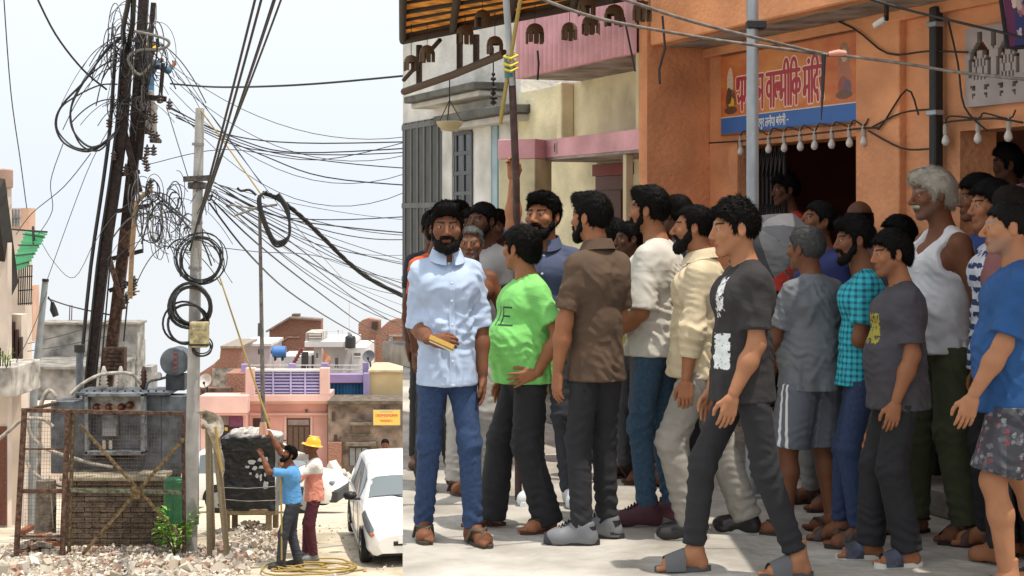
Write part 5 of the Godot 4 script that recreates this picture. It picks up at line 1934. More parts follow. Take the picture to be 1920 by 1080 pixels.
	put("wall", hb(660, 652, 686, 940, 98.0, 6.0, p), wht, o)
	put("low_wall", hb(526, 668, 592, 940, 100.0, 4.0, p), wht, o)
	put("roof_slab", hb(571, 640, 650, 651, 97.6, 5.0, p, 0.02), wht, o)
	put("roof_room", hb(573, 624, 604, 641, 97.8, 3.0, p), mat(hx("d6d0c6"), 0.85, "stain", 0.3), o)
	var rl := put("roof_lattice", hb(579, 625, 602, 640, 97.7, 0.08, p), mat(hx("a89484"), 0.8), o)
	for i in 3: put("slat", hb(579, 627 + i * 5.0, 602, 629 + i * 5.0, 97.6, 0.06, p), wht, rl)
	for x: float in [633.0, 641.0]: put("roof_post", hb(x, 618, x + 2, 640, 98.5, 0.1, p), wht, o)
	put("roof_rail", hb(604, 620, 641, 621.5, 98.5, 0.1, p), wht, o)
	for r: Array in [[565, 660, 578, 705], [584, 666, 588, 700]]:
		put("doorway", hb(r[0], r[1], r[2], r[3], 98.9, 0.1, p), mat(hx("5a5450"), 0.7), o)
	for r: Array in [[664, 662, 676, 668], [628, 671, 634, 690], [593, 662, 596, 672]]:
		var wv := put("window", hb(r[0], r[1], r[2], r[3], 97.9, 0.08, p), mat(hx("6c6864"), 0.5), o)
		put("sill", hb(r[0] - 1, r[3], r[2] + 1, r[3] + 1.5, 97.8, 0.15, p), wht, wv)
	var stw := thing("red_stair", gl(557, 97.2), "rusty red iron stair slanting up to the white roof", "stair")
	var q0 := gl(557, 97.2)
	for s: float in [-0.25, 0.25]:
		put("stringer", bar(at(540, 700, 97.2) - q0 + Vector3(0, 0, s), at(567, 652, 97.2) - q0 + Vector3(0, 0, s), 0.14, 0.05), mat(hx("8a3a34"), 0.7), stw)
	for i in 9:
		var c := at(lerpf(541, 566, i / 8.0), lerpf(698, 654, i / 8.0), 97.2) - q0
		put("tread", bx(c, Vector3(0.28, 0.04, 0.5)), mat(hx("a06a60"), 0.7), stw)
	tank("black_tank", at(657, 652, 97.5), 0.33, 0.75, hx("26272b"), "black water tank standing on the white house roof", 0.0)
	tank("blue_tank", at(536, 660, 98.5), 0.37, 0.85, hx("3f74b4"), "blue water tank lying on the low white wall", PI / 2)
	var an := thing("antenna", at(655, 640, 97.5), "thin roof antenna rising above the black tank", "antenna")
	put("mast", tb([Vector3.ZERO, Vector3(0, 2.5, 0)], 0.03, 5), wht, an)
	put("collar", tb([Vector3(0, 0.2, 0), Vector3(0, 0.55, 0)], 0.12, 6), mat(hx("b0b0b0"), 0.7), an)
	var fg := thing("prayer_flag", at(604, 690, 96.0), "small faded orange flag on the roof railing", "flag")
	put("staff", tb([Vector3(0, -0.5, 0), Vector3(0, 1.2, 0)], 0.03, 5), wht, fg)
	var fr := []
	for i in 5:
		var row := []
		for j in 6: row.append(Vector3(0.03 + (0.55 - 0.09 * i) * j / 5.0, 1.15 - 0.26 * i - 0.12 * j, 0.06 * sin(j * 1.6 + i)))
		fr.append(row)
	var fm := MB.new()
	fm.sheet(fr)
	put("cloth", fm, cloth(hx("d9a07c")), fg)
	# roof terrace railing with lilac posts
	p = gl(570, 94.0)
	o = thing("terrace_railing", p, "thin white terrace railing between square lilac posts", "railing")
	for x: Array in [[452, 463, 683, 745], [541, 553, 682, 706], [602, 615, 681, 706], [680, 691, 680, 756]]:
		put("post", hb(x[0], x[2], x[1], x[3], 93.6, 0.4, p, 0.02), lil, o)
	for y: float in [684.0, 692.0, 700.0]: put("rail", hb(456, y, 686, y + 1.6, 93.8, 0.06, p), wht, o)
	for i in 16: put("upright", hb(462 + i * 14.0, 684, 463.2 + i * 14.0, 706, 93.85, 0.05, p), wht, o)
	# lilac room with the curtain
	p = gl(650, 92.0)
	o = thing("lilac_room", p, "lilac-framed room closed by a long blue curtain", "house")
	put("beam", hb(613, 702, 691, 718, 91.8, 0.5, p, 0.02), mat(hx("9a86b4"), 0.8, "soft", 0.1), o)
	put("pillar", hb(681, 700, 692, 940, 91.7, 0.5, p, 0.02), lil, o)
	put("back_wall", hb(613, 716, 684, 940, 94.0, 1.0, p), mat(hx("5a4650"), 0.9), o)
	put("lintel", hb(615, 716, 682, 720, 91.95, 0.2, p), mat(hx("4a3a38"), 0.8), o)
	put("wall", hb(600, 756, 690, 940, 91.9, 2.0, p), lil, o)
	var cr := MB.new()
	var rows := [[], []]
	for i in 61:
		var u := i / 60.0
		var a := at(lerpf(619, 681, u), 720, 92.2) - p
		var b := at(lerpf(618, 682, u), 757, 92.2) - p
		var z := 0.12 * sin(u * 62.0) * (0.7 + 0.3 * sin(u * 9.0))
		rows[1].append(a + Vector3(0, 0, z * 0.7)); rows[0].append(b + Vector3(0, 0, z))
	cr.sheet(rows)
	put("curtain", cr, cloth(hx("3b78a6")), o)
	# yellow wall
	p = gl(725, 92.0)
	o = thing("yellow_house_wall", p, "plain pale yellow house wall at the right", "house")
	put("wall", hb(691, 696, 800, 940, 92.3, 5.0, p), mat(hx("e8cf9c"), 0.85, "soft", 0.08), o)
	put("coping", hb(690, 694, 800, 698, 92.1, 5.0, p), mat(hx("d8c6a0"), 0.85), o)
	# brick house with rounded parapets
	p = gl(715, 106.0)
	sc = 106.0 / F
	o = thing("round_parapet_brick_house", p, "bare brick house with two humped parapets at the right", "house")
	poly = PackedVector2Array()
	for q: Array in [[672, 940], [672, 607], [678, 601], [690, 597], [712, 601], [712, 618], [718, 612], [728, 603], [742, 598], [800, 598], [800, 940]]: poly.append(Vector2((q[0] - 960) * sc - p.x, EYE - (q[1] - 410) * sc - p.y))
	pr = MB.new()
	pr.prism(poly, -1.2, 0.0)
	put("wall", pr, paint.brick, o)
	put("column", hb(729, 632, 736, 700, 105.8, 0.4, p), mat(hx("b0aca6"), 0.9), o)
	put("band", hb(729, 628, 800, 631, 105.8, 0.3, p), mat(hx("b0a49a"), 0.9), o)
	put("water_box", hb(697, 603, 708, 618, 105.6, 0.5, p), mat(hx("4a3830"), 0.9), o)
	put("pipe", hb(702, 640, 704, 696, 105.8, 0.12, p), mat(hx("b88c78"), 0.9), o)
	var ds := thing("satellite_dish", at(693, 670, 93.4), "dark grey satellite dish on the lilac pillar", "dish")
	satellite(ds, hx("6c7074"), 0.38)
	# old peeling wall with niche, window and the yellow board
	p = gl(690, 89.0)
	o = thing("old_brick_wall", p, "weathered plaster and brick wall with niche and grey shutters", "wall")
	put("wall", hb(615, 757, 800, 940, 89.0, 2.5, p), mat(hx("b09a8a"), 0.95, "stain", 0.16, "n_rough", 3.0, 0.0, 0.8), o)
	put("coping", hb(614, 751, 800, 759, 88.6, 3.0, p, 0.03), mat(hx("7d7062"), 0.95, "stain", 0.3), o)
	var nc := put("niche", hb(660, 797, 694, 814, 88.97, 0.1, p), mat(hx("8f7c6c"), 0.9), o)
	put("hood", hb(655, 793, 698, 798, 88.5, 0.5, p, 0.02), mat(hx("8f8272"), 0.9, "stain", 0.3), nc)
	put("sill", hb(656, 814, 697, 817, 88.7, 0.3, p, 0.02), mat(hx("8f8272"), 0.9, "stain", 0.3), nc)
	var wn := put("window", hb(654, 838, 690, 874, 88.97, 0.1, p), plain(hx("4c4c4c"), 0.4), o)
	for i in 3: put("shutter", hb(656 + i * 11.5, 840, 665.5 + i * 11.5, 873, 88.9, 0.06, p, 0.01), mat(hx("9a9c9e"), 0.7, "soft", 0.4), wn)
	put("ledge", hb(648, 830, 704, 837, 88.4, 0.6, p, 0.03), mat(hx("8f8272"), 0.9, "stain", 0.3), o)
	put("pier", hb(615, 830, 640, 935, 88.6, 0.4, p), paint.brick, o)
	for r: Array in [[622, 772, 628, 790], [626, 815, 632, 830]]: put("hole", hb(r[0], r[1], r[2], r[3], 88.98, 0.05, p), mat(hx("5a4c44"), 0.95), o)
	var sb := thing("yellow_board", at(725, 783, 88.4), "yellow board with red lettering on the old wall", "sign")
	var fc := MB.new()
	fc.sheet([[Vector3(-0.72, -0.40, 0.03), Vector3(0.72, -0.40, 0.03)], [Vector3(-0.72, 0.40, 0.03), Vector3(0.72, 0.40, 0.03)]], true)
	put("backing", bx(Vector3.ZERO, Vector3(1.5, 0.86, 0.05), 0.01), mat(hx("c9c2a8"), 0.7), sb)
	var im := Image.create(256, 144, false, Image.FORMAT_RGB8)
	im.fill(hx("e8c25a"))
	im.fill_rect(Rect2i(60, 8, 130, 12), hx("a8a88c"))
	# the red lettering is too small in the picture to be read: two rows of marks with a headline
	var rg := RandomNumberGenerator.new()
	rg.seed = 12
	for r: Array in [[18, 40, 13, 32, 2.8], [62, 94, 9, 25, 2.4]]:
		var x: float = r[0]
		for i in int(r[2]):
			if i == 7:
				x += 10.0
				continue
			stroke(im, [Vector2(0.8, 0), Vector2(0.8, 1)], Vector2(x, r[1]), r[3] * 0.9, r[4], hx("cc5a40"))
			stroke(im, arc(Vector2(0.3, 0.3 + 0.3 * rg.randf()), 0.28, 0.22, 0, 200 + 150 * rg.randf()), Vector2(x, r[1]), r[3] * 0.9, r[4] * 0.8, hx("cc5a40"))
			stroke(im, [Vector2(0, 0), Vector2(0.95, 0)], Vector2(x, r[1]), r[3] * 0.6, r[4], hx("cc5a40"))
			x += r[3] * 0.52
	var bm := StandardMaterial3D.new()
	bm.albedo_texture = ImageTexture.create_from_image(im)
	bm.roughness = 0.6
	put("printed_face", fc, bm, sb)

func satellite(o: Node3D, col: Color, r: float) -> void:
	var m := MB.new()
	var prof := []
	for i in 8:
		var t := i / 7.0
		prof.append(Vector2(r * t + 0.001, r * 0.45 * t * t))
	for i in 8:
		var t := 1.0 - i / 7.0
		prof.append(Vector2(r * t + 0.001, r * 0.45 * t * t + 0.02))
	m.lathe(Vector3.ZERO, prof, 20, Basis(Vector3.RIGHT, 1.1) * Basis(Vector3.BACK, 0.3))
	put("reflector", m, mat(col, 0.7, "soft", 0.6), o)
	put("feed_arm", tb([Vector3(0, -r * 0.8, 0.2), Vector3(-0.05, -0.05, r * 1.1)], 0.025, 5), paint.iron, o)
	put("feed", tb([Vector3(-0.05, -0.09, r * 1.1), Vector3(-0.05, 0.05, r * 1.15)], 0.07, 7), paint.iron, o)
	put("mount", tb([Vector3(0, 0, -0.02), Vector3(0.05, -r * 1.5, -0.1)], 0.05, 6), paint.iron, o)

func tank(called: String, where: Vector3, r: float, h: float, col: Color, label: String, roll: float) -> void:
	var o := thing("water_tank", where, label, "water tank")
	var m := MB.new()
	var prof := [Vector2(0, 0), Vector2(r, 0.0)]
	for i in 9:
		prof.append(Vector2(r * (1.0 if i % 2 else 0.96), h * 0.08 + h * 0.8 * i / 8.0))
	prof.append_array([Vector2(r * 0.8, h * 0.96), Vector2(r * 0.35, h), Vector2(r * 0.35, h * 1.08), Vector2(0, h * 1.09)])
	m.lathe(Vector3.ZERO, prof, 20, Basis(Vector3.BACK, roll))
	put("barrel", m, plain(col, 0.45), o)
	if roll != 0.0:
		for x: float in [0.2, 0.65]: put("cradle", bx(Vector3(-x, -r - 0.05, 0), Vector3(0.08, 0.2, r * 1.6)), paint.iron, o)
	else:
		put("stand", bx(Vector3(0, -0.05, 0), Vector3(r * 1.8, 0.1, r * 1.8)), mat(hx("b0aaa4"), 0.9), o)

# ---------------------------------------------------------------- the row at the left
func left_row() -> void:
	var cream := mat(hx("e0cfc0"), 0.85, "soft", 0.2)
	var peach := mat(hx("dfb59c"), 0.85, "soft", 0.2)
	var dark := mat(hx("4a342c"), 0.75, "grain", 0.6)
	var p := gl(150, 62.0)
	var o := thing("grey_plaster_house", p, "large unpainted grey plaster house behind the transformer", "house")
	put("wall", hb(72, 607, 258, 985, 62.0, 1.2, p), paint.plaster, o)
	put("annex", hb(20, 690, 205, 985, 58.0, 3.9, p), paint.plaster, o)
	put("step_block", hb(230, 640, 262, 985, 64.0, 1.0, p), paint.plaster, o)
	put("small_block", hb(266, 688, 284, 985, 60.0, 1.0, p), mat(hx("a9a6a2"), 0.92, "stain", 0.2), o)
	put("coping", hb(70, 604, 260, 609, 61.8, 1.4, p, 0.02), mat(hx("a9a49c"), 0.92, "stain", 0.3), o)
	put("band", hb(20, 687, 206, 693, 57.8, 4.1, p, 0.02), mat(hx("9c9790"), 0.92, "stain", 0.3), o)
	put("ground_floor", hb(18, 762, 160, 985, 56.0, 1.9, p), cream, o)
	var dd := put("doorway", hb(28, 800, 44, 985, 55.95, 0.1, p), dark, o)
	put("doorway", hb(2 + 30, 790, 34, 985, 55.9, 0.1, p), mat(hx("6a3a2c"), 0.8), dd)
	for x: float in [130.0, 134.0]: put("rebar", tb([at(x, 606, 63) - p, at(x + 1, 572, 63) - p], 0.02, 4), paint.rust, o)
	# near house with balcony and green sheet
	p = gl(10, 29.0)
	o = thing("balcony_house", p, "cream and peach house at the left edge with dark eave and balcony", "house")
	put("wall", hb(-260, 330, 14, 1020, 29.0, 0.25, p), cream, o)
	put("roof_parapet", hb(-260, 316, 9, 352, 28.7, 0.5, p, 0.02), mat(hx("b79684"), 0.85, "soft", 0.3), o)
	put("dark_eave", bar(at(-6, 350, 28.2) - p, at(20, 545, 29.8) - p, 0.14, 0.5), mat(hx("2e2622"), 0.8, "stain", 0.8), o)
	put("upper_wall", hb(10, 430, 48, 560, 33.0, 0.3, p), cream, o)
	put("peach_wall", hb(14, 390, 54, 470, 36.0, 0.5, p), peach, o)
	var w := put("window", hb(19, 392, 38, 424, 35.95, 0.1, p), mat(hx("c9d2da"), 0.3), o)
	for i in 3: put("bar", hb(22 + i * 6.0, 392, 23.2 + i * 6.0, 424, 35.9, 0.05, p), mat(hx("8a8078"), 0.6), w)
	put("bar", hb(19, 407, 38, 408.5, 35.88, 0.05, p), mat(hx("8a8078"), 0.6), w)
	put("middle_wall", hb(10, 470, 47, 800, 34.0, 0.5, p), cream, o)
	put("peach_block", hb(40, 535, 62, 640, 38.0, 0.5, p), peach, o)
	put("lower_wall", hb(12, 590, 40, 1000, 31.0, 0.4, p), cream, o)
	for i in 4: put("shutter", hb(14 + i * 7.0, 590 + i * 14.0, 19 + i * 7.0, 715 + i * 4.0, 30.9, 0.12, p, 0.01), dark, o)
	put("balcony_slab", hb(-60, 688, 25, 746, 27.6, 1.6, p, 0.02), mat(hx("ded6cc"), 0.85, "stain", 0.4), o)
	for i in 7: put("balcony_bar", tb([at(-8 + i * 4.5, 640 + i * 6.0, 27.7) - p, at(-8 + i * 4.5, 690, 27.7) - p], 0.012, 5), paint.iron, o)
	put("door", hb(-2, 800, 12, 985, 28.95, 0.1, p), mat(hx("7a4a38"), 0.7, "grain", 0.6), o)
	var ir := MB.new()
	for i in 7: ir.tube([at(36 + i * 4.0, 498, 32.0) - p, at(34 + i * 4.0, 572, 32.0) - p], 0.012, 4)
	for y: float in [500.0, 520.0, 545.0, 570.0]: ir.tube([at(35, y, 32.0) - p, at(61, y - 2, 32.0) - p], 0.012, 4)
	put("iron_grille", ir, paint.iron, o)
	# corrugated green sheet
	var gsh := thing("green_awning_sheet", at(50, 470, 31.0), "green corrugated plastic sheet sloping out from the left house", "awning")
	var g0 := at(50, 470, 31.0)
	var c := [at(50, 430, 31.5) - g0, at(88, 438, 30.0) - g0, at(52, 500, 29.6) - g0, at(15, 512, 31.2) - g0]
	var rows := []
	var nrm: Vector3 = (c[1] - c[0]).cross(c[3] - c[0]).normalized()
	for i in 41:
		var row := []
		for j in 6:
			var u := j / 5.0
			var v := i / 40.0
			row.append((c[0] as Vector3).lerp(c[3], v).lerp((c[1] as Vector3).lerp(c[2], v), u) + nrm * 0.018 * sin(v * TAU * 10.0))
		rows.append(row)
	var gm := MB.new()
	gm.sheet(rows)
	var green := StandardMaterial3D.new()
	green.albedo_color = hx("2f9c62")
	green.roughness = 0.5
	green.backlight_enabled = true
	green.backlight = hx("3fae70")
	put("sheet", gm, green, gsh)
	put("support", tb([c[0] + Vector3(-0.5, 0.02, 0.1), c[1] + Vector3(0.0, 0.03, 0)], 0.02, 6), paint.iron, gsh)
	put("support", tb([at(62, 425, 30.6) - g0, at(64, 470, 30.4) - g0], 0.025, 6), paint.iron, gsh)
	for i in 4: put("lath", tb([(c[0] as Vector3).lerp(c[3], (i + 0.5) / 4.0) - nrm * 0.03, (c[1] as Vector3).lerp(c[2], (i + 0.5) / 4.0) - nrm * 0.03], 0.014, 5), paint.iron, gsh)
	plant("potted_plant", at(12, 690, 27.4), 0.32, 70, "small leafy plant on the left balcony slab", 4)
	# small far greenery and a bag on the wire
	var bag := thing("wire_lamp", at(100, 578, 30.0), "black lamp fitting hanging from the wire beside the thin pole", "lamp")
	put("hood", tb([Vector3(-0.02, 0.12, 0), Vector3(0.0, -0.02, 0), Vector3(0.05, -0.15, 0)], [0.03, 0.07, 0.06], 8), paint.iron, bag)
	put("stem", tb([Vector3(-0.10, 0.22, 0), Vector3(-0.02, 0.10, 0)], 0.015, 5), paint.iron, bag)

# leaves on a few stems
func plant(called: String, where: Vector3, h: float, n: int, label: String, sd: int) -> void:
	var o := thing(called, where, label, "plant")
	var rg := RandomNumberGenerator.new()
	rg.seed = sd
	var st := MB.new()
	var tips := []
	for i in 6:
		var a := TAU * i / 6.0 + rg.randf()
		var tip := Vector3(cos(a) * h * 0.35, h * (0.65 + 0.35 * rg.randf()), sin(a) * h * 0.35)
		tips.append(tip)
		st.tube([Vector3.ZERO, tip * 0.5 + Vector3(0, h * 0.08, 0), tip], [h * 0.02, h * 0.014, h * 0.006], 5)
	put("stem", st, mat(hx("6a6a3c"), 0.8, "grain", 2.0), o)
	var lf := MB.new()
	for i in n:
		var t: Vector3 = tips[i % 6]
		var p := t * (0.35 + 0.7 * rg.randf()) + Vector3(rg.randf() - 0.5, rg.randf() - 0.5, rg.randf() - 0.5) * h * 0.22
		var dir := (Vector3(p.x, 0.0, p.z).normalized() + Vector3(rg.randf() - 0.5, rg.randf() - 0.2, rg.randf() - 0.5)).normalized()
		var sd2 := dir.cross(Vector3.UP).normalized()
		var l := h * (0.10 + 0.10 * rg.randf())
		var up := sd2.cross(dir) * l * 0.15
		var k := lf.v.size()
		lf.tri(p, p + dir * l * 0.5 + sd2 * l * 0.28 + up, p + dir * l)
		lf.tri(p, p + dir * l, p + dir * l * 0.5 - sd2 * l * 0.28 + up)
		var c := lin(hx("5f9a3a").lerp(hx("8fb64c"), rg.randf()))
		while lf.c.size() < lf.v.size(): lf.c.append(c)
	var lm := StandardMaterial3D.new()
	lm.vertex_color_use_as_albedo = true
	lm.roughness = 0.6
	lm.backlight_enabled = true
	lm.backlight = Color(0.12, 0.16, 0.04)
	stuff(put("leaves", lf, lm, o))

# ---------------------------------------------------------------- cars
# stations along the length: x, half width, height of the belt, height of the top, half width of the top
func car(called: String, where: Vector3, turn: float, st: Array, paintm: Material, label: String, wb: float, wr: float, lowtrim: bool) -> Node3D:
	var o := thing(called, where, label, "car", "", turn)
	var rows := []
	for s: Array in st:
		var row := []
		var x: float = s[0]
		var w: float = s[1]
		var b: float = s[2]
		var t: float = s[3]
		var tw: float = s[4]
		var y0: float = s[5] if s.size() > 5 else 0.20
		var half := [Vector2(w * 0.90, y0), Vector2(w * 0.99, y0 + 0.10), Vector2(w, lerpf(y0, b, 0.5)), Vector2(w * 0.985, b - 0.03), Vector2(w * 0.965, b), Vector2(lerpf(w * 0.95, tw, 0.55), lerpf(b, t, 0.5)), Vector2(tw, t - 0.045 * minf(1.0, (t - b) * 3.0)), Vector2(tw * 0.86, t), Vector2(tw * 0.4, t + 0.018)]
		for i in half.size(): row.append(Vector3(x, half[i].y, half[i].x))
		for i in range(half.size() - 1, -1, -1): row.append(Vector3(x, half[i].y, -half[i].x))
		rows.append(row)
	var m := MB.new()
	m.sheet(rows)
	# close both ends
	for e: int in [0, rows.size() - 1]:
		var r: Array = rows[e]
		for i in 8:
			if e == 0: m.quad(r[i], r[17 - i], r[16 - i], r[i + 1])
			else: m.quad(r[i], r[i + 1], r[16 - i], r[17 - i])
	put("body", m, paintm, o)
	# windows along the sides and the two screens
	var glass := StandardMaterial3D.new()
	glass.albedo_color = hx("6c767a")
	glass.roughness = 0.05
	var cab := []
	for i in st.size():
		if st[i][3] - st[i][2] > 0.30: cab.append(i)
	for side: float in [-1.0, 1.0]:
		var n0: int = cab[0]
		var n1: int = cab[-1]
		var mid := (n0 + n1) / 2
		for seg: Array in [[n0, mid], [mid, n1]]:
			var g0 := []
			var g1 := []
			for i in range(seg[0], seg[1] + 1):
				var k: int = i
				var r: Array = rows[k]
				var a: Vector3 = r[4] if side > 0 else r[13]
				var b: Vector3 = r[6] if side > 0 else r[11]
				var inset := 0.04 if i == seg[0] else (-0.04 if i == seg[1] else 0.0)
				g0.append(a.lerp(b, 0.06) + Vector3(inset * signf(st[1][0] - st[0][0]), 0, 0.012 * side))
				g1.append(a.lerp(b, 0.90) + Vector3(inset * signf(st[1][0] - st[0][0]), 0, 0.012 * side))
			var gm := MB.new()
			gm.sheet([g0, g1])
			put("side_window", gm, glass, o)
	for e in 2:
		var i0: int = cab[0] if e == 0 else cab[-1]
		var i1: int = i0 - 1 if e == 0 else i0 + 1
		var ra: Array = rows[i1]
		var rb: Array = rows[i0]
		var lo := []
		var hi := []
		var out := Vector3(-0.02 if e == 0 else 0.02, 0.012, 0) * signf(st[1][0] - st[0][0])
		out.y = 0.012
		for j in range(6, 12):
			var a: Vector3 = ra[j]
			var b: Vector3 = rb[j]
			lo.append(Vector3(a.x, a.y, a.z * 0.94).lerp(Vector3(b.x, b.y, b.z * 0.94), 0.10) + out)
			hi.append(Vector3(a.x, a.y, a.z * 0.94).lerp(Vector3(b.x, b.y, b.z * 0.94), 0.92) + out)
		var gm := MB.new()
		gm.sheet([lo, hi])
		put("windscreen" if e == 1 else "rear_window", gm, glass, o)
	# wheels over flat discs, the shade of the arches painted black
	var tyre := mat(hx("222222"), 0.9, "grain", 2.0)
	var hw: float = st[st.size() / 2][1]
	for fx: float in [-wb / 2, wb / 2]:
		for side: float in [-1.0, 1.0]:
			var am := MB.new()
			var ring := []
			for k in 13:
				var a := PI * k / 12.0
				ring.append(Vector3(fx + cos(a) * (wr + 0.055), wr + sin(a) * (wr + 0.055), side * (hw + 0.004)))
			for k in 12: am.tri(Vector3(fx, wr * 0.7, side * (hw + 0.004)), ring[k] if side > 0 else ring[k + 1], ring[k + 1] if side > 0 else ring[k])
			put("painted_arch_shade", am, plain(hx("141414"), 0.9), o)
			var wm := MB.new()
			wm.lathe(Vector3(fx, wr, side * (hw - 0.075)), [Vector2(0.0, -0.085), Vector2(wr * 0.62, -0.085), Vector2(wr * 0.93, -0.085), Vector2(wr, -0.05), Vector2(wr, 0.05), Vector2(wr * 0.93, 0.085), Vector2(wr * 0.62, 0.085), Vector2(wr * 0.60, 0.06)], 26, Basis(Vector3.RIGHT, PI / 2))
			var wh := put("wheel", wm, tyre, o)
			var rm := MB.new()
			var zz := side * (hw - 0.075 + 0.075)
			rm.lathe(Vector3(fx, wr, zz), [Vector2(wr * 0.62, -0.02), Vector2(wr * 0.58, 0.004), Vector2(wr * 0.2, 0.012), Vector2(0, 0.014)], 20, Basis(Vector3.RIGHT, side * PI / 2))
			put("rim", rm, plain(hx("8d9093"), 0.35, 0.6), wh)
			for k in 5:
				var a := TAU * k / 5.0
				put("vent", bx(Vector3(fx + cos(a) * wr * 0.40, wr + sin(a) * wr * 0.40, zz + side * 0.010), Vector3(0.075, 0.045, 0.006), 0.002, Basis(Vector3.BACK, a)), plain(hx("202020"), 0.8), wh)
	return o

func vehicles() -> void:
	var white := StandardMaterial3D.new()
	white.albedo_color = hx("e9e8e6")
	white.roughness = 0.28
	white.clearcoat_enabled = true
	white.clearcoat = 0.8
	white.clearcoat_roughness = 0.08
	# small hatchback, nose towards us
	var hatch := [[-1.74, 0.60, 0.70, 0.72, 0.50, 0.36], [-1.70, 0.68, 0.80, 0.90, 0.56, 0.28], [-1.60, 0.73, 0.86, 1.20, 0.58, 0.22], [-1.42, 0.75, 0.90, 1.44, 0.56], [-1.1, 0.755, 0.915, 1.51, 0.555], [-0.6, 0.755, 0.915, 1.54, 0.56], [-0.1, 0.755, 0.91, 1.53, 0.56], [0.28, 0.755, 0.905, 1.46, 0.555], [0.50, 0.752, 0.90, 1.32, 0.56], [0.92, 0.745, 0.895, 0.985, 0.66], [1.15, 0.735, 0.86, 0.945, 0.62], [1.40, 0.715, 0.80, 0.89, 0.56, 0.19], [1.58, 0.67, 0.70, 0.79, 0.50, 0.19], [1.68, 0.60, 0.56, 0.64, 0.42, 0.20], [1.73, 0.52, 0.46, 0.52, 0.38, 0.24]]
	var d0 := 24.75
	var o := car("white_car", Vector3((752.0 - 960.0) * d0 / F, LOW, -d0), -1.395, hatch, white, "small white hatchback parked nose towards us beside the workers", 2.38, 0.275, false)
	o.scale = Vector3(0.95, 0.88, 0.95)
	var lampm := StandardMaterial3D.new()
	lampm.albedo_color = hx("767c82")
	lampm.roughness = 0.12
	lampm.metallic = 0.3
	var black := plain(hx("191919"), 0.5)
	for side: float in [-1.0, 1.0]:
		var hm := MB.new()
		var hr := [[], [], []]
		for i in 6:
			var x: float = [1.22, 1.32, 1.42, 1.52, 1.60, 1.66][i] + 0.012
			var w: float = [0.729, 0.721, 0.710, 0.686, 0.660, 0.617][i]
			var y: float = [0.85, 0.825, 0.79, 0.735, 0.68, 0.59][i]
			hr[0].append(Vector3(x, y - [0.05, 0.11, 0.14, 0.15, 0.14, 0.10][i], side * (w + 0.014)))
			hr[1].append(Vector3(x, y - 0.025, side * (w * 0.985 + 0.014)))
			hr[2].append(Vector3(x + 0.004, y + 0.025, side * (w * 0.93 + 0.012)))
		hm.sheet(hr)
		var hl := put("headlight", hm, lampm, o)
		put("indicator", bx(Vector3(1.665, 0.545, side * 0.615), Vector3(0.05, 0.05, 0.07), 0.01, Basis(Vector3.UP, side * -0.6)), plain(hx("c96a3c"), 0.2), hl)
		var mm := MB.new()
		mm.lathe(Vector3(0.56, 0.99, side * 0.87), [Vector2(0.0, -0.06), Vector2(0.055, -0.05), Vector2(0.075, 0.0), Vector2(0.06, 0.05), Vector2(0, 0.065)], 12, Basis.from_scale(Vector3(0.9, 1.2, 1.5)))
		var mi := put("mirror", mm, black, o)
		put("mirror_arm", bx(Vector3(0.58, 0.94, side * 0.76), Vector3(0.06, 0.04, 0.10), 0.008), black, mi)
		put("door_handle", bx(Vector3(-0.30, 0.79, side * 0.762), Vector3(0.13, 0.03, 0.025), 0.008), black, o)
		put("sill_trim", bx(Vector3(0.0, 0.21, side * 0.735), Vector3(1.7, 0.05, 0.04), 0.01), mat(hx("b8b8b6"), 0.5), o)
		for x: float in [-0.28, 0.62]: put("door_gap", bx(Vector3(x, 0.58, side * 0.7555), Vector3(0.008, 0.62, 0.006)), black, o)
		put("fog_lamp", bx(Vector3(1.60, 0.36, side * 0.52), Vector3(0.06, 0.09, 0.16), 0.01, Basis(Vector3.UP, side * -0.5)), mat(hx("c7c7c5"), 0.4), o)
	put("grille", bx(Vector3(1.70, 0.40, 0), Vector3(0.08, 0.10, 0.62), 0.02), black, o)
	put("wiper", tb([Vector3(0.93, 1.005, -0.42), Vector3(0.80, 1.075, 0.05)], 0.010, 5), black, o)
	put("wiper", tb([Vector3(0.95, 1.005, 0.02), Vector3(0.82, 1.075, 0.42)], 0.010, 5), black, o)
	put("underbody", bx(Vector3(0, 0.22, 0), Vector3(3.1, 0.12, 1.30)), black, o)
	put("number_plate", bx(Vector3(1.752, 0.45, 0), Vector3(0.01, 0.10, 0.46), 0.002), plain(hx("e8e8e4"), 0.5), o)
	# white jeep-like car further down
	var jeep := [[-2.0, 0.70, 0.85, 0.90, 0.62, 0.42], [-1.94, 0.80, 0.98, 1.20, 0.66, 0.34], [-1.80, 0.84, 1.02, 1.62, 0.68, 0.32], [-1.2, 0.86, 1.05, 1.74, 0.68, 0.32], [-0.4, 0.86, 1.05, 1.76, 0.68, 0.32], [0.2, 0.86, 1.04, 1.72, 0.68, 0.32], [0.42, 0.86, 1.04, 1.55, 0.68, 0.32], [0.82, 0.855, 1.03, 1.10, 0.74, 0.32], [1.3, 0.84, 1.00, 1.06, 0.72, 0.32], [1.75, 0.80, 0.92, 0.99, 0.68, 0.32], [1.95, 0.74, 0.78, 0.84, 0.60, 0.34], [2.02, 0.66, 0.62, 0.68, 0.50, 0.38]]
	var d1 := 43.5
	o = car("white_suv", Vector3(-6.55, gy(d1 - 0.6), -d1), -0.16, jeep, white, "white utility car with black bumper parked behind the black cart", 2.45, 0.36, true)
	put("bumper", bx(Vector3(1.92, 0.52, 0), Vector3(0.30, 0.34, 1.50), 0.05), mat(hx("3a3a3c"), 0.7), o)
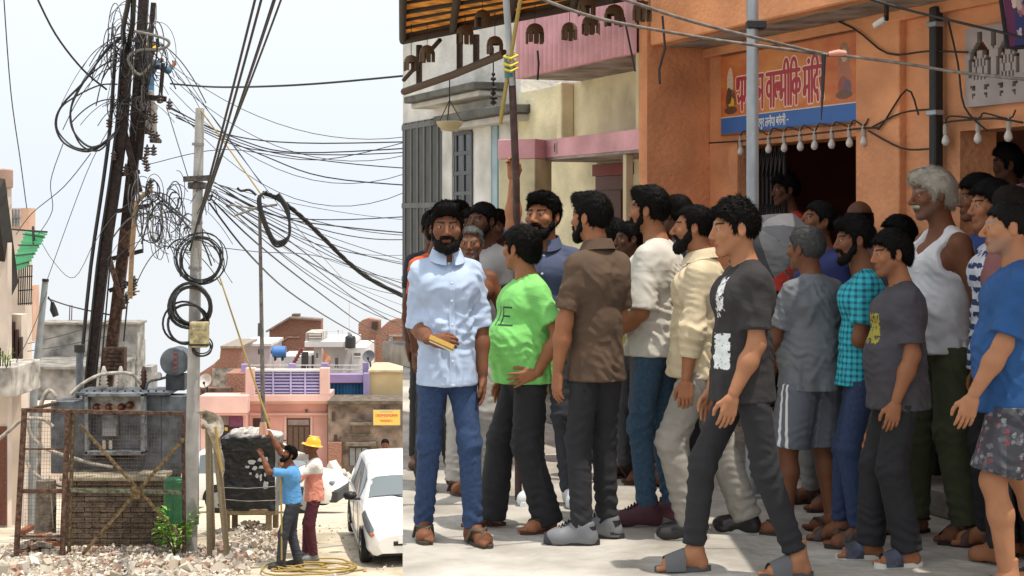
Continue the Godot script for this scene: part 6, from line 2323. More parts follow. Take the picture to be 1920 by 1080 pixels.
	for side: float in [-1.0, 1.0]:
		put("flare", bx(Vector3(1.225, 0.70, side * 0.862), Vector3(1.0, 0.16, 0.06), 0.02), mat(hx("3a3a3c"), 0.7), o)
		put("headlight", bx(Vector3(1.88, 0.86, side * 0.64), Vector3(0.14, 0.12, 0.22), 0.03), lampm, o)
		put("mirror", bx(Vector3(0.62, 1.12, side * 0.95), Vector3(0.10, 0.14, 0.18), 0.03), black, o)
		put("roof_rail", bx(Vector3(-0.7, 1.79, side * 0.58), Vector3(1.9, 0.035, 0.04), 0.01), black, o)
		put("sill_trim", bx(Vector3(-0.05, 0.40, side * 0.845), Vector3(1.7, 0.14, 0.06), 0.02), mat(hx("3a3a3c"), 0.7), o)
	# dark car, mostly out of the frame at the left
	var d2 := 33.0
	var dk := StandardMaterial3D.new()
	dk.albedo_color = hx("4a4c58")
	dk.roughness = 0.3
	dk.clearcoat_enabled = true
	o = car("dark_car", Vector3((-70.0 - 960.0) * d2 / F, gy(d2 - 0.4), -d2), -0.1, hatch, dk, "dark grey car nosing in at the left edge", 2.38, 0.28, false)
	put("headlight", bx(Vector3(1.55, 0.68, 0.56), Vector3(0.2, 0.12, 0.2), 0.03), lampm, o)

# ---------------------------------------------------------------- transformer in its cage
func transformer_yard() -> void:
	var d := 25.0
	# brick plinth
	var p := gl(210, 24.4)
	var o := thing("brick_plinth", p, "low brown brick plinth with cement top under the transformer", "plinth")
	var a := at(116, 0, 24.4)
	var b := at(304, 0, 24.4)
	var w := b.x - a.x
	put("core", bx(Vector3(0, 0.52, -0.70), Vector3(w - 0.06, 1.04, 1.34)), mat(hx("7c6a5c"), 0.95, "stain", 0.8), o)
	var bm := MB.new()
	var rg := RandomNumberGenerator.new()
	rg.seed = 5
	for r in 13:
		for face in 2:
			var ln := w if face == 0 else 1.36
			var x := -0.115 if r % 2 else 0.0
			while x < ln:
				var x0 := maxf(x, 0.0)
				var x1 := minf(x + 0.222, ln)
				if x1 - x0 > 0.04:
					var c := (x0 + x1) / 2
					var j := rg.randf() * 0.012
					if face == 0: bm.box(Vector3(-w / 2 + c, 0.040 + r * 0.080, -0.045 + j), Vector3(x1 - x0, 0.068, 0.10), 0.004)
					else: bm.box(Vector3(w / 2 - 0.045 + j, 0.040 + r * 0.080, -0.02 - c), Vector3(0.10, 0.068, x1 - x0), 0.004)
				x += 0.234
	stuff(put("bricks", bm, mat(hx("7a6a5a"), 0.95, "stain", 0.9, "n_rough", 3.0, 0.0, 0.8), o))
	put("cement_top", bx(Vector3(0.0, 1.075, -0.68), Vector3(w + 0.06, 0.07, 1.46), 0.015), mat(hx("b3a78f"), 0.95, "stain", 0.8), o)
	# transformer
	var T := at(230, 905, d)
	T.y = LOW + 1.11
	o = thing("transformer", T, "grey oil-filled power transformer with round conservator on brick plinth", "transformer")
	var X := func(x: float) -> float: return (x - 230.0) * d / F
	var Y := func(y: float) -> float: return EYE - (y - 410.0) * d / F - T.y
	put("tank", bx(Vector3(X.call(230), Y.call(820), -0.30), Vector3(1.22, 1.34, 0.62), 0.02), paint.tank, o)
	put("tank_lid", bx(Vector3(X.call(232), Y.call(737), -0.28), Vector3(1.46, 0.06, 0.78), 0.012), paint.tank, o)
	for i in 12: put("lid_bolt", bx(Vector3(-0.66 + i * 0.12, Y.call(732), 0.08), Vector3(0.03, 0.03, 0.03), 0.006), paint.iron, o)
	put("skid", bx(Vector3(0, 0.03, -0.05), Vector3(1.1, 0.07, 0.10), 0.01), paint.iron, o)
	put("skid", bx(Vector3(0, 0.03, -0.5), Vector3(1.1, 0.07, 0.10), 0.01), paint.iron, o)
	for sd: Array in [[95, 161, 752, 888], [302, 350, 742, 888]]:
		var r := put("radiator", bx(Vector3(X.call((sd[0] + sd[1]) / 2.0), Y.call((sd[2] + sd[3]) / 2.0), -0.02), Vector3((sd[1] - sd[0]) * d / F, (sd[3] - sd[2]) * d / F, 0.05), 0.012), paint.tank, o)
		for i in 7: put("fin", bx(Vector3(X.call((sd[0] + sd[1]) / 2.0), Y.call((sd[2] + sd[3]) / 2.0), -0.09 - i * 0.07), Vector3((sd[1] - sd[0]) * d / F * 0.96, (sd[3] - sd[2]) * d / F * 0.97, 0.025), 0.006), paint.tank, r)
		for y: float in [sd[2] + 10.0, sd[3] - 10.0]: put("header_pipe", tb([Vector3(X.call(sd[0] + 6), Y.call(y), -0.30), Vector3(X.call(sd[1] - 6), Y.call(y), -0.30)], 0.04, 8), paint.tank, r)
	# open terminal box on the front
	var fr := mat(hx("8b9196"), 0.55, "stain", 1.0)
	for q: Array in [[166, 172, 737, 848], [270, 277, 735, 848], [166, 277, 734, 741], [166, 277, 842, 850]]:
		put("box_frame", bx(Vector3(X.call((q[0] + q[1]) / 2.0), Y.call((q[2] + q[3]) / 2.0), 0.13), Vector3((q[1] - q[0]) * d / F, (q[3] - q[2]) * d / F, 0.22), 0.008), fr, o)
	var tp := put("terminal_board", bx(Vector3(X.call(219), Y.call(759), 0.045), Vector3(0.80, 0.29, 0.03), 0.006), mat(hx("d3cdc4"), 0.8, "stain", 1.0), o)
	for x: float in [185.0, 208.0, 231.0, 247.0]:
		var bu := MB.new()
		bu.lathe(Vector3(X.call(x), Y.call(762 if x < 240 else 758), 0.06), [Vector2(0.055, 0.0), Vector2(0.05, 0.05), Vector2(0.065, 0.06), Vector2(0.04, 0.09), Vector2(0.055, 0.10), Vector2(0.03, 0.15), Vector2(0, 0.155)], 12, Basis(Vector3.RIGHT, PI / 2))
		put("bushing", bu, plain(hx("5a2c20"), 0.25), tp)
	put("bus_bar", bx(Vector3(X.call(208), Y.call(761), 0.16), Vector3(0.36, 0.05, 0.012), 0.003), mat(hx("8a6a4c"), 0.5), tp)
	var pn := put("switch_panel", bx(Vector3(X.call(209), Y.call(797), 0.07), Vector3(0.25, 0.34, 0.07), 0.01), mat(hx("85878a"), 0.6, "stain", 1.0), o)
	put("cover", bx(Vector3(X.call(209), Y.call(808), 0.115), Vector3(0.22, 0.13, 0.03), 0.006), mat(hx("9a9b9d"), 0.6), pn)
	for x: float in [199.0, 211.0]: put("fuse", bx(Vector3(X.call(x), Y.call(832), 0.12), Vector3(0.05, 0.14, 0.05), 0.01), mat(hx("c9bfae"), 0.5), pn)
	put("drain_tray", bx(Vector3(X.call(212), Y.call(856), 0.08), Vector3(0.5, 0.03, 0.12), 0.006), paint.iron, o)
	# bushings and lead on the lid
	for x: float in [186.0, 218.0, 262.0]:
		var hv := MB.new()
		var prof := [Vector2(0.03, 0.0)]
		for k in 5: prof.append_array([Vector2(0.075 - k * 0.006, 0.05 + k * 0.055), Vector2(0.038, 0.075 + k * 0.055)])
		prof.append_array([Vector2(0.02, 0.36), Vector2(0, 0.365)])
		hv.lathe(Vector3(X.call(x), Y.call(733), -0.28), prof, 14)
		put("high_bushing", hv, plain(hx("b9b0a6") if x != 262.0 else hx("4a2a22"), 0.25), o)
	put("lead_pipe", tb(smooth([Vector3(X.call(130), Y.call(740), -0.1), Vector3(X.call(150), Y.call(722), -0.1), Vector3(X.call(182), Y.call(705), -0.1), Vector3(X.call(220), Y.call(700), -0.1), Vector3(X.call(245), Y.call(704), -0.12), Vector3(X.call(258), Y.call(722), -0.2)], 4), 0.028, 8), mat(hx("cfc8bc"), 0.6, "stain", 1.5), o)
	# conservator drum on its bracket
	var cn := MB.new()
	cn.lathe(Vector3(X.call(325), Y.call(679), -0.10), [Vector2(0, -0.42), Vector2(0.20, -0.41), Vector2(0.215, -0.38), Vector2(0.215, 0.0), Vector2(0.225, 0.0), Vector2(0.225, 0.03), Vector2(0.20, 0.035), Vector2(0, 0.05)], 28, Basis(Vector3.RIGHT, PI / 2))
	var cs := put("conservator", cn, paint.tank, o)
	for i in 4: put("level_mark", bx(Vector3(X.call(328), Y.call(664 + i * 9), -0.03), Vector3(0.05, 0.045, 0.03), 0.008), plain(hx("7a2f2a"), 0.4), cs)
	put("conservator_bracket", bx(Vector3(X.call(324), Y.call(719), -0.28), Vector3(0.30, 0.26, 0.22), 0.01), mat(hx("474c52"), 0.6, "stain", 1.0), o)
	put("oil_pipe", tb(smooth([Vector3(X.call(268), Y.call(733), -0.2), Vector3(X.call(274), Y.call(718), -0.2), Vector3(X.call(295), Y.call(713), -0.2), Vector3(X.call(312), Y.call(708), -0.2)], 3), 0.022, 7), paint.tank, o)
	var gg := MB.new()
	gg.lathe(Vector3(X.call(293), Y.call(706), -0.14), [Vector2(0, -0.03), Vector2(0.055, -0.03), Vector2(0.055, 0.02), Vector2(0.04, 0.025), Vector2(0, 0.025)], 14, Basis(Vector3.RIGHT, PI / 2))
	put("gauge", gg, mat(hx("c9c4ba"), 0.4), o)
	# vent pipe at the left of the lid
	put("vent_pipe", tb([Vector3(X.call(138), Y.call(740), -0.35), Vector3(X.call(138), Y.call(660), -0.35)], 0.055, 10), paint.tank, o)
	put("vent_cap", tb([Vector3(X.call(138), Y.call(664), -0.35), Vector3(X.call(138), Y.call(650), -0.35)], 0.085, 10), paint.iron, o)
	# ---- cage of angle iron and wire mesh
	var df := 23.6
	p = gl(190, df)
	o = thing("wire_cage", p, "rusty angle-iron cage with wire mesh round the transformer", "cage")
	var C := func(x: float, y: float, back: float) -> Vector3: return at(x, y, df) - p + Vector3(0, 0, -back)
	var gr := mat(hx("8a7a56"), 0.85, "rust", 1.4, "n_rough", 3.0, 0.0, 0.4)
	put("post", bar(C.call(46, 768, 0), C.call(30, 1052, 0), 0.075, 0.06), paint.rust, o)
	put("post", bar(C.call(128, 768, 0), C.call(116, 1056, 0), 0.075, 0.06), paint.rust, o)
	put("post", bar(C.call(136, 770, 0.05), C.call(127, 1054, 0.05), 0.05, 0.05), gr, o)
	put("post", bar(C.call(343, 772, 0.02), C.call(345, 1040, 0.02), 0.05, 0.05), paint.rust, o)
	put("post", bar(C.call(60, 778, 1.9), C.call(60, 1030, 1.9), 0.05, 0.05), paint.rust, o)
	put("post", bar(C.call(322, 780, 1.9), C.call(322, 1030, 1.9), 0.05, 0.05), paint.rust, o)
	put("top_rail", bar(C.call(40, 769, 0.01), C.call(346, 776, 0.01), 0.055, 0.05), paint.rust, o)
	put("side_rail", bar(C.call(44, 770, 0.0), C.call(60, 779, 1.9), 0.05, 0.05, Vector3.UP), paint.rust, o)
	put("back_rail", bar(C.call(60, 779, 1.9), C.call(322, 781, 1.9), 0.05, 0.05), paint.rust, o)
	put("mid_rail", bar(C.call(42, 921, 0.01), C.call(122, 921, 0.01), 0.065, 0.05), paint.rust, o)
	put("mid_rail", bar(C.call(130, 920, 0.04), C.call(345, 924, 0.04), 0.060, 0.05), mat(hx("7f8a76"), 0.8, "rust", 1.4), o)
	put("low_rail", bar(C.call(36, 1006, 0.01), C.call(118, 1006, 0.01), 0.030, 0.03), paint.rust, o)
	put("upper_rail", bar(C.call(46, 842, 0.01), C.call(124, 842, 0.01), 0.025, 0.03), paint.rust, o)
	put("brace", bar(C.call(150, 795, -0.04), C.call(335, 1000, -0.04), 0.045, 0.02), gr, o)
	put("brace", bar(C.call(146, 1050, -0.07), C.call(346, 822, -0.07), 0.050, 0.02), gr, o)
	put("gusset", bx(C.call(257, 922, -0.09), Vector3(0.14, 0.18, 0.012), 0.003), gr, o)
	var mesh := MB.new()
	for leaf: Array in [[48, 122, 774, 1040], [134, 342, 776, 1040]]:
		var x: float = leaf[0]
		while x < leaf[1]:
			mesh.tube([C.call(x, leaf[2], 0.02), C.call(x - 8.0, leaf[3], 0.02)], 0.0024, 3, false)
			x += 5.2
		var y: float = leaf[2]
		while y < leaf[3]:
			mesh.tube([C.call(leaf[0] - 4, y, 0.024), C.call(leaf[1] - 3, y, 0.024)], 0.0024, 3, false)
			y += 7.0
	stuff(put("wire_mesh", mesh, mat(hx("8a7462"), 0.7, "rust", 2.0), o))
	# bricks stacked in the corner of the cage
	var bs := gl(78, 24.1)
	o = thing("brick_stack", bs, "small heap of loose bricks in the left corner of the cage", "bricks")
	for i in 16:
		var lay := i / 5
		put("brick", bx(Vector3(-0.22 + (i % 5) * 0.095 + rg.randf() * 0.03, 0.05 + lay * 0.105, rg.randf() * 0.12), Vector3(0.22, 0.075, 0.11), 0.008, Basis(Vector3.UP, rg.randf() * 1.2) * Basis(Vector3.BACK, (rg.randf() - 0.5) * 0.5)), [mat(hx("a8684c"), 0.95, "stain", 2.0), mat(hx("c2a48e"), 0.95, "stain", 2.0), mat(hx("b8b0a4"), 0.95, "stain", 2.0)][i % 3], o)
	# concrete stump inside the left leaf
	var cp := gl(84, 24.6)
	o = thing("concrete_stump", cp, "thick weathered concrete stump behind the left cage leaf", "stump")
	put("stump", tb([Vector3(0, 0, 0), Vector3(0.02, 1.02, 0)], [0.17, 0.15], 14), mat(hx("8d8376"), 0.95, "stain", 0.9, "n_rough", 3.0, 0.0, 0.5), o)
	put("crack_rod", tb([Vector3(0.16, 0.3, 0.1), Vector3(0.10, 1.1, 0.1)], 0.012, 5), mat(hx("b0a898"), 0.8), o)
	# green bin
	var gb := gl(329, 24.0)
	o = thing("green_cabinet", gb, "flat green metal cabinet behind the concrete pole", "cabinet")
	put("case", bx(Vector3(0.0, 0.78, -0.1), Vector3(0.34, 0.70, 0.2), 0.015), mat(hx("2f8a5c"), 0.6, "soft", 1.0), o)
	put("door", bx(Vector3(0.06, 0.78, 0.01), Vector3(0.20, 0.62, 0.02), 0.006), mat(hx("2a7a50"), 0.6, "soft", 1.0), o)
	for x: float in [-0.13, 0.13]: put("leg", bx(Vector3(x, 0.22, -0.1), Vector3(0.04, 0.44, 0.04)), paint.iron, o)
	plant("street_shrub", gl(330, 23.8), 0.72, 260, "leafy green shrub at the foot of the concrete pole", 9)
	# bent pale pipes at the left of the cage
	o = thing("bent_conduits", gl(95, 25.2), "pale bent conduit pipes looping beside the transformer", "pipes")
	var q := gl(95, 25.2)
	var pale := mat(hx("c4bbae"), 0.6, "stain", 1.5)
	for l: Array in [[[72, 900, 25.2], [74, 800, 25.2], [78, 755, 25.2], [92, 732, 25.2], [106, 745, 25.2]], [[52, 790, 24.8], [58, 815, 24.8], [80, 838, 24.8], [115, 852, 24.8], [170, 868, 24.8], [212, 876, 24.8]], [[44, 800, 24.7], [46, 850, 24.7], [62, 885, 24.7], [95, 905, 24.7], [140, 915, 24.7]], [[-10, 830, 24.9], [20, 805, 24.9], [44, 786, 24.9], [80, 786, 24.9], [100, 800, 24.9]]]:
		var pts := px(l)
		for i in pts.size(): pts[i] -= q
		put("pipe", tb(smooth(pts, 4), 0.030 if l[0][0] < 60 else 0.035, 8), pale, o)

# ---------------------------------------------------------------- poles
func insulator(p: Vector3, s: float) -> MB:
	var m := MB.new()
	var prof := [Vector2(0.012, -0.09)]
	for k in 3: prof.append_array([Vector2(0.055, -0.07 + k * 0.05), Vector2(0.058, -0.055 + k * 0.05), Vector2(0.022, -0.045 + k * 0.05)])
	prof.append_array([Vector2(0.012, 0.10), Vector2(0, 0.10)])
	for i in prof.size(): prof[i] *= s
	m.lathe(p, prof, 10)
	return m

func poles() -> void:
	# rusty twin steel poles
	var d := 26.4
	var b := at(148, 915, d)
	b.y = LOW - 0.1
	var o := thing("dark_steel_pole", b, "dark leaning steel pole wrapped with cables, left of the rusty pair", "pole")
	var path := px([[144, 1010, d], [148, 915, d], [170, 720, d], [192, 500, d], [214, 350, d], [228, 240, d], [236, 130, d], [240, 95, d]])
	for i in path.size(): path[i] -= b
	for i in path.size() - 1:
		var wide := 0.17 if i < 3 else 0.21
		put("section", bar(path[i], path[i + 1] + (path[i + 1] - path[i]).normalized() * 0.02, wide - 0.003 * i, 0.10), paint.rust if i < 2 else paint.darkrust, o)
	for s: float in [-0.10, 0.0]:
		var cb := []
		for i in range(1, path.size()): cb.append(path[i] + Vector3(s - 0.07, 0, 0.08))
		put("cable_sleeve", tb(smooth(cb, 3), 0.032 if s < 0 else 0.022, 7), paint.cable, o)
	var b2 := at(200, 760, d + 0.3)
	b2.y = LOW - 0.1
	var o2 := thing("brown_steel_pole", b2, "tall brown steel pole rising behind the transformer to the top edge", "pole")
	var path2 := px([[186, 1010, d + 0.3], [196, 760, d + 0.3], [216, 600, d + 0.3], [236, 430, d + 0.3], [250, 300, d + 0.3], [262, 120, d + 0.3], [271, -25, d + 0.3]])
	for i in path2.size(): path2[i] -= b2
	for i in path2.size() - 1:
		put("section", bar(path2[i], path2[i + 1] + (path2[i + 1] - path2[i]).normalized() * 0.02, 0.20 - 0.008 * i, 0.11), paint.rust if i < 3 else paint.darkrust, o2)
	# second thin leg beside it and cross pieces
	put("leg", bar(at(300, 40, d + 0.2) * 0.0 + at(288, 5, d + 0.2) - b2, at(262, 300, d + 0.2) - b2, 0.08, 0.06), paint.darkrust, o2)
	for q: Array in [[190, 490, 268, 470], [196, 400, 282, 385], [206, 330, 262, 322], [222, 190, 306, 182], [236, 130, 300, 126], [205, 545, 245, 530]]:
		put("cross_arm", bar(at(q[0], q[1], d + 0.1) - b2, at(q[2], q[3], d + 0.1) - b2, 0.07, 0.06), paint.darkrust, o2)
	put("strut", bar(at(205, 485, d) - b2, at(232, 580, d) - b2, 0.08, 0.05), paint.rust, o2)
	put("strut", bar(at(230, 235, d) - b2, at(262, 360, d) - b2, 0.10, 0.05), paint.darkrust, o2)
	put("bracket", bar(at(306, 118, d) - b2, at(300, 190, d) - b2, 0.06, 0.05), paint.darkrust, o2)
	put("bracket", bar(at(272, 182, d) - b2, at(312, 186, d) - b2, 0.09, 0.05), paint.darkrust, o2)
	# insulators down the right side
	for q: Array in [[278, 212], [290, 222], [284, 250], [294, 258], [276, 282], [288, 282], [276, 312], [282, 345], [272, 300], [232, 532], [250, 545], [236, 560], [252, 528], [205, 230], [214, 292], [236, 318], [300, 184], [318, 196]]:
		put("insulator", insulator(at(q[0], q[1], d - 0.1) - b2, 1.0), plain(hx("3a2c2a"), 0.3), o2)
	put("louvred_box", bx(at(215, 676, d - 0.05) - b2, Vector3(0.36, 0.44, 0.22), 0.012), paint.rust, o2)
	for i in 5: put("louvre", bx(at(217, 662 + i * 7.5, d - 0.05) - b2 + Vector3(0, 0, 0.115), Vector3(0.24, 0.025, 0.012)), paint.darkrust, o2)
	var wood := mat(hx("b0906a"), 0.8, "grain", 1.5)
	var wp := thing("timber_strut", at(238, 560, d - 0.2), "pale timber strut bent against the rusty poles", "strut")
	var wq := at(238, 560, d - 0.2)
	put("shaft", tb(smooth([at(244, 560, d - 0.2) - wq, at(247, 480, d - 0.2) - wq, at(254, 395, d - 0.2) - wq, at(262, 372, d - 0.2) - wq, at(286, 356, d - 0.2) - wq], 3), 0.040, 8), wood, wp)
	put("lower_tie", tb([at(236, 548, d - 0.25) - wq, at(262, 546, d - 0.25) - wq], 0.015, 6), wood, wp)
	for i in 4:
		var tpx: Array = [[168, 800, 205, 480], [182, 780, 212, 430], [232, 640, 255, 390], [176, 720, 200, 520]][i]
		tag(put("guy_cable", tb([at(tpx[0], tpx[1], d - 0.15), at(tpx[2], tpx[3], d - 0.15)], 0.014, 6), paint.cable), "straight cable running up the steel poles, %s from the left" % ["first", "third", "fourth", "second"][i], "cable", "cables up the steel poles")
	# concrete pole
	var dc := 24.05
	var pb := at(357, 1040, dc)
	pb.y = LOW
	o = thing("concrete_pole", pb, "pale grey round pole with cable coils and meter box", "pole")
	put("shaft", tb([Vector3(-0.01, -0.1, 0), at(361, 800, dc) - pb, at(367, 500, dc) - pb, at(375, 203, dc) - pb], [0.108, 0.098, 0.085, 0.066], 18), paint.cgrey, o)
	for y: float in [268.0, 415.0, 500.0, 536.0]: put("band", tb([at(373 - (y - 203) * 0.024, y, dc) - pb, at(372.8 - (y - 203) * 0.024, y + 5, dc) - pb], 0.09 + (y - 203) * 0.00004, 16), mat(hx("8c8a86"), 0.6), o)
	put("cross_arm", bar(at(344, 336, dc - 0.12) - pb, at(402, 333, dc - 0.12) - pb, 0.085, 0.07), mat(hx("5c5a58"), 0.7, "rust", 1.5), o)
	put("clamp", bx(at(370, 348, dc) - pb, Vector3(0.24, 0.10, 0.26), 0.01), mat(hx("5c5a58"), 0.7, "rust", 1.5), o)
	var mb := thing("meter_box", at(374, 627, dc - 0.30), "beige junction box strapped to the pale grey pole", "meter box")
	put("case", bx(Vector3.ZERO, Vector3(0.27, 0.38, 0.16), 0.015), mat(hx("c9ba8c"), 0.6, "stain", 1.5), mb)
	put("lid", bx(Vector3(0.005, 0.12, 0.085), Vector3(0.20, 0.09, 0.012), 0.004), mat(hx("d3c69c"), 0.6, "stain", 1.5), mb)
	put("strap", bx(Vector3(0, -0.15, 0.0), Vector3(0.285, 0.03, 0.175), 0.003), paint.iron, mb)
	# thin grey pole at the left, and the one the workers raise is in work_site
	var dt := 30.5
	var tq := gl(60, dt)
	o = thing("thin_grey_pole", tq, "thin grey tubular pole beside the left houses", "pole")
	put("shaft", tb([Vector3.ZERO, at(63, 740, dt) - tq, at(85, 526, dt) - tq], [0.085, 0.075, 0.058], 12), mat(hx("9aa0a4"), 0.6, "soft", 1.0), o)
	put("cap", tb([at(85, 528, dt) - tq, at(85.5, 523, dt) - tq], 0.065, 12), paint.iron, o)

# ---------------------------------------------------------------- cables
func cable(pts: Array, r: float, label: String, group := "cables over the lower street", m: Material = null) -> void:
	tag(put("overhead_cable", tb(pts, r, 5), m if m else paint.cable), label, "cable", group)

func coil(called: String, c: Vector3, r: float, turns: int, thick: float, label: String, sd: int, oval := 1.0) -> void:
	var o := thing(called, c, label, "cable coil")
	var rg := RandomNumberGenerator.new()
	rg.seed = sd
	for t in turns:
		var pts := []
		var rr := r * (0.82 + 0.25 * rg.randf())
		var off := Vector3(rg.randf() - 0.5, rg.randf() - 0.5, 0) * r * 0.22
		var tilt := Basis(Vector3.UP, (rg.randf() - 0.5) * 0.7) * Basis(Vector3.RIGHT, (rg.randf() - 0.5) * 0.4)
		for i in 26:
			var a := TAU * i / 26.0
			pts.append(off + tilt * Vector3(cos(a) * rr, sin(a) * rr * oval, 0.05 * sin(a * 2.0 + t)))
		var m := MB.new()
		m.tube(pts, thick * (0.8 + 0.4 * rg.randf()), 6, false, true)
		put("turn", m, paint.cable, o)

func cables() -> void:
	# bundles rising from the pole heads to the top edge
	var k := 0
	for l: Array in [[[237, 100, 26.2], [231, 60, 25.8], [240, 10, 25.4], [244, -20, 25.2]], [[240, 95, 26.2], [248, 50, 25.8], [250, 20, 25.5], [252, -20, 25.2]]]:
		cable(smooth(px(l), 5), 0.045, ["thick black cable rising from the dark pole head, left", "thick black cable rising from the dark pole head, right"][k], "thick cables at the dark pole head")
		k += 1
	# fan rising right from the concrete pole
	k = 0
	for l: Array in [[356, 470, 483, -20], [372, 420, 495, -20], [384, 380, 522, -20], [390, 350, 534, -20], [378, 400, 519, -20]]:
		cable(sag(at(l[0], l[1], 23.9), at(l[2], l[3], 19.0), 0.05), 0.017 if k < 2 else 0.014, "%s of five black cables rising steeply right from the pale pole" % ["first", "second", "fourth", "fifth", "third"][k])
		k += 1
	var names := [
		["long black cable sweeping from the dark pole to the right edge, topmost", [[320, 157, 26.2], [400, 163, 24.0], [500, 162, 22.5], [620, 155, 22.0], [800, 138, 21.5]], 0.018],
		["black cable from top left to the dark pole head", [[62, -20, 24.5], [104, 64, 25.0], [155, 130, 25.8], [200, 168, 26.2]], 0.020],
		["thin cable down the far left sky to the green sheet", [[6, -20, 25.0], [20, 170, 27.0], [38, 300, 29.0], [50, 390, 31.0]], 0.012],
		["flat sagging cable from rusty poles to right edge, uppermost of its fan", [[318, 200, 26.0], [420, 250, 25.0], [560, 268, 24.5], [800, 265, 24.0]], 0.012],
		["flat sagging cable to the right edge, second of its fan", [[322, 205, 26.0], [450, 262, 25.0], [560, 286, 24.5], [800, 276, 24.0]], 0.012],
		["flat sagging cable to the right edge, third of its fan", [[318, 210, 26.0], [440, 272, 25.0], [600, 290, 24.5], [800, 284, 24.0]], 0.010],
		["flat sagging cable to the right edge, fourth of its fan", [[330, 215, 26.0], [480, 278, 25.0], [640, 305, 24.5], [800, 318, 24.0]], 0.010],
		["flat sagging cable to the right edge, lowest of its fan", [[330, 220, 26.0], [490, 290, 25.0], [610, 332, 24.5], [800, 350, 24.0]], 0.012],
		["thin cable rising right across the fan", [[280, 308, 26.0], [420, 280, 25.0], [600, 300, 24.5], [800, 256, 24.0]], 0.008],
		["cable from the pale pole cross-arm, upper of the long pair", [[400, 340, 24.0], [500, 400, 24.0], [620, 412, 24.0], [800, 404, 24.0]], 0.010],
		["cable from the pale pole cross-arm, lower of the long pair", [[400, 348, 24.0], [520, 405, 24.0], [640, 425, 24.0], [800, 440, 24.0]], 0.012],
		["dropping cable right of the coil, steepest", [[395, 372, 24.0], [480, 455, 25.0], [600, 550, 30.0], [700, 620, 40.0], [800, 662, 50.0]], 0.016],
		["dropping cable right of the coil, second", [[392, 380, 24.0], [470, 480, 25.0], [560, 560, 32.0], [680, 632, 45.0], [800, 690, 60.0]], 0.018],
		["dropping cable to the right edge, upper", [[398, 360, 24.0], [540, 450, 25.0], [660, 540, 30.0], [800, 610, 36.0]], 0.012],
		["dropping cable to the right edge, middle", [[398, 366, 24.0], [560, 480, 25.0], [680, 570, 30.0], [800, 640, 36.0]], 0.010],
		["thin dropping cable below the twisted bundle", [[440, 378, 24.0], [560, 440, 24.5], [680, 505, 25.0], [800, 545, 25.0]], 0.008],
		["long thin grey cable low over the twisted bundle", [[470, 400, 24.0], [600, 460, 24.5], [800, 500, 25.0]], 0.006],
		["thin pale cable slanting from pale pole top to the roofs", [[318, 96, 26.0], [420, 250, 25.0], [560, 430, 28.0], [640, 520, 40.0]], 0.007],
		["thin pale cable slanting beside it to the raised stick", [[330, 140, 26.0], [400, 220, 25.0], [490, 345, 23.4]], 0.008],
		["cable from the rusty poles dipping to the thin grey pole", [[182, 440, 26.5], [140, 520, 28.0], [100, 490, 29.5], [70, 440, 30.6]], 0.007],
		["long guy wire from the dark pole down to the thin grey pole", [[205, 240, 26.2], [160, 330, 27.5], [88, 526, 30.4]], 0.008],
		["looping thin wire left of the poles under the big coil", [[118, 270, 25.8], [95, 340, 27.0], [98, 395, 28.0], [72, 440, 30.0]], 0.009],
		["curved wire from the big coil to the green sheet", [[170, 288, 25.8], [120, 350, 27.0], [60, 400, 29.5], [30, 440, 31.0]], 0.010],
		["knotted wire from thin grey pole to the rusty poles", [[90, 560, 30.3], [125, 572, 29.0], [165, 582, 27.0], [205, 590, 26.2]], 0.016],
		["upper slack wire from left houses to the rusty poles", [[36, 648, 34.0], [120, 628, 30.0], [210, 600, 27.0]], 0.010],
		["lower slack wire from left houses to the rusty poles", [[30, 662, 34.0], [120, 648, 30.0], [205, 630, 27.0]], 0.010],
		["slanting wire from thin grey pole to the left balcony", [[88, 548, 30.3], [60, 620, 29.0], [30, 680, 28.0]], 0.009],
		["straight wire from pole head slanting to the pale pole", [[312, 200, 26.0], [352, 330, 24.3]], 0.009],
		["wire between the rusty poles and the pale pole, upper", [[290, 360, 26.2], [330, 395, 25.0], [362, 420, 24.0]], 0.018],
		["wire between the rusty poles and the pale pole, lower", [[296, 372, 26.2], [340, 410, 25.0], [366, 440, 24.0]], 0.014],
		["thin wire between the pale pole and the right edge, faint", [[380, 460, 24.0], [480, 472, 24.5], [620, 486, 26.0], [800, 560, 30.0]], 0.007],
	]
	for l: Array in names: cable(smooth(px(l[1]), 5), l[2] * 0.85, l[0])
	# thin wires fanning to the right edge
	for i in 12:
		var y1: float = 395 + i * 19.0 + 9.0 * sin(i * 2.1)
		var x0: float = 396 + 14.0 * (i % 3)
		cable(sag(at(x0, 342 + i * 4.0, 24.0), at(800, y1 + 20.0, 25.0 + i * 1.2), 0.10 + 0.10 * ((i * 5) % 4)), 0.0045 + 0.002 * (i % 3), "thin wire fanning from the pale pole to the right edge, %s from the top" % ["first", "second", "third", "fourth", "fifth", "sixth", "seventh", "eighth", "ninth", "tenth", "eleventh", "lowest"][i], "thin wires fanning right")
	for i in 4:
		cable(sag(at(318, 120 + i * 22, 26.2), at(800, 250 + i * 30, 25.0), 0.5 + 0.15 * i), 0.006, "thin slack wire from the pole heads to the right edge, %s" % ["topmost", "second down", "third down", "lowest"][i], "thin slack wires from the pole heads")
	# big loops at the left of the pole head
	k = 0
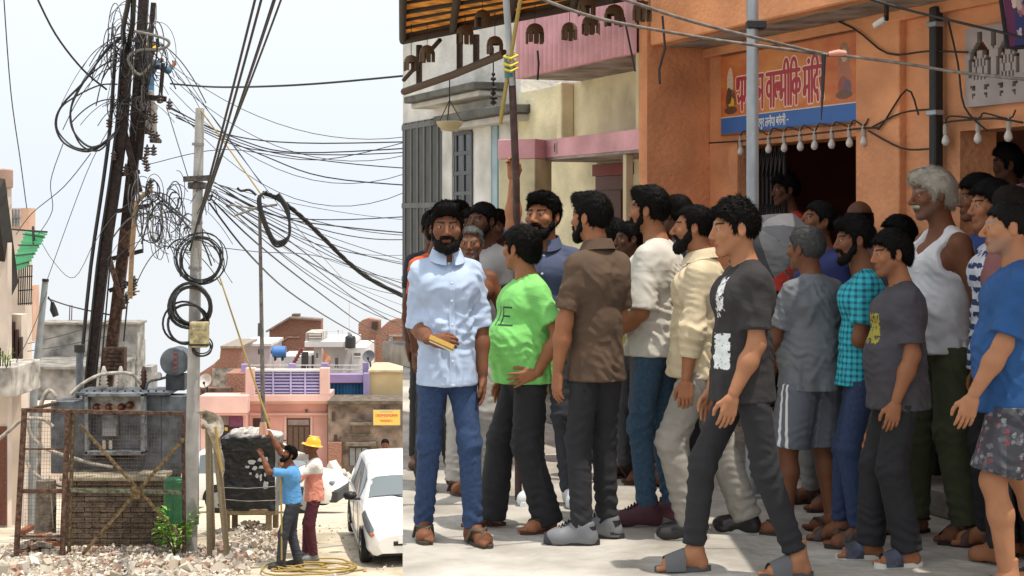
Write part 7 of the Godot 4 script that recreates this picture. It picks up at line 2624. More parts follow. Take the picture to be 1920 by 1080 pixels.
	for l: Array in [[[236, 62, 26.0], [200, 92, 25.9], [160, 150, 25.8], [118, 195, 25.8], [104, 232, 25.8], [120, 268, 25.8], [165, 284, 25.8], [205, 262, 26.0], [224, 236, 26.2]], [[234, 66, 26.0], [196, 100, 25.9], [150, 165, 25.8], [132, 210, 25.8], [140, 250, 25.8], [172, 276, 25.8], [210, 258, 26.0], [222, 240, 26.2]], [[222, 108, 26.1], [190, 124, 25.9], [160, 150, 25.8], [136, 190, 25.8], [134, 230, 25.8], [152, 272, 25.8], [186, 282, 25.8], [216, 250, 26.1]], [[220, 158, 26.1], [186, 160, 25.9], [140, 182, 25.8], [112, 206, 25.8], [108, 244, 25.8], [140, 276, 25.8], [180, 276, 25.8], [218, 246, 26.1]]]:
		tag(put("hanging_loop", tb(smooth(px(l), 5), 0.019 if k < 2 else 0.014, 6), paint.cable), "%s black cable loop hanging left of the pole head" % ["widest", "innermost", "second", "flattest"][k], "cable loop", "loops left of the pole head")
		k += 1
	# pale thick hoop at the head
	tag(put("pale_hoop", tb(smooth(px([[238, 56, 25.9], [280, 64, 25.8], [312, 74, 25.8], [316, 84, 25.8], [300, 92, 25.8], [262, 94, 25.9], [240, 110, 26.0], [262, 140, 26.0], [290, 112, 25.9]]), 5), 0.024, 7), mat(hx("8f8a86"), 0.6, "stain", 1.5)), "pale grey stiff cable hoop at the top of the poles", "cable loop")
	# coils on the concrete pole
	coil("cable_coil", at(376, 486, 23.85), 0.37, 8, 0.009, "large coil of thin black cable round the pale pole", 3)
	coil("cable_coil", at(358, 575, 23.85), 0.32, 3, 0.024, "thick black cable coil above the beige box", 4)
	coil("cable_coil", at(350, 606, 23.85), 0.31, 2, 0.020, "lower thick cable coil beside the beige box", 5)
	coil("cable_coil", at(378, 650, 23.95), 0.14, 3, 0.012, "small coil hanging under the beige box", 6)
	# tangles
	tangle(at(255, 130, 26.1), Vector3(0.60, 0.85, 0.18), 66, "dense tangle of grey and black wires round the pole heads", 1)
	tangle(at(292, 415, 25.9), Vector3(0.55, 0.62, 0.18), 52, "drooping tangle of service wires right of the rusty poles", 2)
	tangle(at(245, 215, 26.2), Vector3(0.42, 0.34, 0.15), 38, "knot of wires on the lower cross-arms", 3)
	tangle(at(325, 470, 25.0), Vector3(0.50, 0.55, 0.15), 30, "loose loops of wire left of the large coil", 5)
	tangle(at(392, 372, 24.0), Vector3(0.16, 0.22, 0.10), 12, "knot of wires at the pale pole cross-arm", 4)

func tangle(c: Vector3, r: Vector3, n: int, label: String, sd: int) -> void:
	var o := thing("wire_tangle", c, label, "wire tangle")
	var rg := RandomNumberGenerator.new()
	rg.seed = 100 + sd
	var grey := mat(hx("6e6a68"), 0.6, "stain", 1.5)
	for i in n:
		var pts := []
		var p := Vector3(rg.randf() - 0.5, rg.randf() * 0.6, rg.randf() - 0.5) * 2.0 * r
		var kind := rg.randf()
		if kind < 0.45:      # an arc that springs from the core and droops
			var a := rg.randf() * TAU
			var l := 0.4 + rg.randf()
			for j in 9:
				var t := j / 8.0
				pts.append(p * 0.6 + Vector3(cos(a) * r.x * l * t * 1.5, r.y * (0.5 * t - 1.3 * t * t * l), sin(a) * r.z * l * t))
		else:                # a loose loop
			var rr := (0.07 + 0.20 * rg.randf()) * (r.x + r.y)
			var b := Basis(Vector3.UP, rg.randf() * 3.0 - 1.5) * Basis(Vector3.BACK, rg.randf() * TAU)
			var sweep := 3.0 + rg.randf() * 4.0
			for j in 14:
				var a := sweep * j / 13.0
				pts.append(p * 0.7 + b * Vector3(cos(a) * rr, sin(a) * rr * 1.1, 0.04 * j / 13.0) * Vector3(0.75, 1.25, 1.0))
		put("strand", tb(smooth(pts, 2), 0.005 + 0.010 * rg.randf() * rg.randf(), 5), grey if rg.randf() < 0.35 else paint.cable, o)

# ---------------------------------------------------------------- cart, stick, rope and the men at work
func work_site() -> void:
	var d := 25.3
	var p := gl(465, d)
	var o := thing("covered_cart", p, "street cart wrapped in a black plastic sheet with white marks", "cart")
	var plas := StandardMaterial3D.new()
	plas.albedo_color = hx("232324")
	plas.roughness = 0.32
	plas.uv1_triplanar = true
	plas.uv1_world_triplanar = true
	plas.uv1_scale = Vector3.ONE * 0.9
	plas.normal_enabled = true
	plas.normal_texture = tx.n_fold
	plas.normal_scale = 1.6
	var a := at(417, 822, d) - p
	var b := at(516, 958, d) - p
	var ns := FastNoiseLite.new()
	ns.seed = 6; ns.frequency = 3.0
	var m := MB.new()
	for face in 3:
		var rows := []
		for i in 15:
			var row := []
			for j in 15:
				var u := j / 14.0
				var v := i / 14.0
				var q: Vector3
				match face:
					0: q = Vector3(lerpf(a.x, b.x, u), lerpf(b.y, a.y, v), 0.0)
					1: q = Vector3(b.x, lerpf(b.y, a.y, v), -u * 0.9)
					_: q = Vector3(lerpf(a.x, b.x, u), a.y, -v * 0.9)
				var e := ns.get_noise_3d(q.x * 1.6, q.y * 1.2, q.z + face * 0.0) * 0.035
				q += [Vector3(0, 0, e), Vector3(e, 0, 0), Vector3(0, e, 0)][face]
				if face == 0 and v > 0.85: q.z += 0.02
				row.append(q)
			rows.append(row)
		m.sheet(rows)
	put("plastic_cover", m, plas, o)
	put("left_side", bx(Vector3(a.x - 0.01, (a.y + b.y) / 2, -0.45), Vector3(0.02, a.y - b.y, 0.9)), plas, o)
	# white daubs on the sheet
	var rg := RandomNumberGenerator.new()
	rg.seed = 14
	var wm := mat(hx("cfcdc8"), 0.8, "grain", 2.0)
	for q: Array in [[472, 866, 16, 9], [490, 862, 14, 8], [500, 860, 8, 10], [478, 878, 10, 8], [492, 876, 16, 7], [482, 892, 6, 10], [489, 895, 5, 14], [497, 890, 5, 8], [499, 910, 12, 18], [464, 876, 10, 6], [470, 888, 5, 6]]:
		var c := at(q[0], q[1], d - 0.045) - p
		var poly := PackedVector2Array()
		for j in 12:
			var an := TAU * j / 12.0
			var rr := (0.55 + 0.5 * rg.randf()) / maxf(absf(cos(an)), absf(sin(an)))
			poly.append(Vector2(c.x + cos(an) * q[2] * 0.5 * d / F * rr, c.y + sin(an) * q[3] * 0.5 * d / F * rr))
		var dm := MB.new()
		dm.prism(poly, c.z, c.z + 0.004)
		put("white_daub", dm, wm, o)
	var timber := mat(hx("a08a6a"), 0.85, "grain", 1.2)
	for x: float in [424.0, 503.0]:
		for z: float in [-0.06, -0.8]: put("leg", bar(at(x, 955, d) - p + Vector3(0, 0, z), Vector3((x - 465) * d / F, 0, z), 0.09, 0.08), timber, o)
	put("deck_rail", bx(Vector3((a.x + b.x) / 2, b.y - 0.02, -0.03), Vector3(b.x - a.x + 0.06, 0.10, 0.06), 0.01), timber, o)
	put("rope", tb([at(414, 914, d - 0.06) - p, at(465, 916, d - 0.08) - p, at(518, 912, d - 0.06) - p], 0.008, 5), mat(hx("9a9890"), 0.8), o)
	put("rope", tb([at(414, 936, d - 0.06) - p, at(465, 940, d - 0.08) - p, at(518, 938, d - 0.06) - p], 0.008, 5), mat(hx("9a9890"), 0.8), o)
	# sacks on top
	for i in 3:
		var sm := MB.new()
		var rows := []
		for e in 8:
			var row := []
			for f in 13:
				var th := PI * e / 7.0
				var ph := TAU * f / 12.0
				var n := Vector3(sin(th) * cos(ph), -cos(th), sin(th) * sin(ph))
				row.append(n * Vector3(0.24, 0.10, 0.20) * (1.0 + 0.6 * ns.get_noise_3d(n.x + i * 3.0, n.y * 1.5, n.z)))
			rows.append(row)
		sm.sheet(rows)
		tag(put("sack", sm, cloth(hx("cfcac4")), null, at([455, 478, 500][i], [815, 812, 818][i], d + 0.3)), "crumpled white sack on the black cart, %s" % ["left one", "middle one", "right one"][i], "sack", "white sacks on the cart")
	# trestle of posts with rags at the left of the cart
	var tq := gl(400, 23.3)
	o = thing("timber_trestle", tq, "rough timber trestle draped with pale rags beside the cart", "trestle")
	var tm := mat(hx("8f8066"), 0.85, "grain", 1.2)
	for l: Array in [[386, 790, 386, 1046, 0.3], [398, 780, 428, 1062, 0.0], [396, 790, 410, 1040, 0.7], [381, 800, 378, 1040, 0.9]]:
		var e := Vector3((l[2] - 960) * 23.3 / F, LOW, -23.3 - l[4]) - tq
		put("leg", tb([at(l[0], l[1], 23.3) - tq + Vector3(0, 0, -l[4] * 0.5), e], 0.042, 8), tm, o)
	put("cross_piece", tb([at(380, 800, 23.4) - tq, at(402, 792, 23.3) - tq], 0.04, 7), tm, o)
	var rag := MB.new()
	var rr2 := []
	for i in 12:
		var row := []
		for j in 9:
			var u := j / 8.0
			var v := i / 11.0
			var hang := 0.12 + 0.75 * pow(u, 1.2) * (0.8 + 0.2 * sin(v * 8.0))
			row.append(at(374 + 40 * u, 766 + 18 * u * u, 23.2) - tq + Vector3(0.05 * sin(v * 9.0), -hang * v, 0.06 * sin(v * 7.0 + u * 5.0)))
		rr2.append(row)
	rag.sheet(rr2)
	put("rag", rag, cloth(hx("c2b8a8"), "stain"), o)
	put("rope_end", tb(smooth([at(404, 800, 23.1) - tq, at(410, 850, 23.1) - tq, at(416, 882, 23.1) - tq], 3), 0.022, 6), paint.rope, o)
	# raised stick with the cable hung on it
	var ds := 23.0
	var sp := at(494, 812, ds)
	o = thing("raised_stick", sp, "long thin steel pole held upright by the workers", "pole")
	put("shaft", tb([Vector3.ZERO, at(487, 400, ds) - sp], [0.034, 0.024], 10), mat(hx("7d7672"), 0.6, "stain", 1.5), o)
	put("joint", tb([at(488.5, 606, ds) - sp, at(488, 630, ds) - sp], 0.038, 10), mat(hx("5c5856"), 0.6), o)
	put("grip", tb([Vector3(0, -0.02, 0), Vector3(-0.005, 0.16, 0)], [0.07, 0.045], 10), mat(hx("d8a58e"), 0.7), o)
	put("fork", tb([at(440, 404, ds) - sp, at(487, 388, ds) - sp, at(520, 384, ds) - sp], 0.018, 7), mat(hx("8a8682"), 0.6), o)
	put("fork", tb([at(430, 384, ds) - sp, at(487, 392, ds) - sp], 0.014, 7), mat(hx("8a8682"), 0.6), o)
	put("hook", tb(smooth([at(445, 352, ds) - sp, at(452, 358, ds) - sp, at(468, 356, ds) - sp, at(480, 366, ds) - sp], 3), 0.020, 6), paint.iron, o)
	# loop and twisted bundle
	o = thing("twisted_bundle", at(500, 365, ds), "thick twisted black cable bundle drooping to the right edge", "cable")
	var q0 := at(500, 365, ds)
	for k in 4:
		var pts := []
		var base := smooth(px([[494, 362, ds], [520, 372, ds], [560, 402, ds], [610, 450, ds + 0.3], [660, 498, ds + 0.6], [710, 532, ds + 0.9], [830, 590, ds + 1.5]]), 9)
		for i in base.size():
			var an := i * 0.55 + k * PI / 2
			pts.append(base[i] - q0 + Vector3(cos(an) * 0.022, sin(an) * 0.022, 0.022 * sin(an + 1.0)))
		put("strand", tb(pts, 0.015, 6), paint.cable, o)
	k_loop(q0, o)
	# ropes
	tag(put("hauling_rope", tb(smooth(px([[376, 206, 24.0], [430, 280, 23.8], [495, 372, 23.0]]), 4), 0.012, 5), paint.rope), "tan rope from the pale pole top to the stick's tip", "rope")
	tag(put("bamboo_stick", tb(px([[412, 520, 23.3], [455, 650, 23.1], [506, 800, 22.9]]), [0.012, 0.014, 0.018], 6), paint.rope), "long bamboo stick slanting down to the worker's raised hand", "stick")
	tag(put("bamboo_stick", tb(px([[527, 890, 22.95], [528, 1000, 22.95], [528, 1050, 22.95]]), 0.014, 6), paint.rope), "upright bamboo stick standing at the blue-shirted worker's side", "stick")
	o = thing("rope_heap", gl(580, 23.05), "loose heap of tan rope round the workers' feet", "rope")
	var hp := gl(580, 23.05)
	for k in 5:
		var pts := []
		for i in 22:
			var an := TAU * i / 21.0
			var rr3 := 0.16 + 0.07 * k + 0.04 * sin(an * 3.0 + k * 2.0)
			pts.append(Vector3([-0.25, -0.15, 0.25, 0.1, -0.05][k] + cos(an) * rr3 * 1.5, 0.018 + 0.008 * k + 0.006 * sin(an * 5.0), [0.1, 0.0, 0.1, -0.1, 0.2][k] + sin(an) * rr3))
		put("turn", tb(pts, 0.013, 6), paint.rope, o)
	put("tail", tb(smooth([Vector3(0.3, 0.015, 0.15), Vector3(0.5, 0.015, 0.0), Vector3(0.62, 0.015, 0.2), Vector3(0.8, 0.015, 0.12)], 4), 0.013, 6), paint.rope, o)

func k_loop(q0: Vector3, o: Node3D) -> void:
	for k in 3:
		var pts := smooth(px([[496, 362, 23.0], [484, 372, 22.95], [488, 402, 22.95], [505, 445, 22.95], [518, 462 - k * 3, 22.95], [536, 455 - k * 4, 22.95], [544 - k * 3, 430, 22.95], [536, 395, 22.95], [518, 366, 23.0]]), 5)
		for i in pts.size(): pts[i] += -q0 + Vector3(k * 0.02, k * 0.012, k * 0.02)
		put("loop", tb(pts, 0.018, 6), paint.cable, o)

# ---------------------------------------------------------------- the crowd on the upper street
func crowd() -> void:
	skin_mat = StandardMaterial3D.new()
	skin_mat.vertex_color_use_as_albedo = true
	skin_mat.roughness = 0.55
	skin_mat.metallic_specular = 0.32
	skin_mat.uv1_triplanar = true
	skin_mat.uv1_scale = Vector3.ONE * 9.0
	skin_mat.normal_enabled = true
	skin_mat.normal_texture = tx.n_fine
	skin_mat.normal_scale = 0.25
	shared = {"heads": heads, "hands": hands, "feet": feet}
	var brown := lin(hx("966548"))
	var tan := lin(hx("a07052"))
	var deep := lin(hx("724a35"))
	var dark := lin(hx("553729"))
	var denim := cloth(hx("30486f"), "grain")
	var black := cloth(hx("26262a"))
	var g1 := "crowd watching on the street"
	var V := func(x, y, z): return Vector3(x, y, z)
	var list := []
	# light-blue shirt
	list.append([{"x": 838, "d": 7.93, "h": 1.69, "yaw": 14, "hyaw": -12, "hpitch": -2, "skin": deep, "w": 0.98, "fat": 0.008, "hair": "thick", "beard": "full", "face": 1,
		"shirt": cloth(hx("b9cbe6")), "sleeve": 1.0, "hem": 0.80, "placket": true, "collar": true, "ease": 0.020, "loose": 0.022, "legmat": denim, "baggy": 0.005, "wr": 0.008,
		"ar": [V.call(0.02, -1, -0.12), V.call(-0.06, -0.18, 0.95), "grip", V.call(-0.2, -0.3, -0.9), V.call(-0.85, -0.1, 0.5)], "al": [V.call(0.16, -1, 0.0), V.call(0.0, -1, 0.22), "rest"],
		"fl": [0.12, 0.06, 16], "fr": [-0.10, -0.10, -6], "wear": "flip", "wearmat": plain(hx("4a4238"), 0.7), "solemat": plain(hx("3c362e"), 0.8), "seed": 11},
		"man in pale blue shirt and jeans with full beard, facing us at the street edge"])
	# green tee
	list.append([{"x": 985, "d": 8.28, "h": 1.57, "yaw": -72, "hyaw": -56, "hpitch": 3, "skin": brown, "w": 1.06, "fat": 0.040, "hair": "full", "face": 1, "hs": 1.02,
		"shirt": printed(hx("86d873"), func(im):
			for r in [Rect2i(286, 128, 6, 62), Rect2i(286, 128, 38, 6), Rect2i(286, 156, 30, 6), Rect2i(280, 184, 46, 6), Rect2i(266, 128, 6, 62)]: im.fill_rect(r, hx("38523a"))), "sleeve": 0.72, "hem": 0.845, "ease": 0.022, "loose": 0.034, "legmat": black, "baggy": 0.026, "flare": 0.022, "ankle": 0.05,
		"al": [V.call(0.30, -0.85, -0.36), V.call(-0.16, -0.74, 0.42), "flat", V.call(-0.8, 0.2, -0.4), V.call(-0.1, -0.25, 0.9)], "ar": [V.call(0.2, -1, 0.1), V.call(-0.1, -1, 0.3), "rest"],
		"fl": [0.13, -0.08, 18], "fr": [-0.12, 0.16, -6], "wear": "flip", "wearmat": plain(hx("3a2a22"), 0.7), "solemat": plain(hx("4a2c24"), 0.8), "seed": 22},
		"short man in bright green tee with hand on hip, seen from behind"])
	# pole holder
	list.append([{"x": 1024, "d": 8.97, "h": 1.74, "yaw": -10, "hyaw": -22, "hpitch": 4, "skin": brown, "w": 1.08, "fat": 0.01, "hair": "swept", "beard": "full", "face": 1, "hs": 1.03,
		"shirt": cloth(hx("4a5470")), "sleeve": 0.9, "placket": true, "collar": true, "hem": 0.86, "legmat": cloth(hx("3a3c44")), "baggy": 0.02,
		"ar": [V.call(0.06, 0.45, 0.8), V.call(0.0, 1.0, -0.05), "grip", V.call(0.2, 0, 1)], 
		"fl": [0.14, 0.0, 20], "fr": [-0.08, -0.06, -8], "wear": "shoe", "shod": true, "wearmat": plain(hx("c9ccd0"), 0.6), "solemat": plain(hx("e8e8e6"), 0.6), "lacemat": plain(hx("eeeeee")), "seed": 33},
		"smiling bearded man in slate blue shirt gripping the tall pole"])
	# brown shirt from behind
	list.append([{"x": 1118, "d": 7.93, "h": 1.73, "yaw": -148, "hyaw": 24, "hpitch": 3, "skin": brown, "w": 0.90, "hair": "thick", "beard": "trim", "face": 0,
		"shirt": cloth(hx("5a4636")), "sleeve": 0.80, "collar": true, "hem": 0.80, "ease": 0.024, "loose": 0.024, "legmat": black, "baggy": 0.010, "wr": 0.007,
		"al": [V.call(0.24, -1, 0.06), V.call(0.06, -1, 0.16), "rest"], "ar": [V.call(0.22, -0.9, 0.25), V.call(-0.35, -0.2, 0.85), "rest"],
		"fl": [0.10, -0.02, 52], "fr": [-0.10, 0.05, 40], "wear": "shoe", "shod": true, "wearmat": plain(hx("707276"), 0.5), "solemat": plain(hx("2c2a29"), 0.7), "lacemat": plain(hx("1c1c1e")), "accentmat": plain(hx("1e1e20"), 0.6), "seed": 44},
		"man in brown collared shirt and black cargo trousers, back turned"])
	# white tee, jeans
	list.append([{"x": 1228, "d": 8.42, "h": 1.77, "yaw": -118, "hyaw": 4, "hpitch": 4, "skin": brown, "w": 1.0, "hair": "thick", "beard": "trim", "face": 0,
		"shirt": cloth(hx("d8d3c9")), "sleeve": 0.95, "hem": 0.86, "ease": 0.026, "loose": 0.040, "legmat": cloth(hx("3c5a74"), "grain"), "baggy": 0.008, "wr": 0.008,
		"al": [V.call(0.18, -1, 0.05), V.call(-0.2, -0.5, 0.7), "rest"], "ar": [V.call(0.2, -1, 0.1), V.call(0, -1, 0.2), "rest"],
		"fl": [0.10, 0.0, 24], "fr": [-0.09, -0.06, 10], "wear": "shoe", "shod": true, "wearmat": plain(hx("4a2530"), 0.7), "solemat": plain(hx("75706c"), 0.7), "lacemat": plain(hx("2a1a1e")), "seed": 55},
		"man in loose off-white tee and faded blue jeans, turned away"])
	# cream shirt
	list.append([{"x": 1312, "d": 8.07, "h": 1.71, "yaw": -104, "hyaw": 6, "hpitch": 1, "skin": brown, "w": 1.05, "fat": 0.01, "hair": "thin", "beard": "full", "face": 3,
		"shirt": cloth(hx("d9c8a6")), "sleeve": 1.55, "collar": true, "hem": 0.84, "ease": 0.024, "loose": 0.030, "legmat": cloth(hx("a09a90")), "baggy": 0.026, "flare": 0.012, "wr": 0.010,
		"al": [V.call(0.14, -1, 0.10), V.call(0.02, -1, 0.12), "rest"],
		"fl": [0.09, 0.03, 8], "fr": [-0.13, -0.22, -6], "wear": "shoe", "shod": true, "wearmat": plain(hx("2a2625"), 0.3), "solemat": plain(hx("bdbab4"), 0.5), "seed": 66},
		"balding bearded man in cream long-sleeved shirt and grey trousers"])
	# black tee
	list.append([{"x": 1392, "d": 7.2, "h": 1.71, "yaw": -80, "hyaw": -2, "hpitch": -3, "skin": tan, "w": 1.02, "hair": "curly", "face": 2, "stubble": 0.1, "hs": 1.03,
		"shirt": printed(hx("2c2a2b"), func(im):
			splotch(im, Rect2i(272, 70, 40, 88), hx("d9dcdc"), 0.12, 5)
			splotch(im, Rect2i(262, 150, 30, 26), hx("c9cccc"), 0.25, 6)
			splotch(im, Rect2i(264, 214, 62, 92), hx("dfe6e6"), 0.02, 8)), "sleeve": 0.78, "hem": 0.82, "ease": 0.024, "loose": 0.030, "legmat": black, "baggy": 0.009, "ankle": -0.03,
		"al": [V.call(0.12, -1, 0.02), V.call(0.0, -0.86, 0.42), "rest"], "ar": [V.call(0.14, -1, 0.1), V.call(0, -0.9, 0.3), "rest"],
		"fl": [0.10, -0.22, 6], "fr": [-0.10, 0.20, -4], "wear": "slide", "wearmat": plain(hx("5c5c5e"), 0.8), "solemat": plain(hx("4c4c4e"), 0.8), "seed": 77},
		"young man in black tee with white prints striding in grey slides"])
	# grey tee, grey hair, shorts
	list.append([{"x": 1520, "d": 8.1, "h": 1.56, "yaw": -146, "hyaw": 10, "hpitch": 2, "skin": deep, "w": 1.12, "fat": 0.02, "hair": "short", "hairmat": hair_mat("salt"), "face": 1, "hs": 1.02, "grey": true,
		"shirt": cloth(hx("74787e")), "sleeve": 0.75, "hem": 0.82, "ease": 0.026, "loose": 0.030, "legs": "short", "legmat": striped_cloth(), "baggy": 0.030, "cut": 1.0, "wr": 0.008,
		"al": [V.call(0.2, -0.9, 0.3), V.call(-0.6, -0.4, 0.6), "rest"], "ar": [V.call(0.2, -0.9, 0.3), V.call(-0.6, -0.4, 0.6), "rest"],
		"fl": [0.13, 0.06, 30], "fr": [-0.12, -0.04, 10], "wear": "flip", "wearmat": plain(hx("2c2624"), 0.7), "solemat": plain(hx("332b28"), 0.8), "seed": 88},
		"grey-haired man in grey tee and striped grey shorts, back turned"])
	# teal check
	list.append([{"x": 1615, "d": 7.85, "h": 1.62, "yaw": -98, "hyaw": 10, "hpitch": -3, "skin": deep, "w": 0.92, "hair": "thick", "beard": "trim", "face": 2,
		"shirt": printed(hx("35b4c4"), func(im):
			for k in 26:
				im.fill_rect(Rect2i(k * 20, 0, 8, 426), hx("2390a4"))
			for k in 24:
				for x in 512:
					for y in 8:
						if k * 18 + y < 426: im.set_pixel(x, k * 18 + y, hx("15566a") if x % 20 < 8 else hx("2390a4"))), "sleeve": 0.72, "hem": 0.84, "ease": 0.014, "loose": 0.016, "legmat": cloth(hx("2c3f63"), "grain"), "baggy": 0.004, "ankle": -0.02,
		"al": [V.call(0.10, -1, 0.12), V.call(-0.25, -0.25, -0.9), "rest"], "ar": [V.call(0.2, -1, -0.1), V.call(-0.4, -0.5, -0.6), "rest"],
		"fl": [0.08, 0.02, 10], "fr": [-0.08, 0.10, -4], "wear": "sandal", "wearmat": plain(hx("3c302a"), 0.6), "solemat": plain(hx("2c2420"), 0.8), "seed": 99},
		"slim man in turquoise checked shirt and blue jeans with hands behind him"])
	# dark grey tee, yellow print
	list.append([{"x": 1684, "d": 7.45, "h": 1.56, "yaw": -88, "hyaw": 6, "hpitch": -4, "skin": brown, "w": 0.98, "hair": "full", "face": 2, "stubble": 0.35,
		"shirt": printed(hx("48464c"), func(im): splotch(im, Rect2i(236, 120, 76, 90), hx("a89c3a"), 0.22, 9, 0.05)), "sleeve": 0.80, "hem": 0.80, "ease": 0.024, "loose": 0.030, "legmat": black, "baggy": 0.026, "flare": 0.01, "fat": 0.012,
		"al": [V.call(0.12, -1, -0.04), V.call(0.02, -0.93, 0.34), "rest"],
		"fl": [0.10, -0.02, 8], "fr": [-0.09, 0.12, -2], "wear": "slide", "wearmat": cloth(hx("5a6478"), "rust"), "solemat": plain(hx("cfccc4"), 0.7), "seed": 110},
		"short man in charcoal tee with faded yellow print and white slides"])
	# white vest
	list.append([{"x": 1762, "d": 8.05, "h": 1.86, "yaw": -72, "hyaw": -8, "hpitch": -4, "skin": deep, "w": 1.08, "fat": 0.012, "hair": "old", "hairmat": hair_mat("white"), "beard": "lip", "beardmat": hair_mat("white"), "face": 3, "grey": true,
		"top": "vest", "shirt": cloth(hx("efeef0")), "hem": 0.86, "ease": 0.016, "legmat": cloth(hx("4c5138")), "baggy": 0.030, "wr": 0.007,
		"al": [V.call(0.16, -1, -0.28), V.call(-0.5, -0.75, -0.35), "rest"], "ar": [V.call(0.16, -1, -0.28), V.call(-0.5, -0.7, -0.3), "rest"],
		"fl": [0.12, -0.06, 14], "fr": [-0.12, 0.06, -6], "wear": "sandal", "wearmat": plain(hx("2c2826"), 0.6), "solemat": plain(hx("24201e"), 0.8), "seed": 121},
		"tall white-haired man in white sleeveless vest and olive trousers"])
	# blue tee at the right edge
	list.append([{"x": 1902, "d": 6.85, "h": 1.70, "yaw": -96, "hyaw": 4, "hpitch": 0, "skin": tan, "w": 1.06, "fat": 0.015, "hair": "crop", "face": 3, "stubble": 0.5, "grey": true,
		"shirt": cloth(hx("20528a")), "sleeve": 0.85, "hem": 0.80, "ease": 0.026, "loose": 0.034, "legs": "short", "legmat": floral_cloth(), "baggy": 0.024, "cut": 0.92,
		"al": [V.call(0.10, -0.95, 0.34), V.call(0.0, -0.86, 0.50), "rest"],
		"fl": [0.10, 0.05, 8], "fr": [-0.12, -0.16, -4], "wear": "flip", "wearmat": plain(hx("26282c"), 0.7), "seed": 132},
		"man in bright blue tee and dark floral shorts at the right edge"])
	# striped shirt
	list.append([{"x": 1872, "d": 7.7, "h": 1.79, "yaw": -82, "hyaw": -2, "hpitch": 0, "skin": brown, "w": 0.98, "hair": "full", "face": 0,
		"shirt": printed(hx("d0d3da"), func(im):
			for k in 14: splotch(im, Rect2i(0, k * 32, 512, 16), hx("2c3a66"), 0.05, 20 + k, 0.03)), "sleeve": 0.8, "hem": 0.84, "legmat": black, "baggy": 0.014, "seed": 143,
		"wear": "sandal", "wearmat": plain(hx("4a2c26"), 0.6), "solemat": plain(hx("2a1e1a"), 0.8)},
		"man in white shirt with navy stripes between vest man and blue tee"])
	# ---- people further back, whose bodies hardly show
	var far := 0.020
	list.append([{"x": 1846, "d": 8.55, "h": 1.84, "yaw": -86, "skin": deep, "hair": "full", "shirt": cloth(hx("2c4a8c")), "legmat": black, "seed": 1, "cell": far, "face": 2},
		"dark-haired man peering past the striped shirt man"])
	list.append([{"x": 1893, "d": 9.1, "y": 0.30, "h": 1.73, "yaw": -84, "skin": dark, "hair": "full", "shirt": cloth(hx("c8a0b4")), "legmat": black, "collar": true, "seed": 2, "cell": far, "face": 2},
		"youth with pink collar standing high in the right doorway"])
	list.append([{"x": 1905, "d": 7.45, "h": 1.76, "yaw": -150, "skin": brown, "hair": "short", "hairmat": hair_mat("brown"), "shirt": cloth(hx("8a5a5a")), "legmat": black, "seed": 3, "cell": far},
		"brown-haired head half hidden behind the blue tee man"])
	list.append([{"x": 1481, "d": 10.95, "y": 0.30, "h": 1.61, "yaw": -78, "skin": dark, "hair": "curly", "shirt": cloth(hx("c23b2c")), "legmat": black, "seed": 4, "cell": far, "face": 2},
		"boy in red shirt standing in the temple doorway"])
	list.append([{"x": 1540, "d": 8.9, "h": 1.70, "yaw": -70, "hyaw": -6, "hpitch": 14, "skin": deep, "hair": "short", "beard": "lip", "w": 1.08, "shirt": cloth(hx("35407a")), "legmat": cloth(hx("8a8a88")), "seed": 5, "cell": 0.016, "face": 1, "wear": "sandal", "wearmat": plain(hx("2a2220"))},
		"moustached man in navy tee with raised chin behind the grey tee"])
	list.append([{"x": 1612, "d": 9.2, "h": 1.72, "yaw": 172, "skin": dark, "hair": "bald", "shirt": cloth(hx("7a5a4a")), "legmat": cloth(hx("90908c")), "seed": 6, "cell": far, "face": 1},
		"bald man seen from behind above the checked shirt man"])
	list.append([{"x": 1694, "d": 9.0, "h": 1.62, "yaw": -80, "skin": dark, "hair": "full", "shirt": cloth(hx("3a3a3c")), "legmat": black, "seed": 7, "cell": far},
		"dark head showing behind the white vest man's face"])
	list.append([{"x": 912, "d": 10.2, "h": 1.71, "yaw": -34, "hyaw": -10, "skin": dark, "hair": "short", "beard": "full", "w": 1.04, "shirt": cloth(hx("a8a8a6")), "legmat": cloth(hx("33343a")), "seed": 8, "cell": 0.016, "face": 1, "wear": "flip", "wearmat": plain(hx("3a2a26"))},
		"dark-bearded man in light grey tee behind the green tee man"])
	list.append([{"x": 884, "d": 9.4, "h": 1.57, "yaw": 24, "hyaw": -30, "skin": deep, "hair": "thin", "hairmat": hair_mat("grey"), "top": "none", "legmat": cloth(hx("b8b4ae")), "baggy": 0.03, "seed": 9, "cell": 0.014, "face": 3, "grey": true, "stubble": 0.6,
		"al": [V.call(0.35, -0.9, 0.1), V.call(0.35, -0.75, 0.5), "rest"], "wear": "flip", "wearmat": plain(hx("3a2a26"))},
		"bare-chested elderly man behind the pale blue shirt's shoulder"])
	list.append([{"x": 822, "d": 9.5, "h": 1.66, "yaw": 30, "hyaw": 10, "skin": dark, "hair": "full", "shirt": cloth(hx("c85a32")), "legmat": black, "seed": 10, "cell": far},
		"man in orange tee behind the pale blue shirt's face"])
	list.append([{"x": 812, "d": 10.3, "h": 1.66, "yaw": 10, "skin": dark, "hair": "short", "shirt": cloth(hx("20242e")), "legmat": black, "seed": 12, "cell": far},
		"man in dark top at the left end of the crowd"])
	list.append([{"x": 862, "d": 11.6, "h": 1.74, "yaw": -12, "skin": deep, "hair": "short", "shirt": cloth(hx("5a4a46")), "legmat": black, "seed": 13, "cell": far},
		"farthest head on the left, before the grey window"])
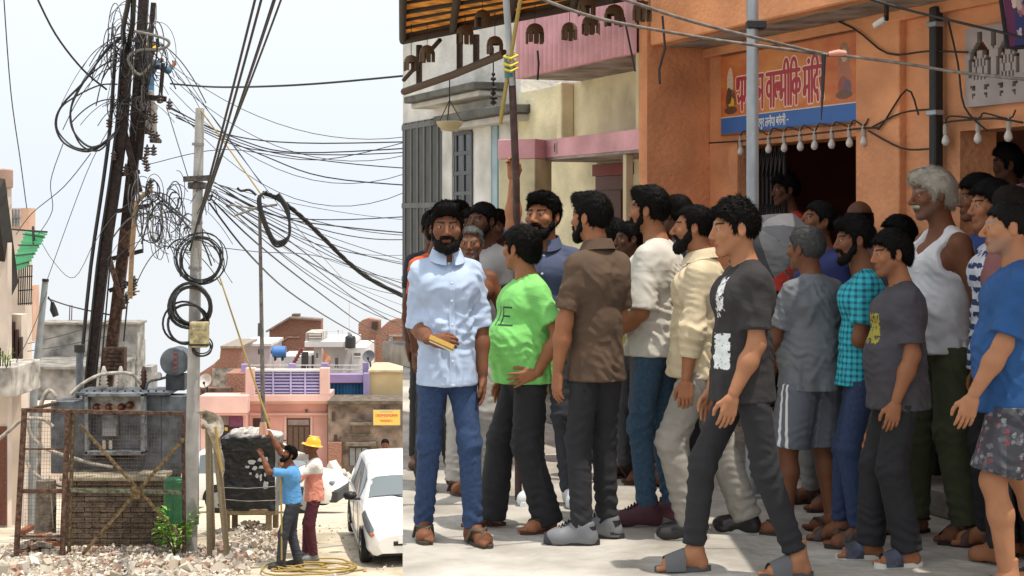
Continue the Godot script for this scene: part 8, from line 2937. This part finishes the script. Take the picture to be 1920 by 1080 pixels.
	list.append([{"x": 884, "d": 11.0, "h": 1.68, "yaw": -6, "skin": dark, "hair": "short", "shirt": cloth(hx("4a3a36")), "legmat": black, "seed": 14, "cell": far},
		"small face peering past the dark-bearded man"])
	list.append([{"x": 1156, "d": 10.5, "h": 1.60, "yaw": -150, "skin": dark, "hair": "full", "shirt": cloth(hx("2a2826")), "legmat": cloth(hx("4a4c52")), "seed": 15, "cell": far},
		"dark-haired boy behind the brown shirt's shoulder"])
	list.append([{"x": 1190, "d": 9.8, "h": 1.59, "yaw": -60, "hyaw": -20, "skin": dark, "hair": "short", "shirt": cloth(hx("a89a3c")), "legmat": cloth(hx("46464c")), "seed": 16, "cell": 0.016, "wear": "flip", "wearmat": plain(hx("3a2a26"))},
		"man in yellow tee between brown shirt and white tee"])
	list.append([{"x": 1277, "d": 9.6, "h": 1.75, "yaw": -140, "skin": dark, "hair": "short", "shirt": cloth(hx("3c3c44")), "legmat": black, "seed": 17, "cell": far},
		"black hair showing between white tee and cream shirt"])
	list.append([{"x": 938, "d": 11.2, "h": 1.66, "yaw": -30, "skin": dark, "hair": "thick", "shirt": cloth(hx("7a6a5c")), "legmat": black, "seed": 18, "cell": far, "face": 3},
		"head half hidden behind the green tee man, near the cream pier"])
	list.append([{"x": 1250, "d": 10.3, "h": 1.66, "yaw": -70, "skin": deep, "hair": "short", "shirt": cloth(hx("8a4a3a")), "legmat": black, "seed": 19, "cell": far, "face": 2},
		"man in rust tee far behind the white tee man's shoulder"])
	build_people(list, g1)
	var bk := thing("notebook", at(828, 642, 7.55), "thin yellow-brown notebook in the pale blue shirt man's hand", "notebook")
	var bb := Basis(Vector3.BACK, -0.42) * Basis(Vector3.RIGHT, 0.35)
	put("cover", bx(Vector3.ZERO, Vector3(0.125, 0.008, 0.05), 0.002, bb), mat(hx("b08a2e"), 0.6, "grain", 3.0), bk)
	put("pages", bx(bb * Vector3(0.004, -0.009, 0.002), Vector3(0.118, 0.007, 0.046), 0.001, bb), plain(hx("cfc6b0"), 0.9), bk)
	workers()

# cloth with a print wound round the trunk; paint(im) draws on 512 x 426 pixels, the middle column in front
func printed(base: Color, draw: Callable) -> StandardMaterial3D:
	var im := Image.create(512, 426, false, Image.FORMAT_RGB8)
	im.fill(base)
	draw.call(im)
	var f := FastNoiseLite.new()
	f.seed = 3; f.frequency = 0.02; f.fractal_octaves = 3
	for y in 426:
		for x in 512: im.set_pixel(x, y, im.get_pixel(x, y) * (0.93 + 0.09 * f.get_noise_2d(x, y)))
	var m := StandardMaterial3D.new()
	m.albedo_texture = ImageTexture.create_from_image(im)
	m.roughness = 0.9
	m.normal_enabled = true
	m.normal_texture = tx.n_fold
	m.normal_scale = 0.7
	return m

func splotch(im: Image, r: Rect2i, col: Color, cut: float, sd: int, fq := 0.06) -> void:
	var f := FastNoiseLite.new()
	f.seed = sd; f.frequency = fq; f.fractal_octaves = 3
	for y in range(r.position.y, mini(r.end.y, im.get_height())):
		for x in range(r.position.x, r.end.x):
			var e := minf(minf(x - r.position.x, r.end.x - x), minf(y - r.position.y, r.end.y - y)) * 0.06
			if f.get_noise_2d(x, y) + minf(e, 0.5) > cut: im.set_pixel(x, y, col)

func build_people(list: Array, group: String) -> Array:
	var res := []
	res.resize(list.size())
	var jobs := []
	for i in list.size():
		jobs.append(func(): res[i] = shape_person(list[i][0], shared))
	run_jobs(jobs)
	var made := []
	for i in list.size():
		var o := person(list[i][0], res[i], list[i][1], group)
		var ht: Transform3D = res[i].head
		ht.origin *= res[i].sc
		ht.basis = ht.basis.scaled(Vector3.ONE * res[i].sc)
		made.append([o, ht])
	return made

func floral_cloth() -> StandardMaterial3D:
	var m := StandardMaterial3D.new()
	m.albedo_texture = floral_texture(false)
	m.uv1_triplanar = true
	m.uv1_scale = Vector3.ONE * 2.6
	m.roughness = 0.9
	return m

# grey with two white stripes down the outer seam of each leg
func striped_cloth() -> StandardMaterial3D:
	var im := Image.create(256, 8, false, Image.FORMAT_RGB8)
	im.fill(hx("5f646e"))
	for c in [64, 192]:
		for x in [-9, 3]: im.fill_rect(Rect2i(c + x, 0, 5, 8), hx("d8d8d6"))
	var m := StandardMaterial3D.new()
	m.albedo_texture = ImageTexture.create_from_image(im)
	m.roughness = 0.9
	return m

# the men on the lower street
func workers() -> void:
	var brown := lin(hx("8a5a42"))
	var deep := lin(hx("6e4632"))
	var V := func(x, y, z): return Vector3(x, y, z)
	var list := []
	list.append([{"x": 548, "d": 23.1, "y": LOW, "h": 1.76, "yaw": -96, "hyaw": 34, "hpitch": 26, "skin": deep, "w": 1.02, "hair": "thick", "beard": "full", "face": 0, "lean": 4,
		"shirt": cloth(hx("5b9bd5")), "sleeve": 0.8, "hem": 0.93, "ease": 0.022, "loose": 0.024, "legmat": cloth(hx("3a3d46")), "baggy": 0.022,
		"al": [V.call(0.35, 0.15, 0.75), V.call(-0.25, 0.75, 0.35), "grip", V.call(-0.6, 0, 0.6)], "ar": [V.call(0.05, 0.72, 0.55), V.call(0.0, 0.85, 0.42), "grip", V.call(0.4, 0, 0.6)],
		"fl": [0.10, 0.14, 6], "fr": [-0.10, -0.06, -8], "wear": "shoe", "shod": true, "wearmat": plain(hx("2f2b2a")), "solemat": plain(hx("5c5650")), "seed": 201, "cell": 0.016},
		"worker in blue tee reaching both arms up to the raised pole"])
	list.append([{"x": 588, "d": 23.7, "y": LOW, "h": 1.79, "yaw": -84, "hyaw": -4, "hpitch": 10, "skin": deep, "w": 1.02, "hair": "", "face": 2,
		"shirt": printed(hx("e6b9ac"), func(im):
			im.fill_rect(Rect2i(0, 0, 512, 150), hx("e2ddd6"))
			im.fill_rect(Rect2i(0, 150, 300, 276), hx("e0dcd6"))
			im.fill_rect(Rect2i(300, 150, 212, 276), hx("e2937e"))), "sleeve": 1.5, "hem": 0.84, "ease": 0.024, "loose": 0.030, "legmat": cloth(hx("56202c")), "baggy": 0.026,
		"al": [V.call(0.15, -0.55, 0.65), V.call(-0.2, 0.6, 0.75), "grip", V.call(-0.6, 0, 0.6)], "ar": [V.call(0.1, 0.2, 0.9), V.call(0.0, 0.6, 0.8), "grip", V.call(0.5, 0, 0.6)],
		"fl": [0.13, 0.0, 14], "fr": [-0.12, 0.10, -8], "wear": "shoe", "shod": true, "wearmat": plain(hx("6c6e70")), "solemat": plain(hx("8c8c8a")), "seed": 202, "cell": 0.016},
		"worker in yellow helmet, maroon trousers and pale shirt behind the blue tee"])
	list.append([{"x": 722, "d": 31.0, "y": gy(31.0), "h": 1.68, "yaw": 4, "skin": deep, "hair": "crop", "face": 0, "shirt": cloth(hx("ddd6cc")), "legmat": cloth(hx("3c3c40")), "seed": 203, "cell": 0.02},
		"man in pale shirt standing behind the white hatchback"])
	var dl := 27.1
	list.append([{"x": 274, "d": dl, "y": EYE + (410 - 268) * dl / F, "h": 1.70, "yaw": 150, "hyaw": 10, "hpitch": -12, "skin": deep, "hair": "", "face": 0, "lean": 6,
		"shirt": cloth(hx("3f6f96")), "sleeve": 1.3, "hem": 0.86, "legmat": cloth(hx("9a968e")), "baggy": 0.018, "al": [V.call(0.4, -0.1, 0.8), V.call(-0.2, 0.5, 0.7), "grip"], "ar": [V.call(0.4, -0.3, 0.8), V.call(-0.2, 0.5, 0.7), "grip"],
		"fl": [0.12, 0.14, 0, 0.16], "fr": [-0.12, 0.05, 0, 0.0], "wear": "shoe", "shod": true, "wearmat": plain(hx("2c2826")), "seed": 204, "cell": 0.018},
		"lineman in blue shirt and yellow helmet clinging to the pole heads"])
	var made := build_people(list, "men on the lower street")
	for i: int in [1, 3]:
		var m := MB.new()
		m.lathe(Vector3(0, 0.045, -0.012), [Vector2(0.150, -0.012), Vector2(0.118, 0.0), Vector2(0.112, 0.03), Vector2(0.100, 0.075), Vector2(0.070, 0.108), Vector2(0.03, 0.122), Vector2(0, 0.124)], 22)
		m.box(Vector3(0, 0.165, -0.012), Vector3(0.03, 0.012, 0.16), 0.004)
		m.box(Vector3(0, 0.038, 0.125), Vector3(0.16, 0.010, 0.06), 0.003)
		var hm := put("helmet", m, plain(hx("e0a91e"), 0.35), made[i][0])
		hm.transform = made[i][1]
